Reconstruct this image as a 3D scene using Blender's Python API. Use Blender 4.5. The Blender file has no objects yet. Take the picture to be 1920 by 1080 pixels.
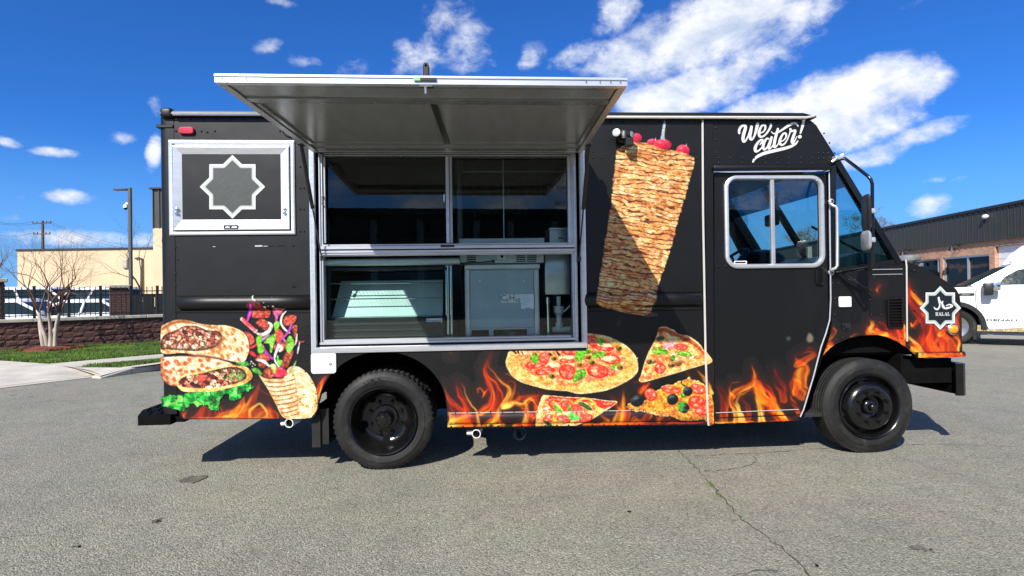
import bpy, bmesh, math, random
import numpy as np
from mathutils import Vector, Matrix
from mathutils.geometry import tessellate_polygon

scene = bpy.context.scene
COL = scene.collection
random.seed(7)
PI = math.pi

# ------------------------------------------------------------------ camera
F, PITCH, ROLL, YAW, CAM_H, DIST = 1050.0, 0.00565, 0.0147, 0.0653, 1.423, 4.491
cam_data = bpy.data.cameras.new('camera')
cam = bpy.data.objects.new('camera', cam_data)
COL.objects.link(cam)
cam_data.sensor_width = 36.0
cam_data.lens = 36.0 * F / 1920.0
cam_data.clip_start = 0.05
cam_data.clip_end = 3000.0
CAM_R = Matrix.Rotation(PI / 2 + PITCH, 3, 'X') @ Matrix.Rotation(-ROLL, 3, 'Z')
cam.matrix_world = Matrix.Translation((0, 0, CAM_H)) @ CAM_R.to_4x4()
scene.camera = cam
RN = np.array(CAM_R)


def rays(P):
    P = np.asarray(P, float).reshape(-1, 2)
    return np.stack([(P[:, 0] - 960) / F, -(P[:, 1] - 540) / F, -np.ones(len(P))], 1) @ RN.T


def at_depth(px, py, Y):
    d = rays([(px, py)])[0]
    t = Y / d[1]
    return Vector((d[0] * t, Y, CAM_H + d[2] * t))


def on_ground(px, py, z=0.0):
    d = rays([(px, py)])[0]
    t = (z - CAM_H) / d[2]
    return Vector((d[0] * t, d[1] * t, z))


EX = np.array([math.cos(YAW), math.sin(YAW), 0.0])
EY = np.array([-math.sin(YAW), math.cos(YAW), 0.0])
TRUCK_O = np.array([-0.22 * DIST, DIST, 0.0])


def SN(P, d=0.0):
    """points of the photograph -> (x, z) on the truck's own plane y = d"""
    r = rays(P)
    o = TRUCK_O + EY * d
    c = np.array([0, 0, CAM_H])
    t = ((o - c) @ EY) / (r @ EY)
    X = c + r * t[:, None]
    return np.stack([(X - TRUCK_O) @ EX, X[:, 2]], 1)


def S(px, py, d=0.0):
    v = SN([(px, py)], d)[0]
    return (float(v[0]), float(v[1]))


def SP(pts, d=0.0):
    return [tuple(map(float, v)) for v in SN(pts, d)]


def SR(x0, y0, x1, y1, d=0.0):
    a = SN([(x0, y0), (x1, y0), (x1, y1), (x0, y1)], d)
    return (float(a[[0, 3], 0].mean()), float(a[[1, 2], 0].mean()),
            float(a[[2, 3], 1].mean()), float(a[[0, 1], 1].mean()))


# ------------------------------------------------------------------ sun + sky
SUN_L = np.array([-0.59, -1.0, 0.955])
SUN_W = EX * SUN_L[0] + EY * SUN_L[1] + np.array([0, 0, 1.0]) * SUN_L[2]
SUN_W = SUN_W / np.linalg.norm(SUN_W)
SUN_EL = math.asin(SUN_W[2])
SUN_AZ = math.atan2(SUN_W[0], SUN_W[1])          # from +Y towards +X

sun_data = bpy.data.lights.new('sun', 'SUN')
sun = bpy.data.objects.new('sun', sun_data)
COL.objects.link(sun)
sun.rotation_euler = Vector(SUN_W).to_track_quat('Z', 'Y').to_euler()
sun.location = (0, 0, 30)
sun_data.energy = 4.6
sun_data.angle = math.radians(0.53)
sun_data.color = (1.0, 0.955, 0.88)

scene.view_settings.view_transform = 'Standard'
scene.view_settings.look = 'None'
scene.view_settings.exposure = 0.64
scene.view_settings.gamma = 1.0
scene.view_settings.use_curve_mapping = False
scene.cycles.max_bounces = 8
scene.cycles.transparent_max_bounces = 24
scene.cycles.use_denoising = True
scene.cycles.caustics_reflective = False
scene.cycles.caustics_refractive = False
scene.cycles.sample_clamp_indirect = 6.0

world = bpy.data.worlds.new('World')
scene.world = world
world.use_nodes = True


class NT:
    """small helper to write node trees"""
    def __init__(self, tree):
        self.t = tree
        tree.nodes.clear()

    def n(self, kind, **kw):
        nd = self.t.nodes.new(kind)
        for k, v in kw.items():
            if k == 'ins':
                for i, val in v.items():
                    self.put(nd.inputs[i], val)
            else:
                setattr(nd, k, v)
        return nd

    def put(self, sock, val):
        if hasattr(val, 'is_output') or isinstance(val, bpy.types.NodeSocket):
            self.t.links.new(val, sock)
        else:
            sock.default_value = val

    def m(self, op, a, b=0.0, c=0.0, clamp=False):
        nd = self.n('ShaderNodeMath', operation=op, use_clamp=clamp)
        self.put(nd.inputs[0], a)
        self.put(nd.inputs[1], b)
        self.put(nd.inputs[2], c)
        return nd.outputs[0]

    def vm(self, op, a, b=(0, 0, 0)):
        nd = self.n('ShaderNodeVectorMath', operation=op)
        self.put(nd.inputs[0], a)
        self.put(nd.inputs[1], b)
        return nd.outputs['Value'] if op in ('DOT_PRODUCT', 'LENGTH') else nd.outputs[0]

    def mix(self, fac, a, b, blend='MIX'):
        nd = self.n('ShaderNodeMix', data_type='RGBA', blend_type=blend)
        self.put(nd.inputs[0], fac)
        self.put(nd.inputs[6], a)
        self.put(nd.inputs[7], b)
        return nd.outputs[2]

    def ramp(self, fac, stops):
        nd = self.n('ShaderNodeValToRGB')
        el = nd.color_ramp.elements
        while len(el) < len(stops):
            el.new(0.5)
        for e, (p, c) in zip(el, stops):
            e.position = p
            e.color = c if len(c) == 4 else (*c, 1)
        self.put(nd.inputs[0], fac)
        return nd.outputs[0]

    def noise(self, vec, scale, detail=4, rough=0.55, dist=0.0):
        nd = self.n('ShaderNodeTexNoise')
        if vec is not None:
            self.put(nd.inputs['Vector'], vec)
        nd.inputs['Scale'].default_value = scale
        nd.inputs['Detail'].default_value = detail
        nd.inputs['Roughness'].default_value = rough
        nd.inputs['Distortion'].default_value = dist
        return nd.outputs[0]

    def smooth(self, v, lo, hi):
        nd = self.n('ShaderNodeMapRange', interpolation_type='SMOOTHSTEP')
        self.put(nd.inputs[0], v)
        nd.inputs[1].default_value = lo
        nd.inputs[2].default_value = hi
        return nd.outputs[0]


w = NT(world.node_tree)
sky = w.n('ShaderNodeTexSky', sky_type='NISHITA')
sky.sun_disc = False
sky.sun_elevation = SUN_EL
sky.sun_rotation = SUN_AZ
sky.air_density = 1.0
sky.dust_density = 0.25
sky.ozone_density = 3.0
sky.altitude = 50
D = w.n('ShaderNodeTexCoord').outputs['Generated']
sepd = w.n('ShaderNodeSeparateXYZ')
w.put(sepd.inputs[0], D)
skytint = w.mix(1.0, sky.outputs[0], (0.26, 0.78, 1.60, 1), 'MULTIPLY')
# clear air low down: pale blue instead of the model's yellow rim
skycol = w.mix(w.m('MULTIPLY', w.smooth(w.m('MULTIPLY', sepd.outputs[2], -1.0), -.26, .02), .80), skytint, (2.3, 5.4, 10.6, 1))

# clouds: (x, y, half width, half height, tilt, weight) as seen in the photograph
CLOUDS = [
    (1330, 62, 280, 84, -17, 1.4), (1420, 100, 130, 50, -12, .9), (1200, 105, 145, 50, -8, 1.05), (1465, 22, 165, 72, -22, 1.1),
    (1155, 22, 50, 36, -40, .7), (1085, 105, 50, 24, -10, .6), (1300, 120, 90, 26, -10, .8),
    (1290, 176, 140, 56, -9, 1.9), (1220, 195, 76, 46, 0, 1.7), (1430, 207, 120, 36, -4, 1.5), (1390, 150, 60, 26, -10, 1.0),
    (1580, 178, 200, 60, -10, 1.7), (1712, 165, 98, 36, -14, 1.3), (1590, 235, 165, 58, -6, 1.25),
    (1725, 252, 105, 24, -18, .9), (1640, 292, 90, 24, -14, .9),
    (1745, 386, 54, 25, -6, 1.1), (1752, 338, 26, 10, -15, .4), (1806, 334, 26, 10, -20, .4),
    (1725, 3, 52, 12, -10, .6),
    (136, 370, 64, 17, 0, 1.15), (104, 286, 46, 11, -4, .9), (14, 266, 30, 11, 8, .8), (40, 370, 14, 8, 0, .4),
    (288, 285, 16, 40, 12, .95), (296, 200, 14, 20, 0, .35),
    (785, 105, 50, 36, -50, .40), (832, 25, 50, 28, -30, .22), (667, 125, 34, 22, -30, .40), (500, 88, 30, 13, -25, .40),
    (998, 100, 26, 21, -30, .35), (868, 95, 44, 30, -30, .18), (572, 115, 18, 10, 0, .2), (235, 258, 22, 10, -20, .2),
    (530, 4, 26, 8, 0, .3),
    (150, 448, 150, 20, 0, .9), (40, 442, 60, 13, 0, .6), (275, 452, 50, 20, 0, .8), (10, 408, 30, 8, 0, .3),
]
cov = None
for (px, py, a, b, rot, wt) in CLOUDS:
    cr, sr = math.cos(math.radians(rot)), math.sin(math.radians(rot))
    pts = rays([(px, py), (px + a * cr, py + a * sr), (px - a * cr, py - a * sr),
                (px - b * sr, py + b * cr), (px + b * sr, py - b * cr)])
    pts /= np.linalg.norm(pts, axis=1)[:, None]
    c, u, v = pts[0], (pts[1] - pts[2]) / 2, (pts[3] - pts[4]) / 2
    U, V = u / (u @ u), v / (v @ v)
    da = w.m('SUBTRACT', w.vm('DOT_PRODUCT', D, tuple(U)), float(c @ U))
    db = w.m('SUBTRACT', w.vm('DOT_PRODUCT', D, tuple(V)), float(c @ V))
    q = w.m('MULTIPLY_ADD', da, da, w.m('MULTIPLY', db, db))
    q = w.m('MULTIPLY', w.m('SUBTRACT', 1.0, q), wt)
    cov = q if cov is None else w.m('MAXIMUM', cov, q)
sep = w.n('ShaderNodeSeparateXYZ')
w.put(sep.inputs[0], D)
zz = w.m('MAXIMUM', w.m('ADD', sep.outputs[2], 0.16), 0.03)
cb = w.n('ShaderNodeCombineXYZ')
w.put(cb.inputs[0], w.m('DIVIDE', sep.outputs[0], zz))
w.put(cb.inputs[1], w.m('DIVIDE', sep.outputs[1], zz))
PLANE = cb.outputs[0]
PUFF = w.vm('MULTIPLY', D, (1.0, 1.0, 1.5))
n1 = w.noise(PUFF, 7.0, 9, 0.60, 0.2)
n2 = w.noise(w.vm('ADD', PUFF, (-0.018, 0.0, 0.030)), 7.0, 6, 0.60, 0.2)
nbig = w.noise(PLANE, 0.9, 4, 0.55)
# the rest of the sky (behind the camera): broken cumulus of the same kind
back = w.m('MULTIPLY', w.smooth(w.m('MULTIPLY', sep.outputs[1], -1.0), 0.0, 0.35),
           w.m('SUBTRACT', w.m('MULTIPLY', w.noise(PUFF, 2.6, 4, .55), 5.0), 2.0))
backgate = w.m('ADD', back, w.m('MULTIPLY', w.smooth(sep.outputs[1], -0.3, -0.05), -1.0))
cov = w.m('MAXIMUM', w.m('MAXIMUM', cov, -1.0), backgate)
n3 = w.noise(PUFF, 26.0, 6, 0.62, 0.3)
dens = w.m('ADD', w.m('ADD', cov, w.m('MULTIPLY', w.m('SUBTRACT', n1, 0.5), 3.2)), w.m('MULTIPLY', w.m('SUBTRACT', n3, 0.5), 2.0))
alpha = w.smooth(dens, .0, 1.5)
alpha = w.m('MULTIPLY', alpha, w.smooth(sep.outputs[2], 0.005, 0.05))
shade = w.m('ADD', 0.72, w.m('MULTIPLY', w.m('SUBTRACT', n1, n2), 4.0), clamp=True)
core = w.smooth(dens, 0.9, 2.1)
shade = w.m('SUBTRACT', shade, w.m('MULTIPLY', w.m('MULTIPLY', core, w.smooth(nbig, .38, .58)), 0.34), clamp=True)
ccol = w.mix(shade, (5.6, 6.8, 8.8, 1), (11.6, 11.7, 11.9, 1))
final = w.mix(w.m('MULTIPLY', alpha, 0.94), skycol, ccol)
bg = w.n('ShaderNodeBackground')
w.put(bg.inputs[0], final)
bg.inputs[1].default_value = 0.062
wo = w.n('ShaderNodeOutputWorld')
w.t.links.new(bg.outputs[0], wo.inputs[0])


# ------------------------------------------------------------------ materials
def srgb(c):
    c = np.asarray(c, float) / 255.0
    return np.where(c <= 0.04045, c / 12.92, ((c + 0.055) / 1.055) ** 2.4)


def new_mat(name):
    m = bpy.data.materials.new(name)
    m.use_nodes = True
    return m, NT(m.node_tree)


def pm(name, base, rough=0.5, metal=0.0, var=0.12, scale=6.0, bump=0.0, bscale=60.0, rvar=0.08,
       spec=0.5, coat=0.0, dirt=None, dirt_amt=0.0, stretch=(1, 1, 1), wave=0.0):
    m, t = new_mat(name)
    co = t.n('ShaderNodeTexCoord').outputs['Object']
    mp = t.n('ShaderNodeMapping')
    t.put(mp.inputs[0], co)
    mp.inputs['Scale'].default_value = stretch
    v = mp.outputs[0]
    n = t.noise(v, scale, 5, 0.6)
    b = tuple(base)
    lo = tuple(max(0, x * (1 - var)) for x in b) + (1,)
    hi = tuple(min(1, x * (1 + var)) for x in b) + (1,)
    c = t.mix(t.smooth(n, 0.3, 0.7), lo, hi)
    if dirt is not None:
        nd = t.noise(v, scale * 0.45, 6, 0.65, 0.6)
        c = t.mix(t.m('MULTIPLY', t.smooth(nd, 0.5, 0.72), dirt_amt), c, (*dirt, 1))
    p = t.n('ShaderNodeBsdfPrincipled')
    t.put(p.inputs['Base Color'], c)
    r = t.m('ADD', rough - rvar / 2, t.m('MULTIPLY', t.noise(v, scale * 2.3, 3), rvar), clamp=True)
    t.put(p.inputs['Roughness'], r)
    p.inputs['Metallic'].default_value = metal
    p.inputs['Specular IOR Level'].default_value = spec
    p.inputs['Coat Weight'].default_value = coat
    p.inputs['Coat Roughness'].default_value = 0.06
    if bump:
        bn = t.n('ShaderNodeBump')
        bn.inputs['Strength'].default_value = 1.0
        bn.inputs['Distance'].default_value = bump
        hgt = t.noise(v, bscale, 4)
        if wave:
            hgt = t.m('ADD', hgt, t.m('MULTIPLY', t.noise(v, 1.7, 2), wave))
        t.put(bn.inputs['Height'], hgt)
        t.put(p.inputs['Normal'], bn.outputs[0])
    o = t.n('ShaderNodeOutputMaterial')
    t.t.links.new(p.outputs[0], o.inputs[0])
    return m


def glass_mat(name, tint, rough=0.0, ior=1.5, refl=0.85):
    m, t = new_mat(name)
    fr = t.n('ShaderNodeFresnel')
    ge = t.n('ShaderNodeNewGeometry')
    # a thin pane: the same reflection from either side
    t.put(fr.inputs[0], t.m('ADD', ior, t.m('MULTIPLY', ge.outputs['Backfacing'], 1.0 / ior - ior)))
    tr = t.n('ShaderNodeBsdfTransparent')
    tr.inputs[0].default_value = (*tint, 1)
    gl = t.n('ShaderNodeBsdfGlossy')
    gl.inputs['Roughness'].default_value = rough
    gl.inputs[0].default_value = (1, 1, 1, 1)
    mx = t.n('ShaderNodeMixShader')
    t.put(mx.inputs[0], t.m('MULTIPLY', fr.outputs[0], refl, clamp=True))
    t.t.links.new(tr.outputs[0], mx.inputs[1])
    t.t.links.new(gl.outputs[0], mx.inputs[2])
    o = t.n('ShaderNodeOutputMaterial')
    t.t.links.new(mx.outputs[0], o.inputs[0])
    return m


WRAP = np.array([0.0026, 0.0025, 0.0025])
M = {}
M['wrap'] = pm('satin_black_wrap', WRAP, 0.44, var=.15, scale=2.2, rvar=.06, bump=.0004, bscale=9, spec=.42, wave=22.0,
               dirt=(.012, .011, .010), dirt_amt=.3)
M['gloss_black'] = pm('gloss_black_paint', (.004, .004, .0045), 0.25, var=.2, coat=.15, dirt=(.02, .018, .016), dirt_amt=.3)
M['black'] = pm('dark_underbody', (.004, .004, .004), 0.85, var=.3, spec=.08)
M['black_plastic'] = pm('black_plastic', (.014, .014, .015), 0.42, var=.2)
M['rubber'] = pm('tyre_rubber', (.012, .0118, .0112), 0.6, var=.3, scale=9, bump=.0006, bscale=120,
                 dirt=(.055, .051, .044), dirt_amt=.65, spec=.35)
M['alu'] = pm('brushed_aluminium', (.74, .76, .79), 0.33, 0.68, var=.06, scale=5, stretch=(1, 1, 6), rvar=.14, bump=.0002, bscale=40)
M['alu_soft'] = pm('dull_aluminium', (.60, .61, .62), 0.42, 0.75, var=.1, scale=6, rvar=.12)
M['chrome'] = pm('polished_chrome', (.85, .85, .86), 0.12, 1.0, var=.04)
M['piping'] = pm('cream_edge_trim', (.66, .64, .58), 0.32, 0.25, var=.06)
M['steel'] = pm('stainless_steel', (.50, .53, .55), 0.34, 0.75, var=.1, scale=3, rvar=.16, stretch=(1, 1, 5))
M['blue_steel'] = pm('blue_grey_panel', (.36, .44, .50), 0.38, 0.15, var=.07, scale=4, rvar=.1)
M['canopy_under'] = pm('canopy_lining', (.33, .345, .35), 0.24, 0.25, var=.08, scale=1.6, rvar=.12, stretch=(5, 1, 1),
                       dirt=(.22, .21, .18), dirt_amt=.35)
M['canopy_beam'] = pm('canopy_channel', (.36, .375, .38), 0.26, 0.6, var=.1, scale=3, rvar=.1)
M['white'] = pm('white_plastic', (.80, .80, .79), 0.4, var=.03)
M['pvc'] = pm('white_pvc', (.74, .73, .69), 0.4, var=.08, dirt=(.3, .27, .2), dirt_amt=.3)
M['red_lens'] = pm('red_lens', (.50, .03, .045), 0.2, var=.15, coat=.6)
M['amber_lens'] = pm('amber_lens', (.85, .30, .01), 0.12, var=.15, coat=.8)
M['dark_inner'] = pm('dark_interior', (.022, .023, .022), 0.6, var=.3)
M['hood'] = pm('hood_steel', (.05, .05, .047), 0.35, 0.5, var=.3, scale=3)
M['liner'] = pm('interior_liner', (.05, .052, .05), 0.5, var=.15)
M['glass'] = glass_mat('window_glass', (.80, .86, .83))
M['serve_glass'] = glass_mat('serving_glass', (.90, .96, .94), refl=.62)
M['shield'] = glass_mat('windshield_glass', (.62, .84, .86))
M['shade_band'] = glass_mat('tinted_shade_band', (.015, .10, .15))
M['case_glass'] = glass_mat('display_case_glass', (.88, .92, .91))


# ------------------------------------------------------------------ mesh helper
class MB:
    def __init__(self):
        self.v, self.f = [], []

    def add(self, vs, fs):
        o = len(self.v)
        self.v.extend([tuple(p) for p in vs])
        self.f.extend([tuple(i + o for i in f) for f in fs])
        return self

    def box(self, x0, x1, y0, y1, z0, z1, bev=0.0, mat=None, seg=1):
        if bev > 0:
            bm = bmesh.new()
            bmesh.ops.create_cube(bm, size=1)
            for v in bm.verts:
                v.co = ((x0 + x1) / 2 + v.co.x * (x1 - x0), (y0 + y1) / 2 + v.co.y * (y1 - y0),
                        (z0 + z1) / 2 + v.co.z * (z1 - z0))
            bmesh.ops.bevel(bm, geom=list(bm.edges), offset=bev, segments=seg, affect='EDGES', profile=.5)
            bm.verts.index_update()
            vs = [v.co.copy() for v in bm.verts]
            fs = [[v.index for v in f.verts] for f in bm.faces]
            bm.free()
        else:
            vs = [Vector((x, y, z)) for x in (x0, x1) for y in (y0, y1) for z in (z0, z1)]
            fs = [(0, 1, 3, 2), (4, 6, 7, 5), (0, 4, 5, 1), (2, 3, 7, 6), (0, 2, 6, 4), (1, 5, 7, 3)]
        if mat is not None:
            vs = [mat @ v for v in vs]
        return self.add(vs, fs)

    def prism(self, poly, y0, y1, holes=(), mp=lambda a, b, c: (a, c, b)):
        """polygon in (x, z), from depth y0 to y1, with holes"""
        loops = [list(poly)] + [list(h) for h in holes]
        flat = [p for lp in loops for p in lp]
        tris = tessellate_polygon([[Vector((p[0], p[1], 0)) for p in lp] for lp in loops])
        n = len(flat)
        vs = [mp(p[0], p[1], y0) for p in flat] + [mp(p[0], p[1], y1) for p in flat]
        fs = [tuple(t) for t in tris] + [tuple(i + n for i in reversed(t)) for t in tris]
        k = 0
        for lp in loops:
            L = len(lp)
            for i in range(L):
                a, b = k + i, k + (i + 1) % L
                fs.append((a, b, b + n, a + n))
            k += L
        return self.add(vs, fs)

    def loft(self, rings, closed=True, cap0=False, cap1=False):
        n = len(rings[0])
        vs = [p for r in rings for p in r]
        fs = []
        for k in range(len(rings) - 1):
            for i in range(n if closed else n - 1):
                a, b = k * n + i, k * n + (i + 1) % n
                fs.append((a, b, b + n, a + n))
        if cap0:
            fs.append(tuple(range(n)))
        if cap1:
            fs.append(tuple((len(rings) - 1) * n + i for i in range(n)))
        return self.add(vs, fs)

    def tube(self, path, r, n=8, caps=True):
        P = [Vector(p) for p in path]
        R = r if isinstance(r, (list, tuple)) else [r] * len(P)
        up = Vector((0, 0, 1))
        rings = []
        for i, p in enumerate(P):
            d = (P[min(i + 1, len(P) - 1)] - P[max(i - 1, 0)])
            if d.length < 1e-9:
                d = Vector((0, 0, 1))
            d.normalize()
            a = up - d * up.dot(d)
            if a.length < 0.05:
                a = Vector((1, 0, 0)) - d * d.x
            a.normalize()
            up = a
            b = d.cross(a)
            rings.append([p + (a * math.cos(2 * PI * k / n) + b * math.sin(2 * PI * k / n)) * R[i] for k in range(n)])
        return self.loft(rings, True, caps, caps)

    def lathe(self, prof, c, axis=(0, -1, 0), n=32, arc=2 * PI, a0=0.0, close=False):
        """prof: list of (radius, height along axis)"""
        A = Vector(axis).normalized()
        u = Vector((0, 0, 1)) if abs(A.z) < .9 else Vector((1, 0, 0))
        u = (u - A * u.dot(A)).normalized()
        v = A.cross(u)
        c = Vector(c)
        full = abs(arc - 2 * PI) < 1e-6
        m = n if full else n + 1
        pr = list(prof) + ([prof[0]] if close else [])
        rings = []
        for (r, h) in pr:
            rings.append([c + A * h + (u * math.cos(a0 + arc * k / n) + v * math.sin(a0 + arc * k / n)) * max(r, 1e-5)
                          for k in range(m)])
        return self.loft(rings, full)

    def dome(self, c, r, h=None, nrm=(0, -1, 0), n=6):
        h = r * .6 if h is None else h
        return self.lathe([(r, 0), (r * .75, h * .66), (0.0001, h)], c, nrm, n)

    def sphere(self, c, rx, ry=None, rz=None, n=16, k=10):
        ry, rz = ry or rx, rz or rx
        c = Vector(c)
        rings = []
        for j in range(k + 1):
            th = PI * j / k
            s = max(math.sin(th), 1e-4)
            rings.append([c + Vector((rx * s * math.cos(2 * PI * i / n), ry * s * math.sin(2 * PI * i / n),
                                      rz * math.cos(th))) for i in range(n)])
        return self.loft(rings)

    def mesh(self, name, smooth=35.0, recalc=True):
        me = bpy.data.meshes.new(name)
        me.from_pydata(self.v, [], self.f)
        if recalc:
            bm = bmesh.new()
            bm.from_mesh(me)
            bmesh.ops.recalc_face_normals(bm, faces=bm.faces)
            bm.to_mesh(me)
            bm.free()
        if smooth:
            me.polygons.foreach_set('use_smooth', [True] * len(me.polygons))
            me.set_sharp_from_angle(angle=math.radians(smooth))
        return me

    def build(self, name, mat, parent=None, smooth=35.0, recalc=True, kind=None, label=None):
        return put_obj(name, self.mesh(name, smooth, recalc), mat, parent, kind, label)


def put_obj(name, me, mat, parent=None, kind=None, label=None):
    if mat is not None:
        me.materials.clear()
        me.materials.append(M[mat] if isinstance(mat, str) else mat)
    o = bpy.data.objects.new(name, me)
    COL.objects.link(o)
    if parent is not None:
        o.parent = parent
    if kind:
        o['kind'] = kind
    if label:
        o['label'] = label
    return o


def share(o, name, loc=None, parent=None, rotz=None):
    c = o.copy()
    c.name = name
    COL.objects.link(c)
    if loc is not None:
        c.location = loc
    if rotz is not None:
        c.rotation_euler = (0, 0, rotz)
    c.parent = parent if parent is not None else o.parent
    return c


def copy_tree(o, parent=None):
    c = o.copy()
    COL.objects.link(c)
    c.parent = parent
    for ch in list(o.children):
        copy_tree(ch, c)
    return c


def thing(name, label, cat, loc=(0, 0, 0), rotz=0.0, group=None):
    o = bpy.data.objects.new(name, None)
    COL.objects.link(o)
    o.empty_display_size = .2
    o.location = loc
    o.rotation_euler = (0, 0, rotz)
    o['label'], o['category'] = label, cat
    if group:
        o['group'] = group
    return o


def tag(o, label, cat, group=None):
    o['label'], o['category'] = label, cat
    if group:
        o['group'] = group
    return o


def text_obj(name, body, size, mat, parent, loc, rot=(PI / 2, 0, 0), extrude=.0008, align='CENTER', sx=1.0, offset=0.0):
    cu = bpy.data.curves.new(name, 'FONT')
    cu.body = body
    cu.size = size
    cu.extrude = extrude
    cu.align_x = align
    cu.align_y = 'CENTER'
    cu.offset = offset
    cu.resolution_u = 3
    tmp = bpy.data.objects.new('tmp_text', cu)
    COL.objects.link(tmp)
    bpy.context.view_layer.update()
    dg = bpy.context.evaluated_depsgraph_get()
    me = bpy.data.meshes.new_from_object(tmp.evaluated_get(dg))
    bpy.data.objects.remove(tmp)
    bpy.data.curves.remove(cu)
    R = Matrix.Translation(loc) @ Matrix.Rotation(rot[2], 4, 'Z') @ Matrix.Rotation(rot[1], 4, 'Y') @ Matrix.Rotation(rot[0], 4, 'X') @ Matrix.Diagonal((sx, 1, 1, 1))
    me.transform(R)
    return put_obj(name, me, mat, parent)


def rrect(x0, x1, z0, z1, r, n=5):
    out = []
    for (cx, cz, a) in ((x1 - r, z1 - r, 0), (x0 + r, z1 - r, 90), (x0 + r, z0 + r, 180), (x1 - r, z0 + r, 270)):
        for k in range(n + 1):
            t = math.radians(a + 90 * k / n)
            out.append((cx + r * math.cos(t), cz + r * math.sin(t)))
    return out


def rect(x0, x1, z0, z1):
    return [(x0, z0), (x1, z0), (x1, z1), (x0, z1)]


def rect_loft(mb, steps, cap=False):
    """steps: (x0, x1, z0, z1, y): mitred frame of rectangles"""
    rings = [[(a, y, c), (b, y, c), (b, y, d), (a, y, d)] for (a, b, c, d, y) in steps]
    return mb.loft(rings, True, False, cap)

# =================================================================== SETTING
def asphalt():
    m, t = new_mat('worn_asphalt')
    co = t.n('ShaderNodeTexCoord').outputs['Object']
    vor = t.n('ShaderNodeTexVoronoi')
    t.put(vor.inputs['Vector'], co)
    vor.inputs['Scale'].default_value = 105
    bw = t.n('ShaderNodeRGBToBW')
    t.put(bw.inputs[0], vor.outputs['Color'])
    vor2 = t.n('ShaderNodeTexVoronoi')
    t.put(vor2.inputs['Vector'], co)
    vor2.inputs['Scale'].default_value = 230
    bw2 = t.n('ShaderNodeRGBToBW')
    t.put(bw2.inputs[0], vor2.outputs['Color'])
    stone = t.ramp(bw.outputs[0], [(0.0, (.120, .114, .094)), (.42, (.240, .228, .187)), (.72, (.292, .278, .230)), (.88, (.350, .334, .280)), (1.0, (.46, .44, .385))])
    fine = t.ramp(bw2.outputs[0], [(0.0, (.55, .55, .55)), (.5, (1, 1, 1)), (1.0, (1.42, 1.42, 1.38))])
    c = t.mix(.85, stone, fine, 'MULTIPLY')
    big = t.noise(co, .55, 5, .6)
    mid = t.noise(co, 3.2, 6, .65)
    c = t.mix(.8, c, t.ramp(big, [(.25, (.80, .82, .81)), (.5, (1, 1, .985)), (.75, (1.16, 1.13, 1.07))]), 'MULTIPLY')
    c = t.mix(.7, c, t.ramp(mid, [(.3, (.82, .82, .84)), (.5, (1, 1, 1)), (.72, (1.14, 1.13, 1.10))]), 'MULTIPLY')
    hue = t.noise(co, 1.3, 3)
    c = t.mix(.6, c, t.ramp(hue, [(.35, (.97, 1.03, .96)), (.55, (1, 1, 1)), (.7, (1.07, .99, .96))]), 'MULTIPLY')
    seam = t.smooth(t.noise(co, .16, 3, .5, .4), .50, .56)
    c = t.mix(t.m('MULTIPLY', seam, .35), c, t.mix(1.0, c, (1.10, 1.05, .98, 1), 'MULTIPLY'))
    wear = t.smooth(t.noise(co, .9, 6, .7, 1.2), .58, .75)
    c = t.mix(t.m('MULTIPLY', wear, .45), c, t.mix(1.0, c, (.72, .72, .73, 1), 'MULTIPLY'))
    spots = t.smooth(t.noise(co, 5.5, 2, .4), .74, .80)
    c = t.mix(t.m('MULTIPLY', spots, .75), c, (.03, .03, .03, 1))
    p = t.n('ShaderNodeBsdfPrincipled')
    t.put(p.inputs['Base Color'], c)
    p.inputs['Roughness'].default_value = .85
    p.inputs['Specular IOR Level'].default_value = .25
    bn = t.n('ShaderNodeBump')
    bn.inputs['Strength'].default_value = .8
    bn.inputs['Distance'].default_value = .006
    h = t.m('ADD', t.m('MULTIPLY', vor.outputs['Distance'], -1.3), t.m('MULTIPLY', bw2.outputs[0], .35))
    t.put(bn.inputs['Height'], h)
    t.put(p.inputs['Normal'], bn.outputs[0])
    o = t.n('ShaderNodeOutputMaterial')
    t.t.links.new(p.outputs[0], o.inputs[0])
    return m


M['asphalt'] = asphalt()
M['concrete'] = pm('pale_concrete', (.50, .46, .39), .85, var=.14, scale=1.7, bump=.002, bscale=70, dirt=(.30, .27, .22), dirt_amt=.5)
M['soil'] = pm('lawn_soil', (.055, .10, .012), .95, var=.4, scale=5, bump=.01, bscale=30)
M['grass'] = pm('grass_blade', (.095, .17, .018), .7, var=.45, scale=1.6)
M['dry_grass'] = pm('dry_grass_blade', (.48, .40, .20), .8, var=.3, scale=2)
M['dry_soil'] = pm('dry_verge_soil', (.40, .33, .18), .95, var=.3, scale=3)
M['mulch'] = pm('red_mulch', (.16, .045, .022), .95, var=.5, scale=30, bump=.02, bscale=60)
M['crack'] = pm('crack_filling', (.075, .070, .058), .95, var=.5, scale=20)
M['weed'] = pm('weed_leaf', (.10, .15, .02), .8, var=.4, scale=20)
M['stain'] = pm('oil_stain', (.115, .106, .086), .8, var=.35, scale=14)
M['block'] = pm('split_face_block', (.100, .048, .039), .95, var=.35, scale=9, bump=.02, bscale=26)
M['mortar'] = pm('block_mortar', (.060, .035, .029), .95, var=.25, scale=12)
M['cap'] = pm('wall_cap', (.42, .39, .32), .85, var=.15, scale=4)
M['iron'] = pm('black_iron', (.008, .008, .008), .5, var=.2)
M['stucco'] = pm('tan_stucco', (.62, .48, .31), .9, var=.08, scale=.5, dirt=(.64, .43, .24), dirt_amt=.4, bump=.004, bscale=20)
M['dark_metal'] = pm('dark_bronze_metal', (.028, .028, .026), .5, .2, var=.2)
M['fascia'] = pm('dark_ribbed_fascia', (.048, .046, .039), .48, .15, var=.15, scale=.6)
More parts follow.
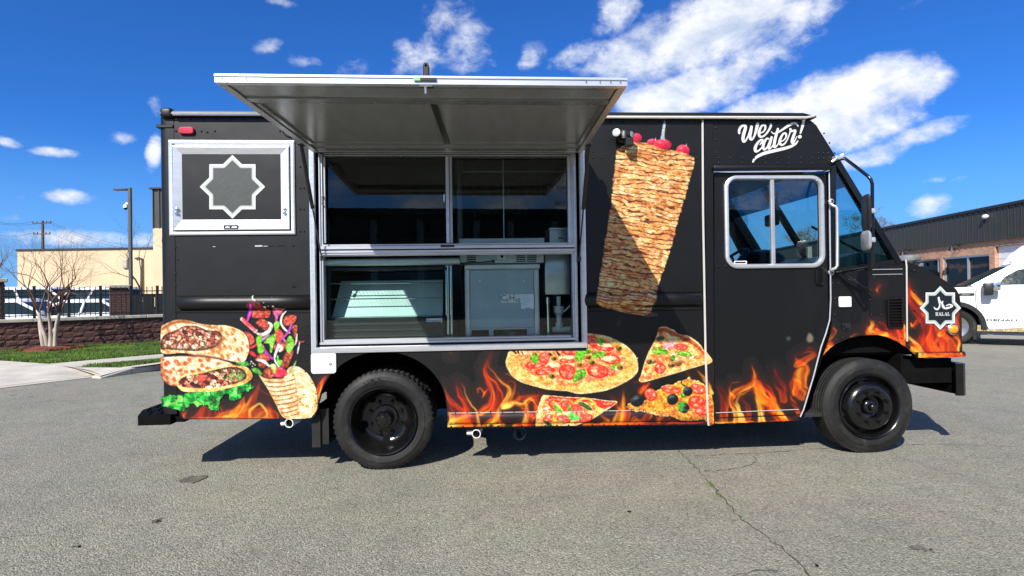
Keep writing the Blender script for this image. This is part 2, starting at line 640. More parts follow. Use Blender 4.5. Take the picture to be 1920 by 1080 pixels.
M['bark_pale'] = pm('pale_bark', (.42, .36, .29), .9, var=.3, scale=8, stretch=(1, 1, .3), dirt=(.16, .10, .07), dirt_amt=.6)
M['twig'] = pm('red_brown_twig', (.13, .065, .042), .9, var=.35, scale=6)
M['twig_grey'] = pm('grey_brown_twig', (.11, .085, .06), .9, var=.35, scale=6)
M['bud'] = pm('brown_bud_leaf', (.17, .125, .08), .85, var=.4, scale=1.5)
M['pole_metal'] = pm('bronze_pole_metal', (.09, .085, .075), .5, .3, var=.1)
M['wood_pole'] = pm('weathered_wood', (.10, .08, .06), .9, var=.2)
M['car_white'] = pm('white_car_paint', (.80, .81, .82), .22, var=.02, coat=.6)
M['car_dark'] = pm('dark_car_paint', (.02, .022, .025), .22, var=.1, coat=.6)
M['car_glass'] = pm('dark_car_glass', (.012, .024, .026), .06, var=.1, spec=.35)
M['rim'] = pm('wheel_rim', (.35, .35, .36), .35, .8, var=.1)
M['window_dark'] = pm('dark_shop_glass', (.006, .007, .008), .1, var=.2, spec=.25)


def brick_mat():
    m, t = new_mat('orange_brick')
    tc = t.n('ShaderNodeTexCoord')
    mp = t.n('ShaderNodeMapping')
    t.put(mp.inputs[0], tc.outputs['Object'])
    mp.inputs['Rotation'].default_value = (PI / 2, 0, 0)
    br = t.n('ShaderNodeTexBrick')
    t.put(br.inputs['Vector'], mp.outputs[0])
    br.inputs['Color1'].default_value = (.46, .19, .095, 1)
    br.inputs['Color2'].default_value = (.60, .34, .20, 1)
    br.inputs['Mortar'].default_value = (.50, .42, .34, 1)
    br.inputs['Scale'].default_value = 1.0
    br.inputs['Brick Width'].default_value = .21
    br.inputs['Row Height'].default_value = .075
    br.inputs['Mortar Size'].default_value = .008
    br.inputs['Bias'].default_value = -.15
    n = t.noise(tc.outputs['Object'], 1.2, 5)
    c = t.mix(.7, br.outputs[0], t.ramp(n, [(.3, (.75, .72, .7)), (.7, (1.2, 1.2, 1.2))]), 'MULTIPLY')
    p = t.n('ShaderNodeBsdfPrincipled')
    t.put(p.inputs['Base Color'], c)
    p.inputs['Roughness'].default_value = .9
    o = t.n('ShaderNodeOutputMaterial')
    t.t.links.new(p.outputs[0], o.inputs[0])
    return m


M['brick'] = brick_mat()


def sheet(name, pts, mat, z=None, kind='structure'):
    mb = MB()
    vs = [Vector((p[0], p[1], (p[2] if z is None else z))) for p in pts]
    mb.add(vs, [tuple(range(len(vs)))])
    return mb.build(name, mat, None, smooth=0, kind=kind)


# the ground: one sheet out to the horizon, finer near the camera
sheet('ground', [(-900, -900), (900, -900), (900, 1500), (-900, 1500)], 'asphalt', 0.0)


def ext(a, b, t):
    """point on the line a -> b continued t metres past b"""
    d = (b - a)
    return b + d.normalized() * t


KZ = 0.12
k0, k1 = on_ground(187, 697, KZ), on_ground(300, 682, KZ)       # kerb, top outer edge
g0, g1 = on_ground(135, 688.5, KZ), on_ground(300, 675, KZ)     # verge strip, upper edge
v0, v1 = on_ground(150, 690, KZ), on_ground(300, 680, KZ)
s0, s1 = on_ground(91, 682, KZ), on_ground(300, 664, KZ)        # pavement, upper edge
w0, w1 = on_ground(-60, 664, KZ), on_ground(300, 641.5, KZ)       # foot of the wall
l0 = on_ground(-60, 672, KZ)
k2, g2, v2, s2, w2 = ext(k0, k1, 9), ext(g0, g1, 9), ext(v0, v1, 9), ext(s0, s1, 9), ext(w0, w1, 9)
r0, rl = on_ground(187, 703, .01), on_ground(-120, 738, .01)
a0 = on_ground(-60, 672, .11)
mb = MB()
nu, nv = 8, 5
gp = []
for j in range(nv + 1):
    for i in range(nu + 1):
        f_, bk = rl.lerp(r0, i / nu), l0.lerp(s0, i / nu)
        p = f_.lerp(bk, j / nv)
        p.z = .012 + (.119 - .012) * min(1, j / nv * 1.6)
        gp.append(p)
mb.add(gp, [(j * (nu + 1) + i, j * (nu + 1) + i + 1, (j + 1) * (nu + 1) + i + 1, (j + 1) * (nu + 1) + i) for j in range(nv) for i in range(nu)])
col_ = [gp[j * (nu + 1) + nu] for j in range(nv + 1)]
far_ = [r0.lerp(k0, min(1, j / 2)) if j < 3 else k0.lerp(g0, (j - 2) / (nv - 2)) for j in range(nv + 1)]
far_ = [Vector((p.x, p.y, .012 if j == 0 else KZ * min(1, j / 3) - .003)) for j, p in enumerate(far_)]
mb.loft([col_, far_], False)
mb.build('driveway', 'concrete', None, 60, kind='structure')
gl = (r0 - rl).normalized()
gn = Vector((gl.y, -gl.x, 0))
e0, e1 = on_ground(187, 703), on_ground(300, 692)
ed = (e1 - e0).normalized()
en = Vector((ed.y, -ed.x, 0))
e2 = e1 + ed * 9
flat = lambda p: Vector((p.x, p.y, .008))
sheet('gutter', [flat(rl + gn * .26), flat(e0 + (gn + en) * .13), flat(e2 + en * .22), flat(e2 - en * .4), flat(e0 - (gn + en) * .02), flat(rl + gn * .03)], 'concrete')
sheet('pavement', [s0, s2, g2, g0], 'concrete')
sheet('verge', [g0, g2, k2, k0 + (k1 - k0).normalized() * .56], 'soil')
sheet('driveway', [Vector((g0.x, g0.y, KZ - .002)), Vector((*(k0 + (k1 - k0).normalized() * .56).xy, KZ - .002)), Vector((k0.x, k0.y, .045))], 'concrete')
sheet('lawn', [l0, s0, s2, w2, w0], 'soil')
# kerb stones, 1.5 m each
kerb = MB()
dk = (k2 - k0)
Lk = dk.length
dk.normalize()
nk = Vector((-dk.y, dk.x, 0))
kerb_root = thing('kerb', 'pale concrete kerb along the road edge by the lawn', 'kerb')
kerb_root['kind'] = 'structure'
del kerb_root['category']
cuts = [0, .55] + [.55 + 1.5 * (i + 1) - .75 for i in range(int(Lk / 1.5))]
for i in range(len(cuts) - 1):
    a, b = k0 + dk * (cuts[i] + .006), k0 + dk * (cuts[i + 1] - .006)
    mb = MB()
    z0_, z1_ = (.03, KZ) if i == 0 else (KZ, KZ)
    zs_ = [z0_, z1_, z1_, z0_]
    q = [a - nk * .02, b - nk * .02, b + nk * .22, a + nk * .22]
    top = [a + nk * .01, b + nk * .01, b + nk * .22, a + nk * .22]
    mb.loft([[Vector((p.x, p.y, 0)) for p in q], [Vector((p.x, p.y, z_ - .02)) for p, z_ in zip(q, zs_)],
             [Vector((p.x, p.y, z_ + .004)) for p, z_ in zip(top, zs_)]], True, False, True)
    mb.build('kerb_stone', 'concrete', kerb_root)


def blades(name, quad, n, h, mat, seed, lift=0.0, width=.008):
    """grass: many thin triangles over a quad (a, b, c, d)"""
    rng = np.random.default_rng(seed)
    a, b, c, d = [np.array(p) for p in quad]
    u, v = rng.random(n)[:, None], rng.random(n)[:, None]
    P = (a * (1 - u) + b * u) * (1 - v) + (d * (1 - u) + c * u) * v
    P[:, 2] += lift
    ang = rng.random(n) * 2 * PI
    wv = np.stack([np.cos(ang), np.sin(ang), np.zeros(n)], 1) * width * (0.6 + rng.random(n))[:, None]
    tip = P + np.stack([rng.normal(size=n) * h * .4, rng.normal(size=n) * h * .4, h * (.5 + rng.random(n) * .8)], 1)
    V = np.stack([P - wv, P + wv, tip], 1).reshape(-1, 3)
    me = bpy.data.meshes.new(name)
    me.vertices.add(len(V))
    me.vertices.foreach_set('co', V.ravel().astype(np.float32))
    me.loops.add(len(V))
    me.loops.foreach_set('vertex_index', np.arange(len(V), dtype=np.int32))
    me.polygons.add(n)
    me.polygons.foreach_set('loop_start', np.arange(0, 3 * n, 3, dtype=np.int32))
    me.polygons.foreach_set('loop_total', np.full(n, 3, np.int32))
    me.update()
    return put_obj(name, me, mat, None, 'stuff')


wm = w0.lerp(w2, .30)
blades('grass', (l0, s0, wm, w0), 60000, .060, 'grass', 3, width=.008)
blades('grass', (s0, s2, w2, wm), 150000, .060, 'grass', 5, width=.008)
blades('verge_grass', (k0 + dk * .6 + nk * .24, k2 + nk * .24, g2, g0 + dk * .15), 40000, .045, 'grass', 4, width=.007)

# cracks, weeds and stains on the asphalt
def crack(pts_px, width, seed, name='asphalt_crack', step=.05):
    rng = random.Random(seed)
    P = [on_ground(*p) for p in pts_px]
    L, R = [], []
    for a, b in zip(P[:-1], P[1:]):
        n = max(2, int((b - a).length / step))
        d = (b - a).normalized()
        nn = Vector((-d.y, d.x, 0))
        for i in range(n):
            c = a.lerp(b, i / n) + nn * rng.uniform(-.016, .016)
            wd = width * rng.uniform(.25, 1.3)
            L.append(c + nn * wd)
            R.append(c - nn * wd)
    mb = MB()
    n = len(L)
    mb.add([Vector((p.x, p.y, .004)) for p in L] + [Vector((p.x, p.y, .004)) for p in R],
           [(i, i + 1, n + i + 1, n + i) for i in range(n - 1)])
    return mb.build(name, 'crack', None, 0, kind='structure')


crack([(1268, 842), (1300, 873), (1322, 893), (1345, 925), (1392, 975), (1440, 1008), (1485, 1045), (1530, 1095)], .005, 1)
crack([(1322, 884), (1365, 882), (1412, 872), (1417, 860), (1412, 856)], .004, 2)
crack([(1300, 855), (1430, 850), (1530, 842), (1620, 838), (1760, 833), (1925, 839)], .0035, 3)
crack([(1370, 1080), (1400, 1073), (1480, 1071)], .004, 4)
crack([(0, 1010), (60, 1004), (130, 1009), (200, 1001)], .0015, 5)
for s_, (x, y, n_, sp) in enumerate([(1332, 909, 70, .05), (1348, 930, 26, .05), (1392, 972, 8, .03), (1272, 848, 5, .02)]):
    c = on_ground(x, y)
    blades('weed_tuft', [c + Vector((-sp * .5, -sp, 0)), c + Vector((sp * .2, -sp, 0)), c + Vector((sp * .5, sp, 0)), c + Vector((-sp * .2, sp, 0))],
           n_, .014, 'weed', 20 + s_, .004, .003)


def stain(pts, name='road_stain', z=.006, mat='stain'):
    P = [on_ground(*p) for p in pts]
    rng = random.Random(len(pts) * 7 + int(pts[0][0]))
    mb = MB()
    out = []
    for i in range(len(P)):
        a, b = P[i], P[(i + 1) % len(P)]
        for k in range(6):
            q = a.lerp(b, k / 6)
            out.append((q.x + rng.uniform(-.012, .012), q.y + rng.uniform(-.02, .02), z))
    mb.add(out, [tuple(range(len(out)))])
    return mb.build(name, mat, None, 0, kind='structure')


stain([(333, 905), (345, 896), (388, 892), (386, 898), (360, 907)])
stain([(136, 1026), (148, 1022), (146, 1028)])
stain([(288, 979), (298, 977), (297, 980)])
stain([(1706, 1026), (1722, 1024), (1752, 1034), (1738, 1036)], z=.0055)
stain([(1523, 1061), (1533, 1060), (1532, 1064)])
stain([(1176, 960), (1182, 959), (1181, 962)])

# ------------------------------------------------------------------ block wall, fence, piers
wd = (w1 - w0)
WALL_A = math.atan2(wd.y, wd.x)
WALL_L = wd.length + 3.0


def along(o, d, px):
    """distance along a ground line o + d*s where column px meets it"""
    r = rays([(px, 600)])[0]
    # solve o + d s = r t (xy)
    A = np.array([[d.x, -r[0]], [d.y, -r[1]]])
    s_, t_ = np.linalg.solve(A, np.array([-o.x, -o.y]))
    return s_, Vector((o.x + d.x * s_, o.y + d.y * s_, 0))


wdn = wd.normalized()
_, mid = along(w0, wdn, 150)
WALL_H = CAM_H + (557.8 - 600.5) * mid.y / F
FENCE_H = CAM_H + (557.8 - 539) * mid.y / F
wall = thing('retaining_wall', 'low dark red split-face block wall behind the lawn', 'wall', (w0.x, w0.y, 0), WALL_A)
mb = MB()
mb.box(0, WALL_L, .02, .24, 0, WALL_H)
mb.build('wall_core', 'mortar', wall)
rng = random.Random(4)
variants = []
CH, BL = (WALL_H - .1) / 5, .44
for k in range(6):
    mb = MB()
    nx, nz = 5, 3
    g = [[Vector((i / nx * (BL - .010), rng.uniform(-.028, -.008) if 0 < i < nx and 0 < j < nz else -.004, j / nz * (CH - .010)))
          for i in range(nx + 1)] for j in range(nz + 1)]
    fl = [p for r in g for p in r]
    q = nx + 1
    fs = [(j * q + i, j * q + i + 1, (j + 1) * q + i + 1, (j + 1) * q + i) for j in range(nz) for i in range(nx)]
    mb.add(fl, fs)
    mb.loft([[g[0][0], g[0][nx], g[nz][nx], g[nz][0]],
             [p + Vector((0, .03, 0)) for p in (g[0][0], g[0][nx], g[nz][nx], g[nz][0])]])
    variants.append(mb.build('block', 'block', wall, smooth=0))
used = set()
for j in range(5):
    i = 0
    x = -BL * .5 * (j % 2)
    while x < WALL_L - BL:
        k = rng.randrange(6)
        o = variants[k] if k not in used else share(variants[k], 'block')
        used.add(k)
        o.location = (x + .005, 0, .1 + j * CH + .005)
        x += BL
x = 0
cap0 = None
while x < WALL_L - .1:
    if cap0 is None:
        mb = MB()
        mb.box(.004, 1.196, -.06, .30, 0, .085, .012)
        cap0 = mb.build('cap_stone', 'cap', wall)
        o = cap0
    else:
        o = share(cap0, 'cap_stone')
    o.location = (x, 0, WALL_H + .001)
    x += 1.2

fence = thing('iron_fence', 'black iron picket fence standing on the low block wall', 'fence', (w0.x, w0.y, WALL_H + .087), WALL_A)
FH = FENCE_H - WALL_H - .087
mb = MB()
mb.box(-.032, .032, .07, .134, 0, FH + .03, .004)
mb.box(-.038, .038, .064, .14, FH + .03, FH + .045)
post0 = None
posts = [along(w0, wdn, p)[0] for p in (5, 65, 130, 190, 247, 297)]
posts.append(posts[-1] + 1.6)
for s_ in posts:
    if post0 is None:
        post0 = o = mb.build('post', 'iron', fence)
    else:
        o = share(post0, 'post')
    o.location = (s_, 0, 0)
for zz_ in (.06, FH - .22, FH - .12):
    mb = MB()
    mb.box(posts[0], posts[-1], .088, .116, zz_, zz_ + .028)
    mb.build('rail', 'iron', fence)
mb = MB()
mb.box(-.009, .009, .093, .111, .02, FH - .02)
mb.loft([[Vector((sx * .014, .102 + sy * .014, FH - .02)) for sx, sy in ((-1, -1), (1, -1), (1, 1), (-1, 1))],
         [Vector((sx * .002, .102 + sy * .002, FH + .03)) for sx, sy in ((-1, -1), (1, -1), (1, 1), (-1, 1))]], True, True, True)
pk0 = None
for a, b in zip(posts[:-1], posts[1:]):
    n = max(1, round((b - a) / .118))
    for i in range(1, n):
        if pk0 is None:
            pk0 = o = mb.build('picket', 'iron', fence)
        else:
            o = share(pk0, 'picket')
        o.location = (a + (b - a) * i / n, 0, 0)


def brick_pier(px, Y, width_px, top_py, label, beam=False):
    yh = 545.9 + (960 - px) * ROLL
    X = (px - 960) / F * Y
    W = width_px / F * Y
    H = CAM_H + (yh - top_py) * Y / F
    t = thing('brick_pier', label, 'pier', (X, Y, 0), WALL_A, 'brick piers by the iron fence')
    mb = MB()
    mb.box(-W / 2 + .02, W / 2 - .02, .02, W - .02, 0, H)
    mb.build('pier_core', 'mortar', t)
    bl, ch = W / 2.5, .078
    n = int(H / ch)
    first = {}
    for j in range(n):
        offs = 0 if j % 2 else -bl / 2
        x = -W / 2 + offs
        while x < W / 2 - .01:
            xa, xb = max(x, -W / 2), min(x + bl, W / 2)
            if xb - xa > .02:
                key = round(xb - xa, 3)
                if key not in first:
                    mb = MB()
                    mb.box(.004, xb - xa - .004, 0, .06, .004, ch - .004)
                    o = first[key] = mb.build('brick', 'block', t)
                else:
                    o = share(first[key], 'brick')
                o.location = (xa, 0, j * ch)
            x += bl
    mb = MB()
    mb.box(-W / 2 - .05, W / 2 + .05, -.05, W + .05, H + .001, H + .10, .015)
    mb.build('cap_stone', 'cap', t)
    return t


brick_pier(225, 18.4, 29, 540, 'red brick pier with pale cap behind the iron fence beside the light pole')
brick_pier(-2, 14.6, 18, 529, 'brick pier with pale cap at the left end of the block wall')

# dark gate enclosure right of the pier
t = thing('metal_gate', 'dark metal gate behind the iron fence beside the brick pier', 'gate', tuple(at_depth(245, 560, 19.5).xy) + (0,), WALL_A)
for i in range(4):
    mb = MB()
    mb.box(i * .36 + .01, i * .36 + .35, 0, .05, .25, 1.52, .006)
    mb.build('gate_panel', 'dark_metal', t)
mb = MB()
mb.box(-.02, 1.48, .055, .10, .2, .28)
mb.box(-.02, 1.48, .055, .10, 1.4, 1.48)
mb.box(-.06, -.02, 0, .1, 0, 1.6)
mb.box(1.48, 1.52, 0, .1, 0, 1.6)
mb.build('gate_frame', 'dark_metal', t)


# ------------------------------------------------------------------ trees
def grow(mb_t, mb_c, p, d, L, r, lvl, maxl, rng, droop, spread, leafs=None, split=(2, 3), keep=1):
    n = 3 if lvl < maxl else 2
    path, rad = [p], [r]
    q, dd = p.copy(), d.copy()
    for i in range(n):
        dd = (dd + Vector((rng.gauss(0, .10), rng.gauss(0, .10), rng.gauss(0, .07) + droop))).normalized()
        q = q + dd * (L / n)
        path.append(q.copy())
        rad.append(r * (1 - .38 * (i + 1) / n))
    (mb_t if lvl < keep else mb_c).tube(path, rad, 7 if lvl < 2 else (4 if lvl < 4 else 3), False)
    if lvl >= maxl:
        if leafs is not None:
            for _ in range(9):
                leafs.append(p.lerp(q, rng.random()) + Vector((rng.gauss(0, .5), rng.gauss(0, .5), rng.gauss(0, .4))) * L * .5)
        return
    k = rng.randint(*split)
    for i in range(k):
        a = rng.uniform(0, 2 * PI)
        u = dd.orthogonal().normalized()
        v = dd.cross(u)
        nd = (dd + (u * math.cos(a) + v * math.sin(a)) * rng.uniform(.6, 1.15) * spread).normalized()
        base = path[-1] if i < 2 else path[-2]
        grow(mb_t, mb_c, base, nd, L * rng.uniform(.66, .86), rad[-1] * rng.uniform(.66, .85), lvl + 1, maxl, rng,
             droop, spread, leafs, split, keep)


def leaf_mesh(pts, size, rng):
    mb = MB()
    for p in pts:
        for _ in range(3):
            a = Vector((rng.gauss(0, 1), rng.gauss(0, 1), rng.gauss(0, 1))).normalized() * size
            b = Vector((rng.gauss(0, 1), rng.gauss(0, 1), rng.gauss(0, 1))).normalized() * size * .6
            o = p + Vector((rng.gauss(0, 1), rng.gauss(0, 1), rng.gauss(0, 1))) * size * 1.5
            mb.add([o - a, o + b, o + a, o - b], [(0, 1, 2, 3)])
    return mb


def tree(name, label, loc, trunks, H, maxl, seed, spread, tm, cm, leaf=None, droop=.03, r0=.06, split=(2, 3), group=None, keep=1):
    rng = random.Random(seed)
    t = thing(name, label, 'tree', loc, 0, group)
    mt, mc = MB(), MB()
    lf = [] if leaf else None
    for (ox, oy, dx, dy) in trunks:
        grow(mt, mc, Vector((ox, oy, 0)), Vector((dx, dy, 1)).normalized(), H * .34, r0, 0, maxl, rng, droop, spread, lf, split, keep)
    mt.build('trunk', tm, t, smooth=60, recalc=False)
    cr = mc.build('crown', cm, t, smooth=0, recalc=False)
    if lf:
        leaf_mesh(lf, leaf, rng).build('foliage', 'bud', cr, smooth=0, recalc=False)
    return t


c = on_ground(95, 659.5, KZ)
rng = random.Random(2)
t = thing('mulch_bed', 'round bed of red brown mulch under the bare tree on the lawn', 'mulch bed', (c.x, c.y, KZ))
ring0, ring1, ring2 = [], [], []
for k in range(36):
    a = 2 * PI * k / 36
    ring0.append((math.cos(a) * .56, math.sin(a) * .62, -.01))
    ring1.append((math.cos(a) * .46 + rng.uniform(-.03, .03), math.sin(a) * .5, .075 + rng.uniform(0, .03)))
    ring2.append((math.cos(a) * .2, math.sin(a) * .2, .13 + rng.uniform(0, .02)))
mb = MB()
mb.loft([ring0, ring1, ring2], True, False, True)
mb.build('mulch_mound', 'mulch', t, smooth=0)
tuft = blades('mulch_chip', [Vector((-.5, -.45, .05)), Vector((.5, -.45, .05)), Vector((.5, .45, .05)), Vector((-.5, .45, .05))], 1500, .07, 'mulch', 31, 0, .012)
tuft.parent = t
t_ = tree('crape_myrtle', 'bare multi-stemmed tree with pale smooth trunks on the lawn', (c.x, c.y, KZ + .08),
          [(-.17, 0, -.05, .0), (-.03, .03, .02, .05), (.12, -.02, .14, -.05), (.02, -.03, .05, .0), (-.09, .03, -.14, 0)], 2.62, 7, 12, .66,
          'bark_pale', 'twig', droop=.018, r0=.050, split=(2, 3))
c = at_depth(285, 555, 24)
tree('bare_tree', 'leafless grey tree beside the tall corner of the tan building', (c.x + .2, c.y, 0), [(0, 0, -.08, 0), (.2, 0, .1, 0)], 4.9, 7, 5, .66,
     'twig_grey', 'twig_grey', droop=.0, r0=.085, split=(2, 3), group='bare trees')
c = at_depth(-12, 555, 30)
tree('bare_tree', 'brushy leafless tree at the far left edge behind the fence', (c.x - .3, c.y, 0), [(0, 0, .05, 0), (.3, 0, -.1, 0)], 4.3, 6, 9, .6,
     'twig_grey', 'twig', droop=.01, r0=.08, group='bare trees')
for i, (px, Y, H, sd, lab) in enumerate([
        (1630, 76, 10.2, 3, 'brown budding tree behind the right building, just above its roof'),
        (1688, 84, 7.6, 8, 'small brown budding tree behind the roof right of the larger one'),
        (1500, 95, 11.0, 21, 'brown budding tree seen through the cab windows of the food truck')]):
    c = at_depth(px, 540, Y)
    tree('budding_tree', lab, (c.x, c.y, 0), [(0, 0, .02, 0)], H * 1.0, 6, sd, .72, 'twig_grey', 'twig_grey', leaf=.085, droop=.0, r0=.22, split=(2, 3),
         group='budding trees behind the right building')

# ------------------------------------------------------------------ light pole, utility pole
def pole_point(px, py, Y):
    return at_depth(px, py, Y)


PY = 18.9
b_ = at_depth(245.5, 540, PY)
top = at_depth(247, 352, PY).z
lp = thing('light_pole', 'tall square bronze light pole with one lamp head and white camera', 'light pole', (b_.x, PY, 0))
mb = MB()
mb.box(-.046, .046, -.046, .046, 0, top, .006)
mb.build('pole', 'pole_metal', lp)
mb = MB()
mb.box(-.52, -.07, -.09, .09, top - .09, top - .03, .02)
mb.box(-.07, -.055, -.04, .04, top - .08, top - .03)
mb.build('lamp_head', 'pole_metal', lp)
cz = at_depth(240, 388, PY).z
cam_t = MB()
cam_t.tube([(-.055, 0, cz + .10), (-.12, 0, cz + .13), (-.15, 0, cz + .08)], .028, 8)
cam_t.lathe([(.001, .12), (.05, .11), (.075, .06), (.075, 0)], (-.15, 0, cz - .03), (0, 0, 1), 14)
o = cam_t.build('security_camera', 'white', lp)
mb = MB()
mb.sphere((-.15, 0, cz - .035), .062, .062, .07)
mb.build('camera_dome', 'car_glass', o)

uy = 85
b_ = at_depth(80.5, 470, uy)
up = thing('utility_pole', 'distant wooden utility pole with crossarms above the tan building', 'utility pole', (b_.x, uy, 0))
utop = at_depth(80.5, 414, uy).z
mb = MB()
mb.tube([(0, 0, 0), (0, 0, utop)], [.24, .17], 8)
mb.build('pole', 'wood_pole', up)
for zc, hw in ((utop - .45, 1.45), (utop - 2.1, 1.3)):
    mb = MB()
    mb.box(-hw, hw, -.24, -.12, zc, zc + .14)
    for q in (-hw + .1, -hw * .5, hw * .5, hw - .1):
        mb.lathe([(.06, 0), (.09, .1), (.05, .22), (.001, .3)], (q, -.18, zc + .14), (0, 0, 1), 6)
    mb.build('crossarm', 'wood_pole', up)
wires = []
for i, (q, dz, tgt) in enumerate([(-1.3, 0, (-40, 405)), (1.3, 0, (-40, 412)), (-1.2, -1.7, (-40, 432)), (1.3, 0, (300, 462)), (.7, 0, (300, 470)), (1.2, -1.7, (300, 478))]):
    a = Vector((b_.x + q, uy - .18, utop - .1 + dz))
    e = at_depth(tgt[0], tgt[1], uy - 10)
    path = []
    for k in range(13):
        f = k / 12
        p = a.lerp(e, f)
        p.z -= 1.1 * 4 * f * (1 - f) * (.6 if tgt[0] < 0 else 1)
        path.append(p)
    mb = MB()
    mb.tube(path, .017, 4)
    o = mb.build('overhead_wire', 'iron', None, 0)
    tag(o, ['uppermost wire left of the utility pole', 'second wire left of the utility pole', 'lowest wire left of the utility pole',
            'uppermost wire sagging right of the utility pole', 'second wire sagging right of the utility pole', 'lowest wire sagging right of the utility pole'][i],
        'wire', 'overhead wires')

# ------------------------------------------------------------------ tan building on the left
ty = 40.0
tl, tr = at_depth(33, 540, ty), at_depth(288, 540, ty)
tz = at_depth(150, 469, ty).z
tb = thing('tan_building', 'low tan stucco building behind the fence with dark parapet line', 'building', (tl.x, ty, 0))
W = tr.x - tl.x
mb = MB()
mb.box(0, W, 0, 14, 0, tz)
mb.build('wall', 'stucco', tb)
mb = MB()
mb.box(-.06, W + .0, -.07, 14.06, tz + .002, tz + .13)
mb.build('parapet_cap', 'dark_metal', tb)
bx = at_depth(236, 495, ty)
mb = MB()
mb.box(bx.x - tl.x - .16, bx.x - tl.x + .16, -.16, -.001, bx.z - .3, bx.z + .3, .03)
mb.build('wall_box', 'cap', tb)
mb = MB()
mb.tube([(W - .75, -.1, 1.2), (W - .75, -.1, 4.15), (W - 1.0, -.1, 4.2), (W - 1.25, -.1, 4.15)], .055, 6)
mb.build('downpipe', 'wood_pole', tb)
mb = MB()
for q in (2.6, 5.2, 7.8):
    mb.box(q - .012, q + .012, -.006, .004, 0, tz)
mb.build('control_joint', 'cap', tb)
# tall corner block with a dark ribbed upper storey
ky = 36.5
cl = at_depth(288, 540, ky)
cz0, cz1 = at_depth(290, 428, ky).z, at_depth(290, 352, ky).z
cb_ = thing('tall_building', 'tall tan block with dark ribbed metal top beside the food truck rear', 'building', (cl.x, ky, 0))
mb = MB()
mb.box(0, 9, 0, 12, 0, cz0)
mb.build('wall', 'stucco', cb_)
mb = MB()
mb.box(-.02, 9, .02, 12, cz0 + .002, cz1 - .1)
mb.build('upper_wall', 'fascia', cb_)
mb = MB()
mb.box(.0, .06, -.05, .0, cz0 + .01, cz1 - .1)
rib0 = mb.build('rib', 'fascia', cb_)
for i in range(1, 22):
    share(rib0, 'rib').location = (i * .4, 0, 0)
mb = MB()
mb.box(-.15, 9.1, -.15, 12.1, cz1 - .1, cz1)
mb.build('parapet_cap', 'dark_metal', cb_)

# ------------------------------------------------------------------ parked cars beyond the fence
def wheel_mesh(r, w):
    mt, mr = MB(), MB()
    mt.lathe([(r * .62, 0), (r * .68, w * .06), (r * .93, w * .06), (r, -w * .12), (r, -w * .88), (r * .9, -w), (r * .6, -w)], (0, 0, 0), (0, -1, 0), 28)
    mr.lathe([(.001, -.02), (r * .16, -.02), (r * .2, -.05), (r * .5, -.03), (r * .58, -.01), (r * .63, .0)], (0, 0, 0), (0, -1, 0), 28)
    return mt, mr


def make_car(label, L, Wd, Hh, cabin, paint, hood_h=.62, group='white cars parked beyond the fence', van=False):
    """x forward, origin on the ground at the car's centre"""
    t = thing('parked_car', label, 'car', (0, 0, 0), 0, group)
    sect = [(-L / 2, .34, hood_h * Hh * .9, .80), (-L / 2 + .12, .24, hood_h * Hh * 1.04, .94), (-L * .25, .2, hood_h * Hh * 1.08, 1.0), (L * .1, .2, hood_h * Hh * 1.04, 1.0),
            (L * .32, .2, hood_h * Hh * .98, .98), (L / 2 - .15, .24, hood_h * Hh * .84, .90), (L / 2, .34, hood_h * Hh * .66, .72)]
    rings = []
    for x, z0, z1, s in sect:
        hw = Wd / 2 * s
        rings.append([(x, -hw * .96, z0), (x, -hw, (z0 + z1) / 2), (x, -hw * .97, z1 - .09), (x, -hw * .86, z1), (x, hw * .86, z1),
                      (x, hw * .97, z1 - .09), (x, hw, (z0 + z1) / 2), (x, hw * .96, z0)])
    mb = MB()
    mb.loft(rings, True, True, True)
    mb.build('body', paint, t, smooth=40)
    xr, xf, tr_, tf = cabin
    zb = hood_h * Hh * 1.0

    def ring(z, a, b, s, inset=0.0):
        hw = Wd / 2 * s
        return [(a, -hw * .92, z), (b, -hw * .86, z), (b + .06, 0, z), (b, hw * .86, z), (a, hw * .92, z), (a - .04, 0, z)]
    mb = MB()
    mb.loft([ring(zb - .05, xr, xf, .97), ring(Hh - .12, tr_ - .02, tf + .04, .80)], True)
    g = mb.build('glasshouse', 'car_glass', t, smooth=20)
    mb = MB()
    mb.loft([ring(Hh - .125, tr_ - .06, tf + .09, .835), ring(Hh - .04, tr_, tf, .78), ring(Hh, tr_ + .2, tf - .22, .6)], True, True, True)
    mb.build('roof', paint, t, smooth=50)
    for sgn in (-1, 1):
        hw0, hw1 = Wd / 2 * .90, Wd / 2 * .745
        for k, (fb, ft) in enumerate(((1, 1), (.48, .45), (0, 0))):
            xb, xt = xr + (xf - xr) * fb, tr_ + (tf - tr_) * ft
            mb = MB()
            mb.tube([(xb, sgn * hw0, zb - .03), (xt, sgn * hw1, Hh - .1)], .045, 5)
            mb.build('pillar', paint, t)
        mb = MB()
        mb.box(xf - .22, xf - .06, sgn * Wd * .5 - .09, sgn * Wd * .5 + .09, zb + .02, zb + .16, .03)
        mb.build('mirror', paint, t)
        mb = MB()
        mb.box(L / 2 - .22, L / 2 - .03, sgn * Wd * .36 - .18, sgn * Wd * .36 + .12, hood_h * Hh * .62, hood_h * Hh * .72, .03)
        mb.build('headlight', 'chrome', t)
        for xw in (-L * .30, L * .31):
            mt, mr = wheel_mesh(.33, .22)
            mt = mt.build('wheel', 'rubber', t)
            mt.location = (xw, sgn * (Wd / 2 - (.0 if sgn < 0 else -.22 + .22)), .33)
            rm = mr.build('rim', 'rim', mt)
            if sgn > 0:
                mt.rotation_euler = (0, 0, PI)
    return t


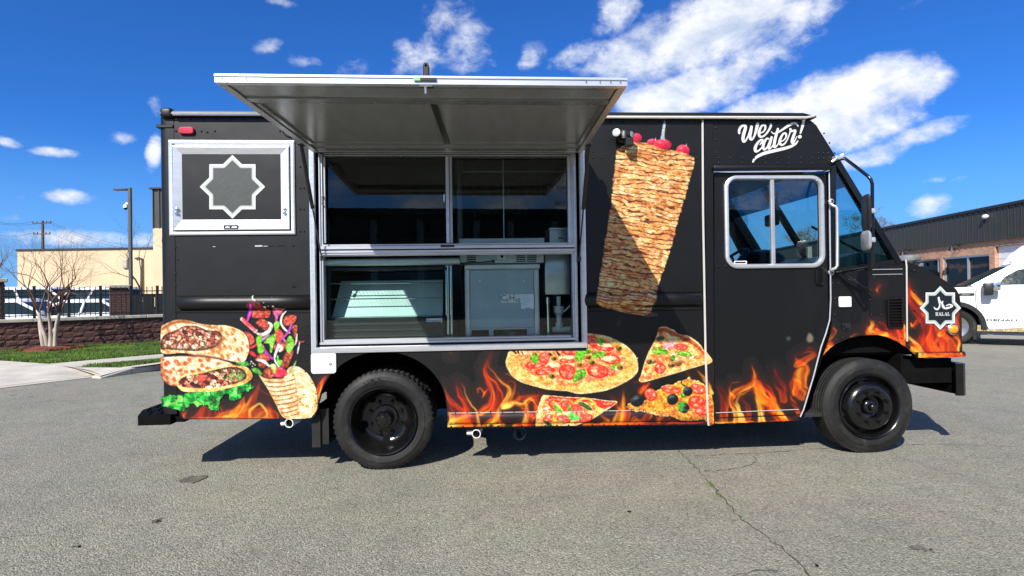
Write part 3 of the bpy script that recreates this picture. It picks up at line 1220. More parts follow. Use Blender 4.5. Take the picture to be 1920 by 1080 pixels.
cars = [
    ('silver white sedan nearest the fence at the far left', 4.6, 1.85, 1.50, (-1.9, 1.2, -1.15, .25), 'car_white', .62, 45, 19.2, 9, -.08),
    ('white SUV with roof behind the silver sedan, second row', 4.8, 1.95, 1.92, (-2.1, 1.15, -1.85, .35), 'car_white', .60, 92, 24.0, 12, 0),
    ('white SUV with bright sun glint on its rear, right of the light trunks', 4.7, 1.9, 1.88, (-2.0, 1.1, -1.7, .3), 'car_white', .60, 172, 24.5, 172, 0),
    ('dark sedan low behind the fence next to the brick pier', 4.4, 1.8, 1.42, (-1.7, 1.0, -1.0, .2), 'car_dark', .62, 196, 20.6, 186, -.1),
    ('white sedan with a light blue windshield behind the middle fence posts', 4.5, 1.82, 1.45, (-1.8, 1.15, -1.05, .15), 'car_white', .62, 140, 20.2, 200, -.08),
    ('white pickup-height car far behind the fence at the left pier', 4.9, 1.95, 1.95, (-2.2, 1.1, -1.95, .3), 'car_white', .6, 20, 28.5, 8, 0),
]
for (lab, L, Wd, Hh, cab, pt, hh, px, Y, rot, dz) in cars:
    t = make_car(lab, L, Wd, Hh, cab, pt, hh)
    p = at_depth(px, 560, Y)
    t.location = (p.x, Y, dz)
    t.rotation_euler = (0, 0, math.radians(rot))

# ------------------------------------------------------------------ right: brick building
fa = at_depth(1920, 533, 27.0)
fb_ = at_depth(1680, 536, 37.4)
fd = Vector((fb_.x - fa.x, fb_.y - fa.y, 0)).normalized()
near = Vector((fa.x, fa.y, 0)) - fd * 7.0
FA = math.atan2(fd.y, fd.x)
BLD_L = 50.0
bb = thing('brick_building', 'orange brick building with tall dark ribbed metal fascia on the right', 'building', (near.x, near.y, 0), FA)


def fac(px, py):
    """photograph point -> (distance along the facade, height)"""
    r = rays([(px, py)])[0]
    A = np.array([[fd.x, -r[0]], [fd.y, -r[1]]])
    s_, t_ = np.linalg.solve(A, np.array([-near.x, -near.y]))
    return s_, CAM_H + r[2] * t_


zt, zb = fac(1900, 382)[1], fac(1900, 445.5)[1]
# the street side of the facade is local +y (fd points away from the camera)
holes = []
sgd, zgd = fac(1862, 464)
gd = (sgd - 5.2, sgd - .1, 0.02, fac(1890, 459.5)[1])
sa = fac(1765, 484)[0]
sb = fac(1863, 476)[0]
wz = fac(1800, 481)[1]
win_b = (sa - .0, sa + 9.5)
mb = MB()
mb.prism(rect(0, BLD_L, 0, zb), -.25, 0, holes=[rect(*gd), rect(sb + .3, sa - .12, .25, wz), rect(sa + .12, sa + 9, .25, wz)])
mb.build('brick_wall', 'brick', bb)
mb = MB()
mb.box(0, BLD_L, -16, -.26, 0, zb)
mb.build('building_core', 'dark_inner', bb)
mb = MB()
mb.box(-.1, BLD_L + .1, -16, .10, zb + .002, zt - .06)
mb.build('fascia_core', 'fascia', bb)
PW = .405
mb = MB()
mb.box(.012, PW - .012, .102, .125, zb - .03, zt - .07)
mb.box(-.022, .022, .102, .155, zb - .03, zt - .07)
fp0 = None
for i in range(int(BLD_L / PW)):
    if fp0 is None:
        fp0 = o = mb.build('fascia_panel', 'fascia', bb, smooth=0)
    else:
        o = share(fp0, 'fascia_panel')
    o.location = (i * PW, 0, 0)
mb = MB()
mb.box(-.2, BLD_L + .2, -16, .21, zt - .06, zt + .08)
mb.build('roof_edge', 'dark_metal', bb)
# garage door
mb = MB()
nz = 5
for i in range(nz):
    h = (gd[3] - gd[2]) / nz
    mb = MB()
    mb.box(gd[0] + .02, gd[1] - .02, -.22, -.16, gd[2] + i * h + .01, gd[2] + (i + 1) * h - .01, .01)
    mb.build('door_panel', 'white', bb)


def shopwin(x0, x1, z0, z1, muls):
    mb = MB()
    mb.box(x0, x1, -.2, -.16, z0, z1)
    p_ = mb.build('window', 'window_dark', bb)
    mb = MB()
    mb.prism(rect(x0, x1, z0, z1), -.155, -.06, holes=[rect(x0 + .09, x1 - .09, z0 + .09, z1 - .09)])
    for m_ in muls:
        mb.box(m_ - .05, m_ + .05, -.155, -.06, z0 + .09, z1 - .09)
    mb.build('window_frame', 'alu_soft', p_)


shopwin(sb + .3, sa - .12, .25, wz, [fac(1812, 480)[0]])
shopwin(sa + .12, sa + 9, .25, wz, [fac(1757, 484)[0], fac(1757, 484)[0] + 3])
for px, py in ((1706, 473), (1800, 464)):
    s_, z_ = fac(px, py)
    mb = MB()
    mb.tube([(s_, .01, z_ + .1), (s_, .25, z_ + .2), (s_, .45, z_ + .05)], .03, 6)
    mb.lathe([(.04, .1), (.16, -.1), (.18, -.16)], (s_, .45, z_), (0, 0, 1), 10)
    mb.tube([(s_, .02, z_ - .18), (s_ + .12, .3, z_ + .02)], .02, 5)
    mb.build('wall_lamp', 'iron', bb)
s_, z_ = fac(1856, 406)
mb = MB()
mb.sphere((s_, .22, z_), .17, .14, .12)
o = mb.build('flood_light', 'white', bb)
s_, z_ = fac(1729, 487)
mb = MB()
mb.lathe([(.28, 0), (.28, .16), (.56, .26), (.60, .32), (.60, .55), (.50, .60), (.001, .66)], (s_, .75, z_ - .30), (0, 0, 1), 24)
mb.box(s_ - .12, s_ + .12, .0, .95, z_ - .4, z_ - .2)
mb.build('exhaust_fan', 'steel', bb)
# pinkish graphic on the dark shop glass
mb = MB()
g = [fac(*p) for p in ((1772, 505), (1776, 494), (1786, 498), (1790, 492), (1796, 497), (1820, 497), (1850, 493), (1850, 499), (1822, 503), (1800, 504), (1797, 512), (1792, 511), (1790, 504), (1780, 503), (1776, 509))]
mb.prism([(a, b) for a, b in g], -.158, -.156)
mb.build('window_graphic', pm('faded_pink_graphic', (.045, .028, .026), .5, var=.3, scale=3), bb)

# dry strip of verge between the pickup and the building
q = [Vector((7.5, 14.9, .008)), Vector((21, 14.9, .008)), Vector((21, 19, .008)), Vector((7.5, 19, .008))]
sheet('dry_verge', q, 'dry_soil')
blades('dry_grass', q, 9000, .06, 'dry_grass', 61, 0, .012)

# ------------------------------------------------------------------ white pickup
PYD = 13.42
PK0 = on_ground(1792, 645)
PKA = math.radians(-33)
pk = thing('pickup_truck', 'white pickup truck parked at the right with black wheel arch', 'pickup', tuple(PK0), PKA)
pkd = Vector((math.cos(PKA), math.sin(PKA), 0))


def Q(px, py):
    r = rays([(px, py)])[0]
    s_, t_ = np.linalg.solve(np.array([[pkd.x, -r[0]], [pkd.y, -r[1]]]), np.array([-PK0.x, -PK0.y]))
    return s_, CAM_H + r[2] * t_


WD = 1.98
# body shell: front clip + cab + bed, one lofted side outline with bevelled shoulders
low = [(-.95, .45), (-.97, .9), (-.93, 1.18), (-.75, 1.30), Q(1806, 538.5), (1.05, 1.40), (2.9, 1.40), (3.05, 1.40), (4.75, 1.40), (4.78, .62), (3.7, .55),
       (3.58, .86), (3.3, 1.03), (2.95, .98), (2.75, .55), (.62, .36), (.50, .62), (.36, .86), (.12, .97), (-.12, .97), (-.36, .84), (-.50, .60), (-.56, .42)]
mb = MB()
mb.prism(low, .0, WD)
bmx = mb.build('body', 'car_white', pk, smooth=30)
bv = bmx.modifiers.new('bevel', 'BEVEL')
bv.width, bv.segments, bv.limit_method, bv.angle_limit = .05, 3, 'ANGLE', math.radians(50)
# cab above the belt, leaning inwards
b0, b1 = Q(1807, 539), (2.92, 1.41)
t0, t1 = Q(1889, 499), (2.75, 1.86)
mb = MB()


def cabring(x0, x1, z, ins):
    return [(x0, ins, z), (x1, ins, z), (x1, WD - ins, z), (x0, WD - ins, z)]


mb.loft([cabring(b0[0] + .14, b1[0], 1.395, .05), cabring(t0[0] + .05, t1[0], 1.84, .21), cabring(t0[0] + .16, t1[0] - .06, 1.905, .26), cabring(t0[0] + .6, t1[0] - .4, 1.925, .45)], True, True, True)
mb.build('cab', 'car_white', pk, smooth=40)


def cab_pt(x, z, out=.006):
    f = (z - 1.395) / (1.84 - 1.395)
    return (x, .05 + (.21 - .05) * f - out, z)


def cab_glass(pts):
    mb = MB()
    vs = [cab_pt(x, z) for x, z in pts]
    mb.add(vs, [tuple(range(len(vs)))])
    return mb.build('side_window', 'car_glass', pk, 0)


cab_glass([Q(1867, 539), (1.62, 1.42), (1.62, 1.80), Q(1912, 505), Q(1885, 519)])
cab_glass([(1.72, 1.42), (2.55, 1.42), (2.62, 1.60), (2.5, 1.80), (1.72, 1.80)])
mb = MB()
mb.add([(b0[0] + .02, .12, 1.40), (t0[0] - .02, .27, 1.83), (t0[0] - .02, WD - .27, 1.83), (b0[0] + .02, WD - .12, 1.40)], [(0, 1, 2, 3)])
mb.loft([[(b0[0] + .02, .12, 1.40), (t0[0] - .02, .27, 1.83)], [(b0[0] + .16, .055, 1.40), (t0[0] + .06, .212, 1.83)]], False)
mb.build('windshield', 'car_glass', pk, 0)
mb = MB()
mb.box(Q(1893, 0)[0], Q(1908, 0)[0], .5, .75, 1.92, 1.99, .03)
mb.build('roof_marker', 'white', pk)
# mirror
mb = MB()
a, b = Q(1841, 554), Q(1860, 530)
mb.box(a[0], b[0], -.28, -.02, a[1], b[1], .04, seg=2)
mr = mb.build('mirror', 'black_plastic', pk)
a, b = Q(1857, 545), Q(1873, 528)
mb = MB()
mb.box(a[0], b[0], -.27, -.10, a[1], b[1], .03, seg=2)
mb.build('mirror_cap', 'chrome', mr)
# arch flare, wheels, mud flap, running board
mb = MB()
arc = [(math.cos(math.radians(a)), math.sin(math.radians(a))) for a in range(-8, 189, 8)]
outer = [(.58 * c_, .42 + .60 * s_) for c_, s_ in arc]
inner = [(.49 * c_, .42 + .50 * s_) for c_, s_ in arc]
mb.prism(outer + inner[::-1], -.03, .15)
fl = mb.build('wheel_arch', 'black_plastic', pk, smooth=40)
share(fl, 'wheel_arch').location = (3.3, 0, 0)
for xw in (0, 3.3):
    for side in (0, 1):
        mt, mr = wheel_mesh(.415, .27)
        wt = mt.build('wheel', 'rubber', pk)
        wt.location = (xw, .02 if side == 0 else WD - .02, .415)
        if side:
            wt.rotation_euler = (0, 0, PI)
        mr.build('rim', 'rim', wt)
mb = MB()
mb.box(-.9, 4.6, .3, 1.7, .45, .9)
mb.build('chassis', 'black', pk)
a, b = Q(1824, 637), Q(1832, 620)
mb = MB()
mb.box(a[0], b[0], -.01, .26, a[1], b[1], .01)
mb.build('mud_flap', 'black_plastic', pk)
a, b = Q(1837, 634), Q(1980, 629)
mb = MB()
mb.box(a[0], b[0], -.10, .10, a[1], b[1], .015)
mb.build('running_board', 'chrome', pk)
mb = MB()
mb.box(a[0] - .05, b[0], -.03, .2, b[1] + .002, b[1] + .05)
mb.build('sill', 'black_plastic', pk)
# shut lines of the door (thin dark grooves proud by 1 mm) and fender vent
seam = [Q(*p) for p in ((1832, 541), (1829.5, 546), (1829, 560), (1832, 585), (1837, 603), (1843, 618), (1844, 624))]
mb = MB()
mb.tube([(x, -.001, z) for x, z in seam], .006, 4)
mb.build('door_seam', 'dark_inner', pk)
mb = MB()
mb.box(1.70, 1.712, -.004, .01, .5, 1.38)
mb.build('door_seam', 'dark_inner', pk)
a, b = Q(1798, 554.5), Q(1827, 549.5)
mb = MB()
mb.box(a[0], b[0], -.018, .01, a[1], b[1], .008)
vt = mb.build('fender_vent', 'black_plastic', pk)
mb = MB()
mb.box(a[0] + .05, b[0] - .08, -.024, -.01, a[1] + .018, b[1] - .014, .004)
mb.build('vent_trim', 'chrome', vt)
a, b = Q(1878, 602), Q(1904, 599)
text_obj('door_lettering', 'DENALI', .062, 'dark_metal', pk, (a[0], -.006, (a[1] + b[1]) / 2), extrude=.003, sx=2.6, offset=.0012)
mb = MB()
mb.box(1.35, 1.55, -.035, -.005, 1.12, 1.16, .01)
mb.build('door_handle', 'chrome', pk)
mb = MB()
mb.box(-.98, -.82, .05, .45, .95, 1.12, .03)
mb.build('headlight', 'chrome', pk)
mb = MB()
mb.box(-1.02, -.80, .0, WD, .45, .66, .04)
mb.build('front_bumper', 'chrome', pk)

# white high-roof van behind the pickup
vy = 19.8
vx = (1880 - 960) / F * vy
vn = thing('white_van', 'white high roof van partly hidden behind the pickup cab', 'van', (vx, vy, 0), math.radians(-42))
vtop = at_depth(1910, 459.5, vy).z
prof = [(.0, .35), (-.02, 1.2), (.0, at_depth(1880, 496, vy).z), (.02, at_depth(1880, 492, vy).z), (.20, at_depth(1885, 478, vy).z), (.52, vtop - .06), (.8, vtop), (4.6, vtop), (4.75, vtop - .2), (4.75, .35)]
mb = MB()
mb.prism(prof, 0, 2.0)
o = mb.build('body', 'car_white', vn, smooth=45)
bv = o.modifiers.new('bevel', 'BEVEL')
bv.width, bv.segments, bv.limit_method, bv.angle_limit = .12, 3, 'ANGLE', math.radians(40)
for xw in (.85, 3.7):
    for side in (0, 1):
        mt, mr = wheel_mesh(.36, .24)
        wt = mt.build('wheel', 'rubber', vn)
        wt.location = (xw, 0.0 if side == 0 else 2.0, .36)
        if side:
            wt.rotation_euler = (0, 0, PI)
        mr.build('rim', 'rim', wt)
mb = MB()
mb.add([(.25, -.004, 1.45), (1.2, -.004, 1.45), (1.2, -.004, 2.05), (.55, -.004, 2.05)], [(0, 1, 2, 3)])
mb.build('side_window', 'car_glass', vn, 0)

# ------------------------------------------------------------------ what the truck's glass mirrors: building and trees across the lot
wb = thing('warehouse', 'dark flat-roofed building across the lot, mirrored in the serving window', 'building', (-9, -27, 0))
mb = MB()
mb.box(0, 46, -12, 0, 0, 6.3)
mb.build('wall', pm('brown_cladding', (.10, .085, .07), .85, var=.2, scale=.4), wb)
mb = MB()
mb.box(-.2, 46.2, -12.2, .35, 6.302, 6.75)
mb.build('parapet', 'dark_metal', wb)
mb = MB()
mb.box(-.22, .22, .002, .25, 0, 6.0, .02)
cl0 = mb.build('column', 'cap', wb)
cl0.location = (1.5, 0, 0)
for i in range(1, 16):
    share(cl0, 'column').location = (1.5 + i * 2.9 + (.7 if i % 3 == 0 else 0), 0, 0)
mb = MB()
mb.box(.4, 2.2, .004, .05, .8, 4.6)
wn0 = mb.build('window', 'window_dark', wb)
wn0.location = (1.5, 0, 0)
for i in range(1, 15):
    share(wn0, 'window').location = (1.5 + i * 2.9 + (.7 if i % 3 == 0 else 0), 0, 0)
for i, (x, y, H, sd) in enumerate([(-14, -24, 8.5, 31), (-19, -30, 9.5, 32), (26, -42, 14, 33), (16, -44, 15, 34), (37, -40, 13, 35)]):
    tree('lot_tree', ['bare tree left of the warehouse across the lot', 'taller bare tree far left of the warehouse across the lot', 'bare tree behind the middle of the warehouse roof',
                      'tallest bare tree behind the warehouse roof', 'bare tree behind the right end of the warehouse'][i],
         (x, y, 0), [(0, 0, 0, 0)], H, 5, sd, .7, 'twig_grey', 'twig_grey', leaf=.07, droop=0, r0=.2, group='trees across the lot')

# =================================================================== FOOD TRUCK
# local axes: x from tail to nose along the serving side, y into the truck, z up
TR = thing('food_truck', 'black food truck with open serving hatch and food pictures on its side', 'food truck',
           tuple(TRUCK_O), YAW)
TW = 2.22                       # width of the body
X0, X1 = S(302, 500)[0], S(1806, 600)[0]


def sx(px, py=500, d=0.0):
    return S(px, py, d)[0]


def sz(px, py, d=0.0):
    return S(px, py, d)[1]


# ---- relief of the side skin (metres towards the camera) in photograph points
def relief(px, py):
    px, py = np.asarray(px, float), np.asarray(py, float)
    out = np.zeros(np.broadcast(px, py).shape)
    yc = 568.5 - (px - 330) * 0.0078           # rub rail runs very slightly uphill to the right
    q = 1 - ((py - yc) / 12.5) ** 2
    on = ((px > 331) & (px < 580)) | ((px > 1096) & (px < 1317))
    out = np.where(on & (q > 0), .042 * np.sqrt(np.clip(q, 0, 1)), out)
    yb = 786 - (px - 840) * 0.0125             # skirt rail along the bottom of the middle section
    q = 1 - ((py - yb) / 9.5) ** 2
    on = (px > 843) & (px < 1316)
    out = np.where(on & (q > 0), .018 * np.sqrt(np.clip(q, 0, 1)), out)
    return out


# ---- skin panels
def arc_pts(cx, cy, rx, ry, a0, a1, n):
    return [(cx + rx * math.cos(math.radians(a0 + (a1 - a0) * k / n)), cy - ry * math.sin(math.radians(a0 + (a1 - a0) * k / n))) for k in range(n + 1)]


ARCH_R = [(597, 757)] + arc_pts(717.5, 762, 119, 103, 172, 12, 26) + [(838, 765)]
ARCH_F = [(1506, 782), (1517, 742), (1530, 702), (1543, 667), (1555, 654), (1568, 645), (1590, 635), (1613, 629.5), (1642, 628), (1662, 632), (1680, 640), (1694, 648.5)]


def panel(name, px_poly, holes=(), y0=0.0, y1=.035, mat='wrap', parent=TR, smooth=30):
    mb = MB()
    mb.prism(SP(px_poly), y0, y1, [SP(h) for h in holes])
    return mb.build(name, mat, parent, smooth)


panel('side_panel', [(326, 221), (582, 221), (582, 586), (326, 586)])
panel('side_panel', [(583, 221.5), (1095, 223), (1095, 283), (583, 283)])
panel('side_panel', [(1096, 223), (1316, 224), (1317.5, 581), (1096, 583)])
low = ([(326, 587), (582, 587), (582, 656), (1097, 653), (1097, 584), (1317.5, 582), (1322, 797)] +
       [(838.5, 803.5)] + ARCH_R[::-1] + [(596, 768), (590, 781), (583, 785.5), (345, 786.5), (338, 783), (335, 770), (326, 769)])
panel('lower_side_panel', low)
# corner post, rounded
px0, pz0 = S(301, 777)
px1, pz1 = S(326, 218)
mb = MB()
cs = []
R_ = .07
for k in range(7):
    a = math.radians(90 * k / 6)
    cs.append((px0 + R_ - R_ * math.sin(a), R_ - R_ * math.cos(a) - .004))
cs = [(px1 - .001, -.004)] + cs + [(px0, .35), (px0 + .03, .35), (px1 - .001, .04)]
mb.loft([[(a, b, pz0) for a, b in cs], [(a, b, pz1) for a, b in cs]], True, True, True)
mb.build('corner_post', 'wrap', TR, 40)
mb = MB()
mb.box(px0 - .006, px1 - .002, -.012, .3, sz(310, 240), sz(310, 234), .004)
mb.build('post_band', 'wrap', TR)

# roof: slab with rounded rail along the near edge
rz = sz(900, 208)
mb = MB()
xa, xb = sx(304, 210), sx(1503, 214)
zlo, zhi = sz(900, 221), sz(900, 207)
prof = [(-.018, zlo + .008), (-.034, zlo + .022), (-.034, zhi - .035), (-.024, zhi - .012), (.02, zhi), (.2, zhi + .012), (TW - .2, zhi + .012), (TW, zhi - .01), (TW, zlo), (.03, zlo)]


def at_x(x, dz=0.0, s=1.0):
    return [(x, y, z + dz) for y, z in prof]


zr = sz(310, 214) - (zlo + zhi) / 2
zf = sz(1500, 217.5) - (zlo + zhi) / 2
mb.loft([at_x(xa, zr), at_x(xb, zf)], True, True, True)
# front slope of the roof cap
xc, zc = S(1526, 222)
mb.loft([at_x(xb, zf), [(xc, y, zc - .003 if k in (0, 1, 8, 9) else zc + .012) for k, (y, z) in enumerate(prof)]], True, False, True)
mb.build('roof', 'wrap', TR, 40)
# bright drip strip under the rail
for (a, b, c_, d_, w_) in ((329, 217.6, 600, 218.3, .010), (1090, 222, 1506, 223.2, .0125)):
    mb = MB()
    (xa_, za_), (xb_, zb_) = S(a, b), S(c_, d_)
    mb.tube([(xa_, -.036, za_), (xb_, -.036, zb_)], w_, 8)
    mb.build('drip_strip', 'chrome' if a < 400 else 'piping', TR)
mb = MB()
mb.tube([S(1506, 223.2)[0:1] + (-.034, S(1506, 223.2)[1]), (S(1523, 219.5)[0], -.03, S(1523, 219.5)[1])], .011, 8)
mb.build('drip_strip', 'piping', TR)
mb = MB()
mb.box(sx(304, 212), sx(326, 212), -.04, .2, sz(310, 222), sz(310, 204), .02, seg=3)
mb.build('roof_corner_cap', 'wrap', TR, 40)


# ---- rub rails: half round
def half_rail(x0, x1, yfun, half, depth, name, end_round=True):
    mb = MB()
    rings = []
    n = 10
    xs = np.linspace(x0, x1, 5)
    for x in xs:
        r = []
        for k in range(n + 1):
            a = -PI / 2 + PI * k / n
            py = yfun(x) + half * math.sin(a)
            s_ = S(x, py)
            r.append((s_[0], -depth * math.cos(a) + .002, s_[1]))
        rings.append(r)
    if end_round:
        for x, sgn, at in ((x0, -1, 0), (x1, 1, len(rings))):
            r = []
            for k in range(n + 1):
                a = -PI / 2 + PI * k / n
                s_ = S(x + sgn * half * .55 * math.cos(a), yfun(x) + half * .9 * math.sin(a))
                r.append((s_[0], .003, s_[1]))
            rings.insert(0 if sgn < 0 else len(rings), r)
    mb.loft(rings, False)
    return mb.build(name, 'wrap', TR, 60)


half_rail(338, 579, lambda x: 568.5 - (x - 330) * .0078, 12.5, .042, 'rub_rail')
half_rail(1099, 1312, lambda x: 568.5 - (x - 330) * .0078, 12.5, .042, 'rub_rail')
half_rail(850, 1314, lambda x: 786 - (x - 840) * .0125, 9.5, .018, 'skirt_rail')


def strip(px_pts, w, depth, mat, name, n=6, parent=TR):
    mb = MB()
    mb.tube([(a, -depth, b) for a, b in SP(px_pts)], w, n)
    return mb.build(name, mat, parent)


for y_, (a, b) in ((554.5, (331, 581)), (582.5, (331, 581)), (554.5, (1097, 1315)), (582.5, (1097, 1315))):
    strip([(a, y_ - (a - 330) * .0078), (b, y_ - (b - 330) * .0078)], .0035, .002, 'wrap', 'seam_bead', 4)
strip([(842, 774.5), (1316, 768)], .003, .003, 'piping', 'seam_bead', 4)
strip([(838, 802), (1320, 796)], .006, .003, 'wrap', 'seam_bead', 5)

# white trim between body and door pillar, pillar
strip([(1316.5, 226), (1317.5, 400), (1322, 655), (1326.5, 788), (1328, 797)], .0092, .009, 'piping', 'edge_trim')
panel('door_pillar', [(1320, 226), (1336, 226), (1339, 795), (1330, 799), (1327, 790)], y0=-.006, y1=.05)

# ---- cab: header panel above the door
panel('cab_top_panel', [(1337, 225), (1519, 226), (1530, 234), (1571, 300), (1556, 311), (1337, 311)])
mb = MB()
(x_a, z_a), (x_b, z_b) = S(1334, 320), S(1556, 317)
mb.box(x_a, x_b, -.05, .02, z_a - .004, z_a + .036, .012, seg=2)
mb.build('rain_gutter', 'wrap', TR, 40)
strip([(1335, 323.5), (1551, 321.5)], .0065, .028, 'chrome', 'gutter_trim')

# ---- sliding door with its window
DOOR = [(1340, 326), (1550, 325), (1552, 480), (1553, 612), (1545, 648), (1524, 705), (1500, 779), (1499, 789), (1340, 795)]
WIN = (1363.5, 334, 1538.5, 497.5)
wr = SR(*WIN)
door = MB()
door.prism(SP(DOOR), .004, .04, [rrect(*wr, .075)])
dr = door.build('cab_door', 'wrap', TR, 30)
mb = MB()
of_ = SR(1358.5, 329.5, 1544.5, 502.5)
rings = []
for (o_, y) in ((0, .006), (0, -.014), (.012, -.022), (.026, -.022), (.034, -.010), (.036, .012)):
    rings.append([(x, y, z) for x, z in rrect(of_[0] + o_, of_[1] - o_, of_[2] + o_, of_[3] - o_, .105 - o_, 8)])
mb.loft(rings, True)
mb.build('window_frame', 'alu', dr, 30)
xm = S(1448.5, 415)[0]
mb = MB()
mb.box(xm - .016, xm + .016, -.012, .016, wr[2] + .012, wr[3] - .012, .004)
mb.build('window_divider', 'alu_soft', dr)
for a, b, y in ((wr[0], xm, .010), (xm, wr[1], .018)):
    mb = MB()
    mb.box(a + .004, b - .004, y, y + .001, wr[2] + .004, wr[3] - .004)
    o = mb.build('window_pane', 'glass', dr, 0)
mb = MB()
hx, hz = S(1522, 473)
mb.box(hx - .018, hx + .018, .02, .05, hz - .05, hz + .05, .004)
mb.build('window_latch', 'alu_soft', dr)
a = SR(1377, 489, 1401, 495)
mb = MB()
mb.prism(rrect(*a, .008), .006, .0085)
o = mb.build('window_sticker', 'white', dr)
a = SR(1379, 490.5, 1399, 493.5)
mb = MB()
mb.prism(rrect(*a, .004), .0045, .0055)
mb.build('sticker_print', 'black_plastic', o)
# door handle: recessed cup with lever
a = SR(1529, 503, 1545, 536)
mb = MB()
mb.loft([[(x, -.006, z) for x, z in rrect(a[0], a[1], a[2], a[3], .034, 6)], [(x, -.016, z) for x, z in rrect(a[0] + .006, a[1] - .006, a[2] + .006, a[3] - .006, .028, 6)],
         [(x, -.004, z) for x, z in rrect(a[0] + .014, a[1] - .014, a[2] + .014, a[3] - .014, .022, 6)]], True, False, True)
mb.build('door_handle', 'gloss_black', dr)
strip([(1553, 324), (1555, 480), (1556, 560), (1554, 600), (1547, 625), (1538, 650), (1524, 705), (1505, 768), (1499, 781)], .0060, .011, 'alu', 'door_trim', 8, dr)
strip([(1342, 774), (1497, 767.5)], .003, .004, 'piping', 'seam_bead', 4, dr)
strip([(1342, 783.5), (1499, 777)], .004, .002, 'wrap', 'seam_bead', 4, dr)

# ---- cab side ahead of the door, nose
panel('cab_side_panel', [(1557, 507), (1650, 507), (1650, 497), (1697, 495), (1698, 650)] + ARCH_F[::-1] + [(1527, 708), (1548, 652), (1556, 628), (1559, 606)])
NOSE = [(1699, 489), (1716, 494.5), (1737, 504), (1760, 517), (1782, 531), (1795, 542), (1802, 555), (1805, 580), (1806.5, 656), (1808, 668), (1723, 671), (1714, 663), (1706, 656.5), (1699, 651)]
# the hood bends over at the top: sweep the outline with a rounded shoulder
P_ = SP(NOSE)
mb = MB()
mb.prism(P_, .012, .05)
mb.build('nose_panel', 'wrap', TR, 40)
mb = MB()
top = SP(NOSE[:9])
rings = []
for k in range(7):
    a = math.radians(90 * k / 6)
    off = .055
    ring = []
    for i, (x, z) in enumerate(top):
        p0, p1 = top[max(i - 1, 0)], top[min(i + 1, len(top) - 1)]
        t_ = Vector((p1[0] - p0[0], p1[1] - p0[1])).normalized()
        nrm = Vector((-t_.y, t_.x))
        ring.append((x + nrm.x * off * (math.sin(a) - 1) * .9, .011 + off * (1 - math.cos(a)), z + nrm.y * off * (math.sin(a) - 1) * .9))
    rings.append(ring)
rings.append([(p[0], TW - .1, p[2]) for p in rings[-1]])
mb.loft(rings, False)
mb.build('hood', 'wrap', TR, 50)
mb = MB()
xn, zn = S(1700, 560)
mb.box(xn - .9, S(1803, 600)[0] - .06, .12, TW - .12, sz(1750, 668), sz(1702, 505), .03)
mb.build('engine_bay', 'black', TR)
strip([(1697, 487), (1698.5, 500), (1699.5, 640)], .0065, .008, 'piping', 'edge_trim')
strip([(1712, 661), (1806, 659.5)], .003, .004, 'wrap', 'seam_bead', 4)
mb = MB()
(x_a, z_a), (x_b, z_b) = S(1718, 671), S(1808, 659)
mb.box(x_a, x_b, -.012, .06, z_a, z_b, .006)
mb.build('nose_lip', 'wrap', TR)
# cowl vent strip below the quarter window: two bright beads
for y_ in (505.5, 515):
    strip([(1635, y_), (1691, y_ - 1)], .004, .006, 'alu_soft', 'cowl_trim', 5)
panel('cowl_panel', [(1557, 506), (1560, 504), (1683, 486), (1692, 492), (1697, 494.5), (1651, 496.5), (1651, 506)], y0=.004)

# ---- windshield, pillars, quarter window
wb0, wt0 = S(1690, 489), S(1573, 301)


def bar(p, q, y, w, dpt, name, mat='gloss_black', parent=TR):
    """slanted pillar between side-plane points p (top) and q (bottom)"""
    d = Vector((q[0] - p[0], q[1] - p[1])).normalized()
    n = Vector((-d.y, d.x)) * w / 2
    mb = MB()
    mb.prism([(p[0] + n.x, p[1] + n.y), (q[0] + n.x, q[1] + n.y), (q[0] - n.x, q[1] - n.y), (p[0] - n.x, p[1] - n.y)], y, y + dpt)
    return mb.build(name, mat, parent, 30)


bar((wt0[0] - .015, wt0[1]), (wb0[0] - .015, wb0[1] - .02), .0, .050, .06, 'windshield_pillar')
bar((wt0[0], wt0[1]), (wb0[0], wb0[1] - .02), TW * .56 - .03, .05, .06, 'windshield_divider')
bar((wt0[0], wt0[1]), (wb0[0], wb0[1] - .02), TW - .10, .10, .10, 'windshield_pillar')
panel('window_post', [(1557, 312), (1567, 308), (1568, 506), (1557, 507)], y0=-.004, y1=.06, mat='gloss_black')
# quarter window pane
qp = SP([(1567, 311), (1573, 305), (1682, 488), (1567, 505)])
mb = MB()
mb.prism(qp, .022, .0235)
mb.build('quarter_window', 'shield', TR, 0)
# windshield panes with tinted band
dv = Vector((wb0[0] - wt0[0], wb0[1] - wt0[1]))
for (ya, yb) in ((.06, TW * .56 - .03), (TW * .56 + .03, TW - .10)):
    mb = MB()
    A_ = Vector(wt0) + dv * .0
    B_ = Vector(wt0) + dv * .24
    C_ = Vector(wt0) + dv * 1.0
    mb.add([(B_.x, ya, B_.y), (B_.x, yb, B_.y), (C_.x, yb, C_.y), (C_.x, ya, C_.y)], [(0, 1, 2, 3)])
    ws = mb.build('windshield', 'shield', TR, 0)
    mb = MB()
    mb.add([(A_.x, ya, A_.y), (A_.x, yb, A_.y), (B_.x, yb, B_.y), (B_.x, ya, B_.y)], [(0, 1, 2, 3)])
    mb.build('shade_band', 'shade_band', ws, 0)
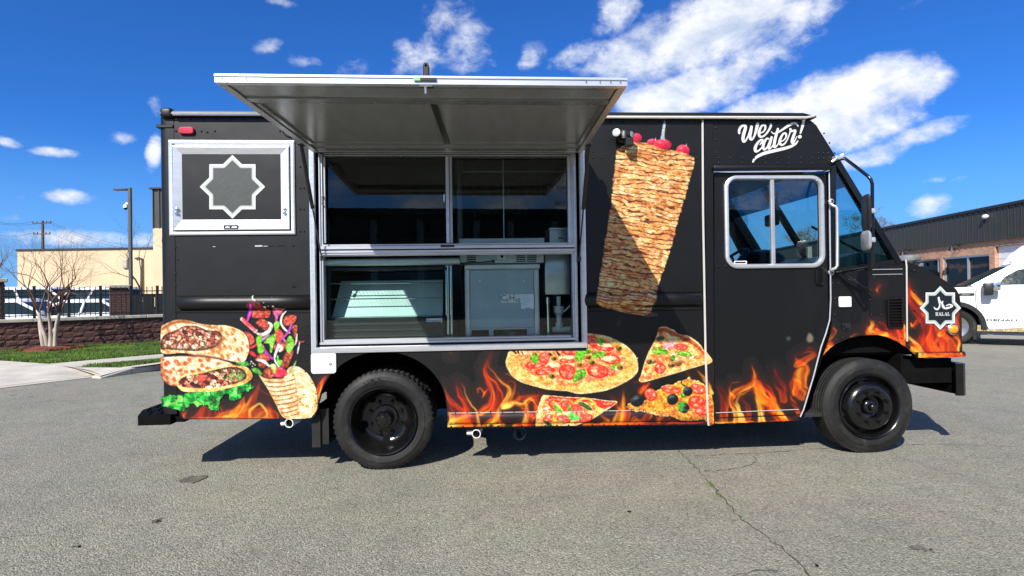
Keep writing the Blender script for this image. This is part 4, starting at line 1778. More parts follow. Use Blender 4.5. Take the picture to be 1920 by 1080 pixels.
# header over the windshield and the far side of the cab
mb = MB()
xh, zh = S(1526, 224)
mb.loft([[(xh - .1, 0.035, zh), (xh, .035, zh), (wt0[0] + .01, .035, wt0[1] + .01), (wt0[0] - .06, .035, wt0[1] - .02)],
         [(xh - .1, TW, zh), (xh, TW, zh), (wt0[0] + .01, TW, wt0[1] + .01), (wt0[0] - .06, TW, wt0[1] - .02)]], True, True, True)
mb.build('windshield_header', 'wrap', TR)

# ---- body shell behind the skin
XB = sx(1330, 500)                 # bulkhead between kitchen and cab
ZF = sz(1000, 641)                 # kitchen floor, above the wheel arch
ZT = zlo - .01
mb = MB()
mb.box(px0 + .002, XB, TW - .04, TW, sz(500, 775), ZT)
mb.build('far_wall', 'liner', TR)
fw = [(XB, sz(1400, 790)), (S(1806, 600)[0] - .1, sz(1700, 670)), (S(1806, 600)[0] - .1, sz(1790, 540)), (wb0[0], wb0[1] - .03), (wt0[0], wt0[1]), (XB, ZT)]
xdw0, xdw1 = XB + .16, wt0[0] - .06
mb = MB()
mb.prism(fw, TW - .04, TW, [[(xdw0, sz(1450, 497)), (wb0[0] - .22, sz(1450, 497)), (xdw1 - .01, sz(1450, 330)), (xdw0, sz(1450, 330))]])
mb.build('far_cab_wall', 'dark_inner', TR)
mb = MB()
mb.box(xdw0, wb0[0] - .24, TW - .022, TW - .02, sz(1450, 497), sz(1450, 330))
o = mb.build('far_door_glass', 'glass', TR, 0)
mb = MB()
mb.box(px0 + .002, px0 + .04, .36, TW, sz(310, 775), ZT)
mb.build('rear_wall', 'wrap', TR)
mb = MB()
mb.box(XB - .02, XB + .02, .045, TW - .05, ZF, ZT)
mb.build('bulkhead', 'dark_inner', TR)
mb = MB()
mb.box(px0 + .05, XB - .03, .04, TW - .05, ZF - .05, ZF)
mb.build('kitchen_floor', 'dark_inner', TR)
mb = MB()
mb.box(XB + .03, wb0[0] - .1, .05, TW - .05, sz(1400, 788), sz(1400, 780))
mb.build('cab_floor', 'dark_inner', TR)
mb = MB()
mb.box(px0 + .05, XB - .03, .04, TW - .05, ZT - .06, ZT - .02)
mb.build('kitchen_ceiling', 'liner', TR)
mb = MB()
mb.box(XB + .03, xh, .04, TW - .05, ZT - .05, ZT - .01)
mb.build('cab_ceiling', 'dark_inner', TR)
# dashboard, steering wheel, driver's mirror, seat
zd = sz(1450, 480, .9)
mb = MB()
mb.prism([(wb0[0] - .02, zd - .06), (wb0[0] - .3, zd - .02), (wb0[0] - .62, zd - .10), (wb0[0] - .70, zd - .30), (wb0[0] - .55, zd - .7), (wb0[0] - .02, zd - .7)], .07, TW - .06)
db = mb.build('dashboard', 'black_plastic', TR)
mb = MB()
dx, dz = S(1430, 484, 1.55)
mb.sphere((dx, 1.6, dz - .04), .24, .34, .14, 16, 10)
mb.build('instrument_cowl', 'black_plastic', db, 60)
hx, hz = S(1372, 472, 1.62)
mb = MB()
cen = Vector((hx, 1.62, hz - .10))
ax = Vector((-.62, 0, .78)).normalized()
u = Vector((0, 1, 0))
v = ax.cross(u)
ring = [cen + (u * math.cos(2 * PI * k / 28) + v * math.sin(2 * PI * k / 28)) * .21 for k in range(29)]
mb.tube(ring, .017, 8, False)
for a in (90, 210, 330):
    mb.tube([cen - ax * .05, cen + (u * math.cos(math.radians(a)) + v * math.sin(math.radians(a))) * .2], .014, 6)
mb.tube([cen - ax * .05, cen - ax * .5], .035, 8)
mb.build('steering_wheel', 'black_plastic', TR, 60)
mx_, mz_ = S(1449, 413, TW * .5)
mb = MB()
mb.box(mx_ - .05, mx_ + .03, TW * .5 - .09, TW * .5 + .09, mz_ - .06, mz_ + .06, .02, seg=2)
mb.tube([(mx_ + .02, TW * .5, mz_ + .05), (mx_ + .06, TW * .5, mz_ + .3)], .012, 6)
mb.build('cab_mirror', 'black_plastic', TR)
# wiper
mb = MB()
mb.tube([(wb0[0] - .03, .25, wb0[1] + .02), (wb0[0] - .32, .75, wb0[1] + .38)], .012, 5)
mb.build('wiper', 'black_plastic', TR)

# ---- under the body: wells, frame rails, axles, tank
mb = MB()
mb.box(sx(575, 780), sx(860, 780), .60, .64, .36, sz(700, 655))
mb.box(sx(575, 780), sx(860, 780), .045, .60, sz(700, 656), sz(700, 650))
mb.box(sx(858, 780), sx(862, 780), .045, .60, .40, sz(700, 655))
mb.box(sx(590, 760), sx(594, 760), .045, .60, .60, sz(700, 655))
mb.build('wheel_well', 'black', TR)
mb = MB()
mb.box(sx(1490, 760), sx(1740, 660), .60, .64, .36, sz(1640, 622))
mb.box(sx(1520, 700), sx(1728, 660), .045, .60, sz(1640, 625), sz(1640, 618))
mb.build('wheel_well', 'black', TR)
mb = MB()
for y in (.72, 1.42):
    mb.box(px0 + .02, sx(1790, 690), y, y + .08, .52, .72)
mb.build('frame_rail', 'black', TR)
mb = MB()
mb.box(sx(865, 780), sx(1490, 760), .30, TW - .1, .34, .62)
mb.build('fuel_tank', 'black', TR)
rw = Vector((S(718, 793)[0], 0, .40))
fwc = Vector((S(1632, 755)[0], 0, .40))
for c_ in (rw, fwc):
    mb = MB()
    mb.tube([(c_.x, .2, c_.z), (c_.x, TW - .2, c_.z)], .07, 10)
    mb.sphere((c_.x, TW * .5, c_.z), .17, .2, .17, 12, 8)
    mb.build('axle', 'black', TR)

# ---- wheels
def tyre_mesh(r, w, rr, tread):
    mb = MB()
    n = 162 if tread == 'block' else 72
    prof = [(rr, .012), (rr + .012, .0), (rr + .03, -.006), (rr + .07, -.012), (r - .075, -.012), (r - .068, -.007), (r - .055, -.008), (r - .030, .004), (r - .012, .018)]
    rings = [[None] * n for _ in range(len(prof))]
    out = []
    for k in range(n):
        a = 2 * PI * k / n
        out.append((math.sin(a), math.cos(a)))
    R = []
    for rad, y in prof:
        R.append([(s * rad, y, c * rad) for s, c in out])
    if tread == 'block':
        # shoulder blocks: notches every third segment
        for (f, y) in ((1.0, .028), (1.0, .085)):
            R.append([(s * (r - (.012 if k % 3 == 0 else .0)), y, c * (r - (.012 if k % 3 == 0 else .0))) for k, (s, c) in enumerate(out)])
        for (y, dd) in ((.088, .014), (.098, .014), (.101, 0), (.135, 0), (.138, .014), (.148, .014), (.151, 0), (w - .03, 0)):
            R.append([(s * (r - (dd if dd else (.012 if (k + 1) % 3 == 0 else 0))), y, c * (r - (dd if dd else (.012 if (k + 1) % 3 == 0 else 0)))) for k, (s, c) in enumerate(out)])
    else:
        y = .022
        R.append([(s * r, y, c * r) for s, c in out])
        for k in range(5):
            y0 = .022 + (w - .044) * (k + .5) / 5.0
            for yy, dd in ((y0 - .007, 0), (y0 - .004, .011), (y0 + .004, .011), (y0 + .007, 0)):
                R.append([(s * (r - dd), yy, c * (r - dd)) for s, c in out])
        R.append([(s * r, w - .022, c * r) for s, c in out])
    R.append([(s * (r - .03), w, c * (r - .03)) for s, c in out])
    R.append([(s * rr, w - .02, c * rr) for s, c in out])
    mb.loft(R, True)
    return mb


RT = .402
LUG = []


def lug(mb, x, y, z, r=.016, h=.03):
    mb.lathe([(r, 0), (r, h * .7), (r * .6, h), (.001, h)], (x, y, z), (0, -1, 0), 6)


def rear_wheel(loc, flip=False):
    t = tyre_mesh(RT, .235, .262, 'block').build('rear_wheel', 'rubber', TR, 40)
    t.location = loc
    if flip:
        t.rotation_euler = (0, 0, PI)
    mb = MB()
    # deep dish rim of a dual wheel
    mb.lathe([(.272, -.012), (.266, -.022), (.256, -.014), (.246, .012), (.232, .04), (.222, .10), (.205, .135), (.165, .155), (.105, .15), (.098, .12), (.06, .118), (.001, .118)],
             (0, 0, 0), (0, 1, 0), 56)
    rm = mb.build('rim', 'gloss_black', t, 45)
    mb = MB()
    for k in range(8):
        a = 2 * PI * (k + .5) / 8
        lug(mb, math.sin(a) * .132, .152, math.cos(a) * .132)
    mb.build('lug_nut', 'gloss_black', rm, 30)['kind'] = 'stuff'
    mb = MB()
    mb.lathe([(.072, .12), (.070, .05), (.060, .03), (.030, .026), (.028, .018), (.001, .016)], (0, 0, 0), (0, 1, 0), 28)
    for k in range(8):
        a = 2 * PI * k / 8
        lug(mb, math.sin(a) * .055, .034, math.cos(a) * .055, .009, .014)
    mb.build('hub', 'gloss_black', rm, 35)
    for k in range(5):
        a = 2 * PI * k / 5 + PI
        mb = MB()
        mb.lathe([(.034, 0), (.030, .004), (.001, .005)], (math.sin(a) * .188, .142, math.cos(a) * .188), (-math.sin(a) * .3, -1, -math.cos(a) * .3), 14)
        mb.build('hand_hole', 'black', rm)
    return t, rm


def front_wheel(loc, flip=False):
    t = tyre_mesh(RT, .225, .262, 'rib').build('front_wheel', 'rubber', TR, 40)
    t.location = loc
    if flip:
        t.rotation_euler = (0, 0, PI)
    mb = MB()
    mb.lathe([(.272, -.012), (.266, -.022), (.256, -.014), (.246, .02), (.238, .045), (.222, .04), (.205, .005), (.185, -.028), (.160, -.036), (.105, -.034), (.098, -.01), (.094, .02), (.07, .03), (.001, .03)],
             (0, 0, 0), (0, 1, 0), 56)
    rm = mb.build('rim', 'gloss_black', t, 45)
    mb = MB()
    for k in range(8):
        a = 2 * PI * (k + .5) / 8
        lug(mb, math.sin(a) * .132, -.034, math.cos(a) * .132, .0155, .034)
    mb.build('lug_nut', 'gloss_black', rm, 30)['kind'] = 'stuff'
    mb = MB()
    mb.lathe([(.066, .03), (.062, -.005), (.05, -.02), (.032, -.024), (.030, -.06), (.024, -.066), (.001, -.066)], (0, 0, 0), (0, 1, 0), 28)
    mb.build('hub', 'gloss_black', rm, 40)
    for k in range(5):
        a = 2 * PI * k / 5 - PI / 2
        mb = MB()
        mb.lathe([(.030, 0), (.027, .004), (.001, .005)], (math.sin(a) * .205, .002, math.cos(a) * .205), (math.sin(a) * .75, -1, math.cos(a) * .75), 14)
        mb.build('hand_hole', 'black', rm)
    return t, rm


rt, rrm = rear_wheel((rw.x, .012, RT - .006))
rear_wheel((rw.x, .30, RT - .006))[0]
rear_wheel((rw.x, TW - .012, RT - .006), True)
ft, frm = front_wheel((fwc.x, .012, RT - .004))
front_wheel((fwc.x, TW - .012, RT - .004), True)
# raised sidewall lettering
def sidewall(parent, word, a_mid, rad, size, step):
    mbs = []
    n = len(word)
    for i, ch in enumerate(word):
        if ch == ' ':
            continue
        a = math.radians(a_mid) + (i - (n - 1) / 2) * step
        o = text_obj('sidewall_letter', ch, size, 'rubber', parent, (math.sin(a) * rad, -.014, math.cos(a) * rad), (PI / 2, a, 0), extrude=.0012)
        mbs.append(o)


sidewall(rt, 'HDR', -13, .325, .062, .16)
sidewall(ft, '225/70R', 168, .325, .036, .08)

# ---- bumpers, flap, pipes
(xa_, za_), (xb_, zb_) = S(236, 775), S(322, 775)
st = MB()
zt_ = sz(262, 779)
zb2 = sz(262, 797)
pl = [(xb_, -.02), (xb_, TW), (xa_ + .02, TW - .02), (xa_, TW - .25), (xa_, .22), (xa_ + .10, -.02), (xb_, -.02)]
pl = pl[:-1]
st.loft([[(x, y, zb2) for x, y in pl], [(x, y, zt_) for x, y in pl]], True, True, True)
rs = st.build('rear_step', 'black', TR, 20)
mb = MB()
rng = random.Random(3)
for i in range(7):
    for j in range(30):
        x, y = xa_ + .03 + i * .042 + (.02 if j % 2 else 0), .03 + j * .065
        if x > xb_ - .02 or (y < .20 and x < xa_ + .13 - y * .45):
            continue
        a = (PI / 4) if (i + j) % 2 else (-PI / 4)
        d = Vector((math.cos(a), math.sin(a), 0)) * .017
        mb.tube([(x - d.x, y - d.y, zt_ + .001), (x, y, zt_ + .006), (x + d.x, y + d.y, zt_ + .001)], [.003, .007, .003], 5)
mb.build('step_tread', 'gloss_black', rs)['kind'] = 'stuff'
mb = MB()
mb.box(xb_ - .02, xb_ + .30, .25, .40, .46, .56)
mb.box(sx(322, 780), sx(345, 780), .02, .10, sz(330, 793), sz(330, 772), .01)
mb.build('step_bracket', 'black', TR)
mb = MB()
mb.box(sx(581, 790), sx(597, 790), .05, .06, sz(590, 842), sz(590, 780))
mb.box(sx(583, 800) - .01, sx(612, 800), .07, .50, sz(590, 838), sz(590, 770))
mb.build('mud_flap', 'rubber', TR)
def pipe_fit(px, py, name, ang):
    x, z = S(px, py, .03)
    mb = MB()
    mb.lathe([(.030, 0), (.036, 0), (.036, .045), (.030, .05), (.030, .16)], (x, -.0, z), (0.15, 1, 0), 16)
    mb.tube([(x - .01, .05, z), (x - .075, .06, z + .012 * ang)], .022, 10)
    mb.build(name, 'pvc', TR, 40)
    mb = MB()
    mb.lathe([(.029, .02), (.001, .02)], (x, .0, z), (0.15, 1, 0), 12)
    mb.build('pipe_bore', 'black', TR)


pipe_fit(893, 812, 'drain_pipe', 0)
pipe_fit(544, 792, 'drain_pipe', -1)
x, z = S(974, 812, .1)
mb = MB()
mb.lathe([(.052, .0), (.047, .0), (.047, .25), (.052, .25), (.052, 0)], (x, .07, z), (0, 1, 0), 20)
mb.build('exhaust_pipe', 'black_plastic', TR, 40)
# front bumper: a bar right across the front with a return at the near end
bx0, bx1 = S(1772, 700)[0], S(1815, 700)[0]
bz0, bz1 = sz(1792, 742), sz(1792, 682)
mb = MB()
mb.prism([(bx0 + .10, 0.0), (bx1 - .05, -.01), (bx1 - .015, .01), (bx1, .06), (bx1, TW - .06), (bx1 - .03, TW), (bx0 + .1, TW), (bx0 + .1, TW - .03), (bx1 - .05, TW - .05), (bx1 - .05, .05), (bx0 + .10, .012)], bz0, bz1,
         mp=lambda a, b, c: (a, b, c))
mb.build('front_bumper', 'gloss_black', TR, 30)
mb = MB()
mb.box(sx(1705, 700), bx1 - .06, .10, .135, sz(1750, 722), sz(1750, 675))
mb.build('bumper_bracket', 'black', TR)
mb = MB()
mb.box(sx(1700, 700), sx(1704, 700), .06, .6, sz(1700, 760), sz(1700, 665))
mb.build('splash_guard', 'black', TR)

# ---- small things on the side
def lensed(name, px, py, hw, hh, mat, depth=.02, r=.02, base=None):
    a = SR(px - hw, py - hh, px + hw, py + hh)
    mb = MB()
    if base:
        mb.prism(rrect(a[0] - .006, a[1] + .006, a[2] - .006, a[3] + .006, r + .004), -.008, .0)
    rings = [[(x, y, z) for x, z in rrect(a[0] + i, a[1] - i, a[2] + i, a[3] - i, max(r - i, .002), 5)] for i, y in ((0, -.006), (0, -depth * .7), (.005, -depth), (.02 if hh > 6 else .009, -depth * 1.05))]
    mb.loft(rings, True, False, True)
    return mb.build(name, mat, TR, 40)


lensed('marker_light', 351, 245.5, 14.5, 6.5, 'red_lens', .024, .022)
lensed('marker_light', 1583, 566, 11.5, 10, 'white', .02, .012)
hb = MB()
a = SR(584, 661, 630.5, 700)
hb.prism(rrect(*a, .022), -.012, .0)
ho = hb.build('inlet_hatch', 'white', TR, 30)
mb = MB()
mb.prism(rrect(a[0] + .008, a[1] - .008, a[2] + .008, a[3] - .008, .016), -.016, -.0125)
mb.build('hatch_lid', 'white', ho, 30)
mb = MB()
lx, lz = S(620, 681)
mb.lathe([(.012, .0), (.012, .006), (.001, .007)], (lx, -.0165, lz), (0, -1, 0), 12)
mb.build('hatch_lock', 'alu_soft', ho)
lx, lz = S(1787, 617.5)
mb = MB()
mb.lathe([(.050, 0), (.050, .016), (.043, .022), (.041, .014)], (lx, .010, lz), (0, -1, 0), 24)
ts = mb.build('turn_signal', 'chrome', TR, 40)
mb = MB()
mb.lathe([(.041, .012), (.036, .026), (.02, .034), (.001, .037)], (lx, .010, lz), (0, -1, 0), 24)
mb.build('signal_lens', 'amber_lens', ts, 50)
# louvre vent: frame, slats
a = SR(1662, 558, 1691, 615)
mb = MB()
mb.prism(rrect(*a, .018), -.018, .002, [rect(a[0] + .012, a[1] - .012, a[2] + .012, a[3] - .012)])
lv = mb.build('louvre_vent', 'wrap', TR, 30)
for i in range(9):
    z = a[2] + .018 + (a[3] - a[2] - .036) * (i + .5) / 9
    mb = MB()
    mb.add([(a[0] + .014, -.022, z - .008), (a[1] - .014, -.022, z - .008), (a[1] - .014, .0, z + .011), (a[0] + .014, .0, z + .011)], [(0, 1, 2, 3)])
    mb.tube([(a[1] - .030, -.024, z - .006), (a[1] - .018, -.022, z - .004)], .005, 5)
    mb.build('louvre_slat', 'wrap', lv, 0)
a = SR(1630, 561, 1656, 592)
mb = MB()
mb.prism(rrect(*a, .006), -.004, .0)
mb.build('access_cover', 'wrap', TR, 30)
lx, lz = S(1586, 612)
mb = MB()
mb.prism(rrect(lx - .035, lx + .035, lz - .03, lz + .03, .012), -.012, 0)
mb.lathe([(.02, 0), (.02, .016), (.001, .018)], (lx - .008, -.012, lz + .006), (0, -1, 0), 14)
mb.build('fuel_cap', 'black_plastic', TR, 35)
# grab handle
gp = [(1557, 378, .0), (1557, 382, .05), (1562, 386, .07), (1567, 387, .075), (1569.5, 392, .078), (1570, 440, .078), (1570, 498, .078), (1567, 503, .075), (1559, 506, .05), (1557, 511, .0)]
mb = MB()
mb.tube([(S(x, y, -d)[0], -d, S(x, y, -d)[1]) for x, y, d in gp], .0125, 10)
for q in (0, -1):
    x, y, d = gp[q]
    p = S(x, y)
    mb.lathe([(.024, 0), (.024, .012), (.012, .018)], (p[0], -.001, p[1]), (0, -1, 0), 12)
mb.build('grab_handle', 'alu_soft', TR, 50)

# mirror arm and mirrors: hung well out from the cab
ap = [(1574, 299, .02), (1584, 297, .10), (1600, 309, .26), (1627, 330, .38), (1633, 337, .40), (1635.5, 345, .40), (1636, 420, .40), (1636, 490, .40), (1632, 499, .38), (1622, 503, .32), (1600, 506, .18), (1568, 511, .01)]
MX = []
mb = MB()
mb.tube([(S(x, y, -d)[0], -d, S(x, y, -d)[1]) for x, y, d in ap], .0125, 10)
ma = mb.build('mirror_arm', 'gloss_black', TR, 50)
mb = MB()
x, z = S(1574, 297, -.03)
mb.box(x - .05, x + .03, -.06, .0, z - .015, z + .02, .006)
mb.tube([(x - .07, -.03, z - .03), (x + .02, -.05, z + .03)], .012, 8)
mb.build('arm_bracket', 'alu', ma)
mb = MB()
q0, q1 = S(1620, 369, -.40), S(1633, 428, -.40)
# the glass faces the driver, so we see the shell edge-on and a little of its back
def mirror_shell(mb, cx, cz, hw, hh, thick, tilt, yc):
    rot = Matrix.Translation((cx, yc, cz)) @ Matrix.Rotation(math.radians(tilt), 4, 'Z')
    rg = []
    for (s_, x) in ((.9, -thick), (1, -thick * .6), (1, 0), (.88, thick * .6), (.5, thick)):
        rg.append([rot @ Vector((x, y * s_, z * s_)) for y, z in rrect(-hw, hw, -hh, hh, min(hw, hh) * .55, 5)])
    mb.loft(rg, True, True, True)


cx, cz = S(1625.5, 399, -.40)
mirror_shell(mb, cx, cz, .085, .140, .018, -20, -.40)
mm = mb.build('side_mirror', 'black_plastic', ma, 45)
mb = MB()
cx, cz = S(1625, 451, -.40)
mirror_shell(mb, cx, cz, .075, .075, .016, -14, -.40)
mb.build('convex_mirror', 'alu_soft', ma, 45)
for y_ in (396, 450):
    mb = MB()
    x, z = S(1633.5, y_, -.40)
    mb.box(x - .03, x + .022, -.425, -.375, z - .02, z + .02, .006)
    mb.lathe([(.017, 0), (.017, .02), (.001, .022)], (x - .018, -.424, z), (0, -1, 0), 12)
    mb.build('mirror_clamp', 'alu', ma)
strip([(1572, 513), (1612, 540), (1625, 545)], .012, .06, 'black_plastic', 'arm_brace', 8, ma)

# ---- twin floodlight
fx, fz = S(1168, 258)
mb = MB()
mb.box(fx - .05, fx + .05, -.05, .0, fz - .05, fz + .03, .012)
mb.lathe([(.055, 0), (.055, .05), (.045, .07), (.001, .075)], (fx, -.04, fz - .03), (0, 0, 1), 16)
fl = mb.build('twin_floodlight', 'black_plastic', TR, 40)
for px, py, dx, rad in ((1156, 249, -.45, .034), (1183, 252, .75, .030)):
    x, z = S(px, py, -.10)
    ax = Vector((dx, -1, .05)).normalized()
    c_ = Vector((x, -.10, z))
    mb = MB()
    mb.lathe([(.001, -.07), (rad * .8, -.065), (rad, -.03), (rad, .012), (rad * .9, .012)], c_, ax, 20)
    mb.tube([c_ - ax * .05, (fx, -.05, fz)], .014, 8)
    h_ = mb.build('lamp_head', 'black_plastic', fl, 40)
    mb = MB()
    mb.lathe([(rad * .9, .010), (rad * .5, .014), (.001, .015)], c_, ax, 20)
    mb.build('lamp_lens', 'alu_soft', h_, 50)
mb = MB()
x, z = S(1178, 268, -.07)
mb.box(x - .03, x + .03, -.12, -.05, z - .035, z + .035, .008)
mb.build('motion_sensor', 'black_plastic', fl)

# ---- small hatch with star emblem: flange, leaf with sloping frame, panel
def H(x0, y0, x1, y1, y):
    return SR(x0, y0, x1, y1) + (y,)


mb = MB()
rect_loft(mb, [H(318, 264, 553.5, 440.5, .0), H(318, 264, 553.5, 440.5, -.012), H(320.5, 266.5, 551, 438, -.016), H(325, 270, 546.5, 434.5, -.014), H(326.5, 273, 545, 432.5, -.002)])
hf = mb.build('small_hatch', 'alu', TR, 20)
mb = MB()
rect_loft(mb, [H(327.5, 275, 544, 431.5, -.002), H(327.5, 275, 544, 431.5, -.022), H(329, 276.5, 542.5, 430, -.024), H(342.5, 289.5, 527.5, 412.5, -.008), H(343, 290, 527, 412, -.004)])
mb.build('hatch_frame', 'alu', hf, 20)
mb = MB()
a = SR(343, 290, 527, 412)
mb.box(a[0] - .004, a[1] + .004, -.005, .01, a[2] - .004, a[3] + .004)
hp = mb.build('hatch_panel', 'wrap', hf, 0)
for px in (334.5, 535.5):
    mb = MB()
    x, z = S(px, 392.5)
    mb.lathe([(.014, 0), (.014, .008), (.006, .012), (.001, .012)], (x, -.022, z), (0, -1, 0), 12)
    x, z = S(px, 400)
    mb.box(x - .012, x + .012, -.034, -.02, z - .012, z + .008, .003)
    mb.build('hatch_latch', 'chrome', hf, 40)
mb = MB()
a = SR(422, 422.5, 449, 429)
mb.prism(rect(*a), -.029, -.0235, [rect(a[0] + .008, (a[0] + a[1]) / 2 - .01, a[2] + .006, a[3] - .006), rect((a[0] + a[1]) / 2, a[1] - .01, a[2] + .006, a[3] - .006)])
mb.build('hatch_pull', 'dark_inner', hf)

for k, (x0, y0, x1, y1) in enumerate(((478, 460, 492, 462.5), (494, 461, 502, 462), (506, 461, 514, 462), (520, 460.5, 535, 461.5), (399, 462, 404, 463), (548, 537, 555, 539))):
    a = SR(x0, y0, x1, y1)
    mb = MB()
    mb.box(a[0], a[1], -.0012, .0005, a[2], a[3], .0003)
    mb.build('scuff_mark', 'alu_soft' if k in (0, 1, 4) else 'black', TR, 0)
# ---- rivets, in one mesh: far too small to take apart singly
mb = MB()


def rivet(px, py, r=.0085, y=0.0):
    x, z = S(px, py)
    mb.dome((x, -y, z), max(r, .0068), max(r, .0068) * .75, n=8)


for x in range(332, 500, 25):
    rivet(x, 224.5 + (x - 330) * .004)
for x in range(1120, 1316, 23):
    rivet(x, 229)
    if x < 1180:
        rivet(x + 3.5, 229)
for x, y in ((378, 246.5), (389, 248), (403, 246), (525, 246), (330, 246), (330, 225), (563, 313), (570, 313), (563, 353), (570, 353), (563, 392), (570, 392), (563, 434), (570, 434),
             (329, 464), (329, 512), (329, 534), (333, 487), (550, 461), (577, 610), (577, 628), (577, 645), (575, 675), (573, 697), (570, 740), (576, 656)):
    rivet(x, y)
for x in (352, 388, 427, 451, 475, 500, 525, 549, 575):
    rivet(x, 556.8 - (x - 330) * .008, .005)
    rivet(x, 581 - (x - 330) * .008, .005)
for x in (1113, 1150, 1238, 1260, 1283, 1305):
    rivet(x, 550.5, .005)
    rivet(x, 574, .005)
for x, y in ((1112, 252), (1112, 284), (1112, 296), (1128, 296), (1152, 296), (1112, 324), (1307, 296)):
    rivet(x, y)
for x in range(1348, 1530, 22):
    rivet(x, 230.5)
    rivet(x, 296)
    rivet(x, 306)
for x, y in ((1342, 240), (1342, 262), (1333, 274), (1342, 286), (1545, 250), (1555, 268), (1535, 287), (1544, 287), (1553, 287), (1565, 287), (1535, 297), (1545, 297), (1556, 297), (1343, 240), (1332, 252)):
    rivet(x, y)
for x, y in ((834, 659), (832, 664), (901, 664.5), (933, 665.5), (818, 659), (818, 680), (840, 683), (865, 681.5), (894, 682), (901, 678), (923, 681), (933, 677)):
    rivet(x, y, .0068)
for i in range(22):
    rivet(846 + i * 22, 799.5 - i * 22 * .0125, .005, .006)
    if i < 21:
        rivet(854 + i * 22, 774.5 - i * 22 * .0125, .0045, .002)
for i in range(7):
    rivet(1348 + i * 23, 768 - i * .9, .0045)
for y in range(508, 620, 14):
    rivet(1546.5, 330 + (y - 508) * 1.5, .004)
for x, y in ((1345, 500), (1360, 499), (1562, 531), (1572, 531), (1604, 525), (1592, 525), (1640, 520), (1668, 518), (1714, 507), (1714, 545), (1715, 581), (1715, 618), (1632, 562), (1634, 590), (1653, 590), (1566, 560), (1566, 590),
             (1640, 605), (1693, 600), (1568, 637), (1580, 633), (1683, 634), (1690, 634)):
    rivet(x, y)
mb.build('rivet_rows', 'wrap', TR, 60)['kind'] = 'stuff'

# =================================================================== serving window
WX0, WX1 = S(582, 480)[0], S(1097, 480)[0]
mb = MB()
rect_loft(mb, [H(582, 277, 1098, 657, .0), H(582, 277, 1098, 657, -.014), H(584.5, 279, 1095.5, 653.5, -.018), H(591, 284, 1089, 647, -.016), H(592, 285, 1088, 646, -.004), H(592.2, 285.2, 1087.8, 645.8, .010)])
sv = mb.build('serving_window', 'alu', TR, 20)
mb = MB()
rect_loft(mb, [H(592.3, 285.3, 1087.7, 645.7, .0105), H(592.6, 285.6, 1087.4, 645.4, .10), H(606, 292, 1072, 633, .125)])
mb.build('frame_reveal', 'black', sv, 0)
mb = MB()
for px, py in ((587, 330), (587, 380), (587, 420), (587, 514), (587, 560), (587, 584), (587, 640), (664, 651), (738, 650), (814, 649.5), (857, 649), (886, 649), (958, 649), (1028, 649), (1088, 648), (1092, 370), (1092, 440), (1093, 509), (1093, 580)):
    x, z = S(px, py)
    mb.dome((x, -.0175, z), .0055, .003)
mb.build('frame_screws', 'alu_soft', sv)['kind'] = 'stuff'
YG = .075                      # glass depth
# inner sash frame: outer jambs, head, sill, middle rail


def sash(px0, py0, px1, py1, d0, d1, name, parent, mat='alu', bev=.004):
    a = SR(px0, py0, px1, py1, d0)
    mb = MB()
    mb.box(a[0], a[1], d0, d1, a[2], a[3], bev)
    return mb.build(name, mat, parent, 30)


sash(598, 286, 601.5, 643, .028, .12, 'jamb', sv)
sash(601.5, 288, 606, 641, .040, .12, 'jamb', sv, 'alu_soft')
sash(1072.5, 286, 1077, 641, .040, .12, 'jamb', sv, 'alu_soft')
sash(1077, 286, 1082.5, 643, .028, .12, 'jamb', sv)
sash(604, 285, 1076, 288, .03, .12, 'head_rail', sv, 'canopy_beam')
sash(606, 289, 1073, 292, .04, .12, 'head_rail', sv, 'canopy_beam')
sash(606.5, 633, 1072, 637, .040, .12, 'sill', sv)
sash(598, 637.2, 1082.5, 642.5, .022, .12, 'sill', sv)
for y0_, y1_, d_ in ((456.5, 459.5, .030), (459.6, 465.5, .006), (468, 472.5, .012), (472.8, 476, .020), (476.2, 478, .036)):
    sash(600 if d_ < .02 else 605, y0_, 1080 if d_ < .02 else 1074, y1_, d_, .12, 'middle_rail', sv, 'alu', .003)
sash(603, 465.6, 1077, 467.9, .03, .10, 'rail_groove', sv, 'dark_inner', 0)
# sliding sashes
sash(606.5, 293, 610, 456, .055, .085, 'sash_stile', sv, 'alu')
sash(836, 293, 842, 456, .05, .08, 'sash_stile', sv, 'alu')
sash(842.5, 293, 848, 456, .085, .115, 'sash_stile', sv, 'alu_soft')
sash(1065, 293, 1072, 456, .06, .115, 'sash_stile', sv, 'alu')
for (x0, x1, d) in ((610, 836, .068), (848, 1065, .10)):
    a = SR(x0, 292.5, x1, 456.5, d)
    mb = MB()
    mb.box(a[0], a[1], d, d + .001, a[2], a[3])
    mb.build('sliding_pane', 'serve_glass', sv, 0)
a = SR(606.5, 478.5, 1072.5, 633, .075)
mb = MB()
mb.box(a[0], a[1], .075, .076, a[2], a[3])
mb.build('lower_pane', 'serve_glass', sv, 0)
sash(826, 459, 852, 463, -.004, .01, 'window_catch', sv, 'black_plastic', .001)
for (px, py0, py1) in ((604.5, 366, 384), (833, 364, 380)):
    mb = MB()
    x0_, z0_ = S(px, py0, .04)
    x1_, z1_ = S(px, py1, .04)
    mb.tube([(x0_, .05, z0_), (x0_, .02, z0_ - .01), (x1_, .02, z1_ + .01), (x1_, .05, z1_)], .006, 6)
    mb.build('sash_handle', 'alu', sv)

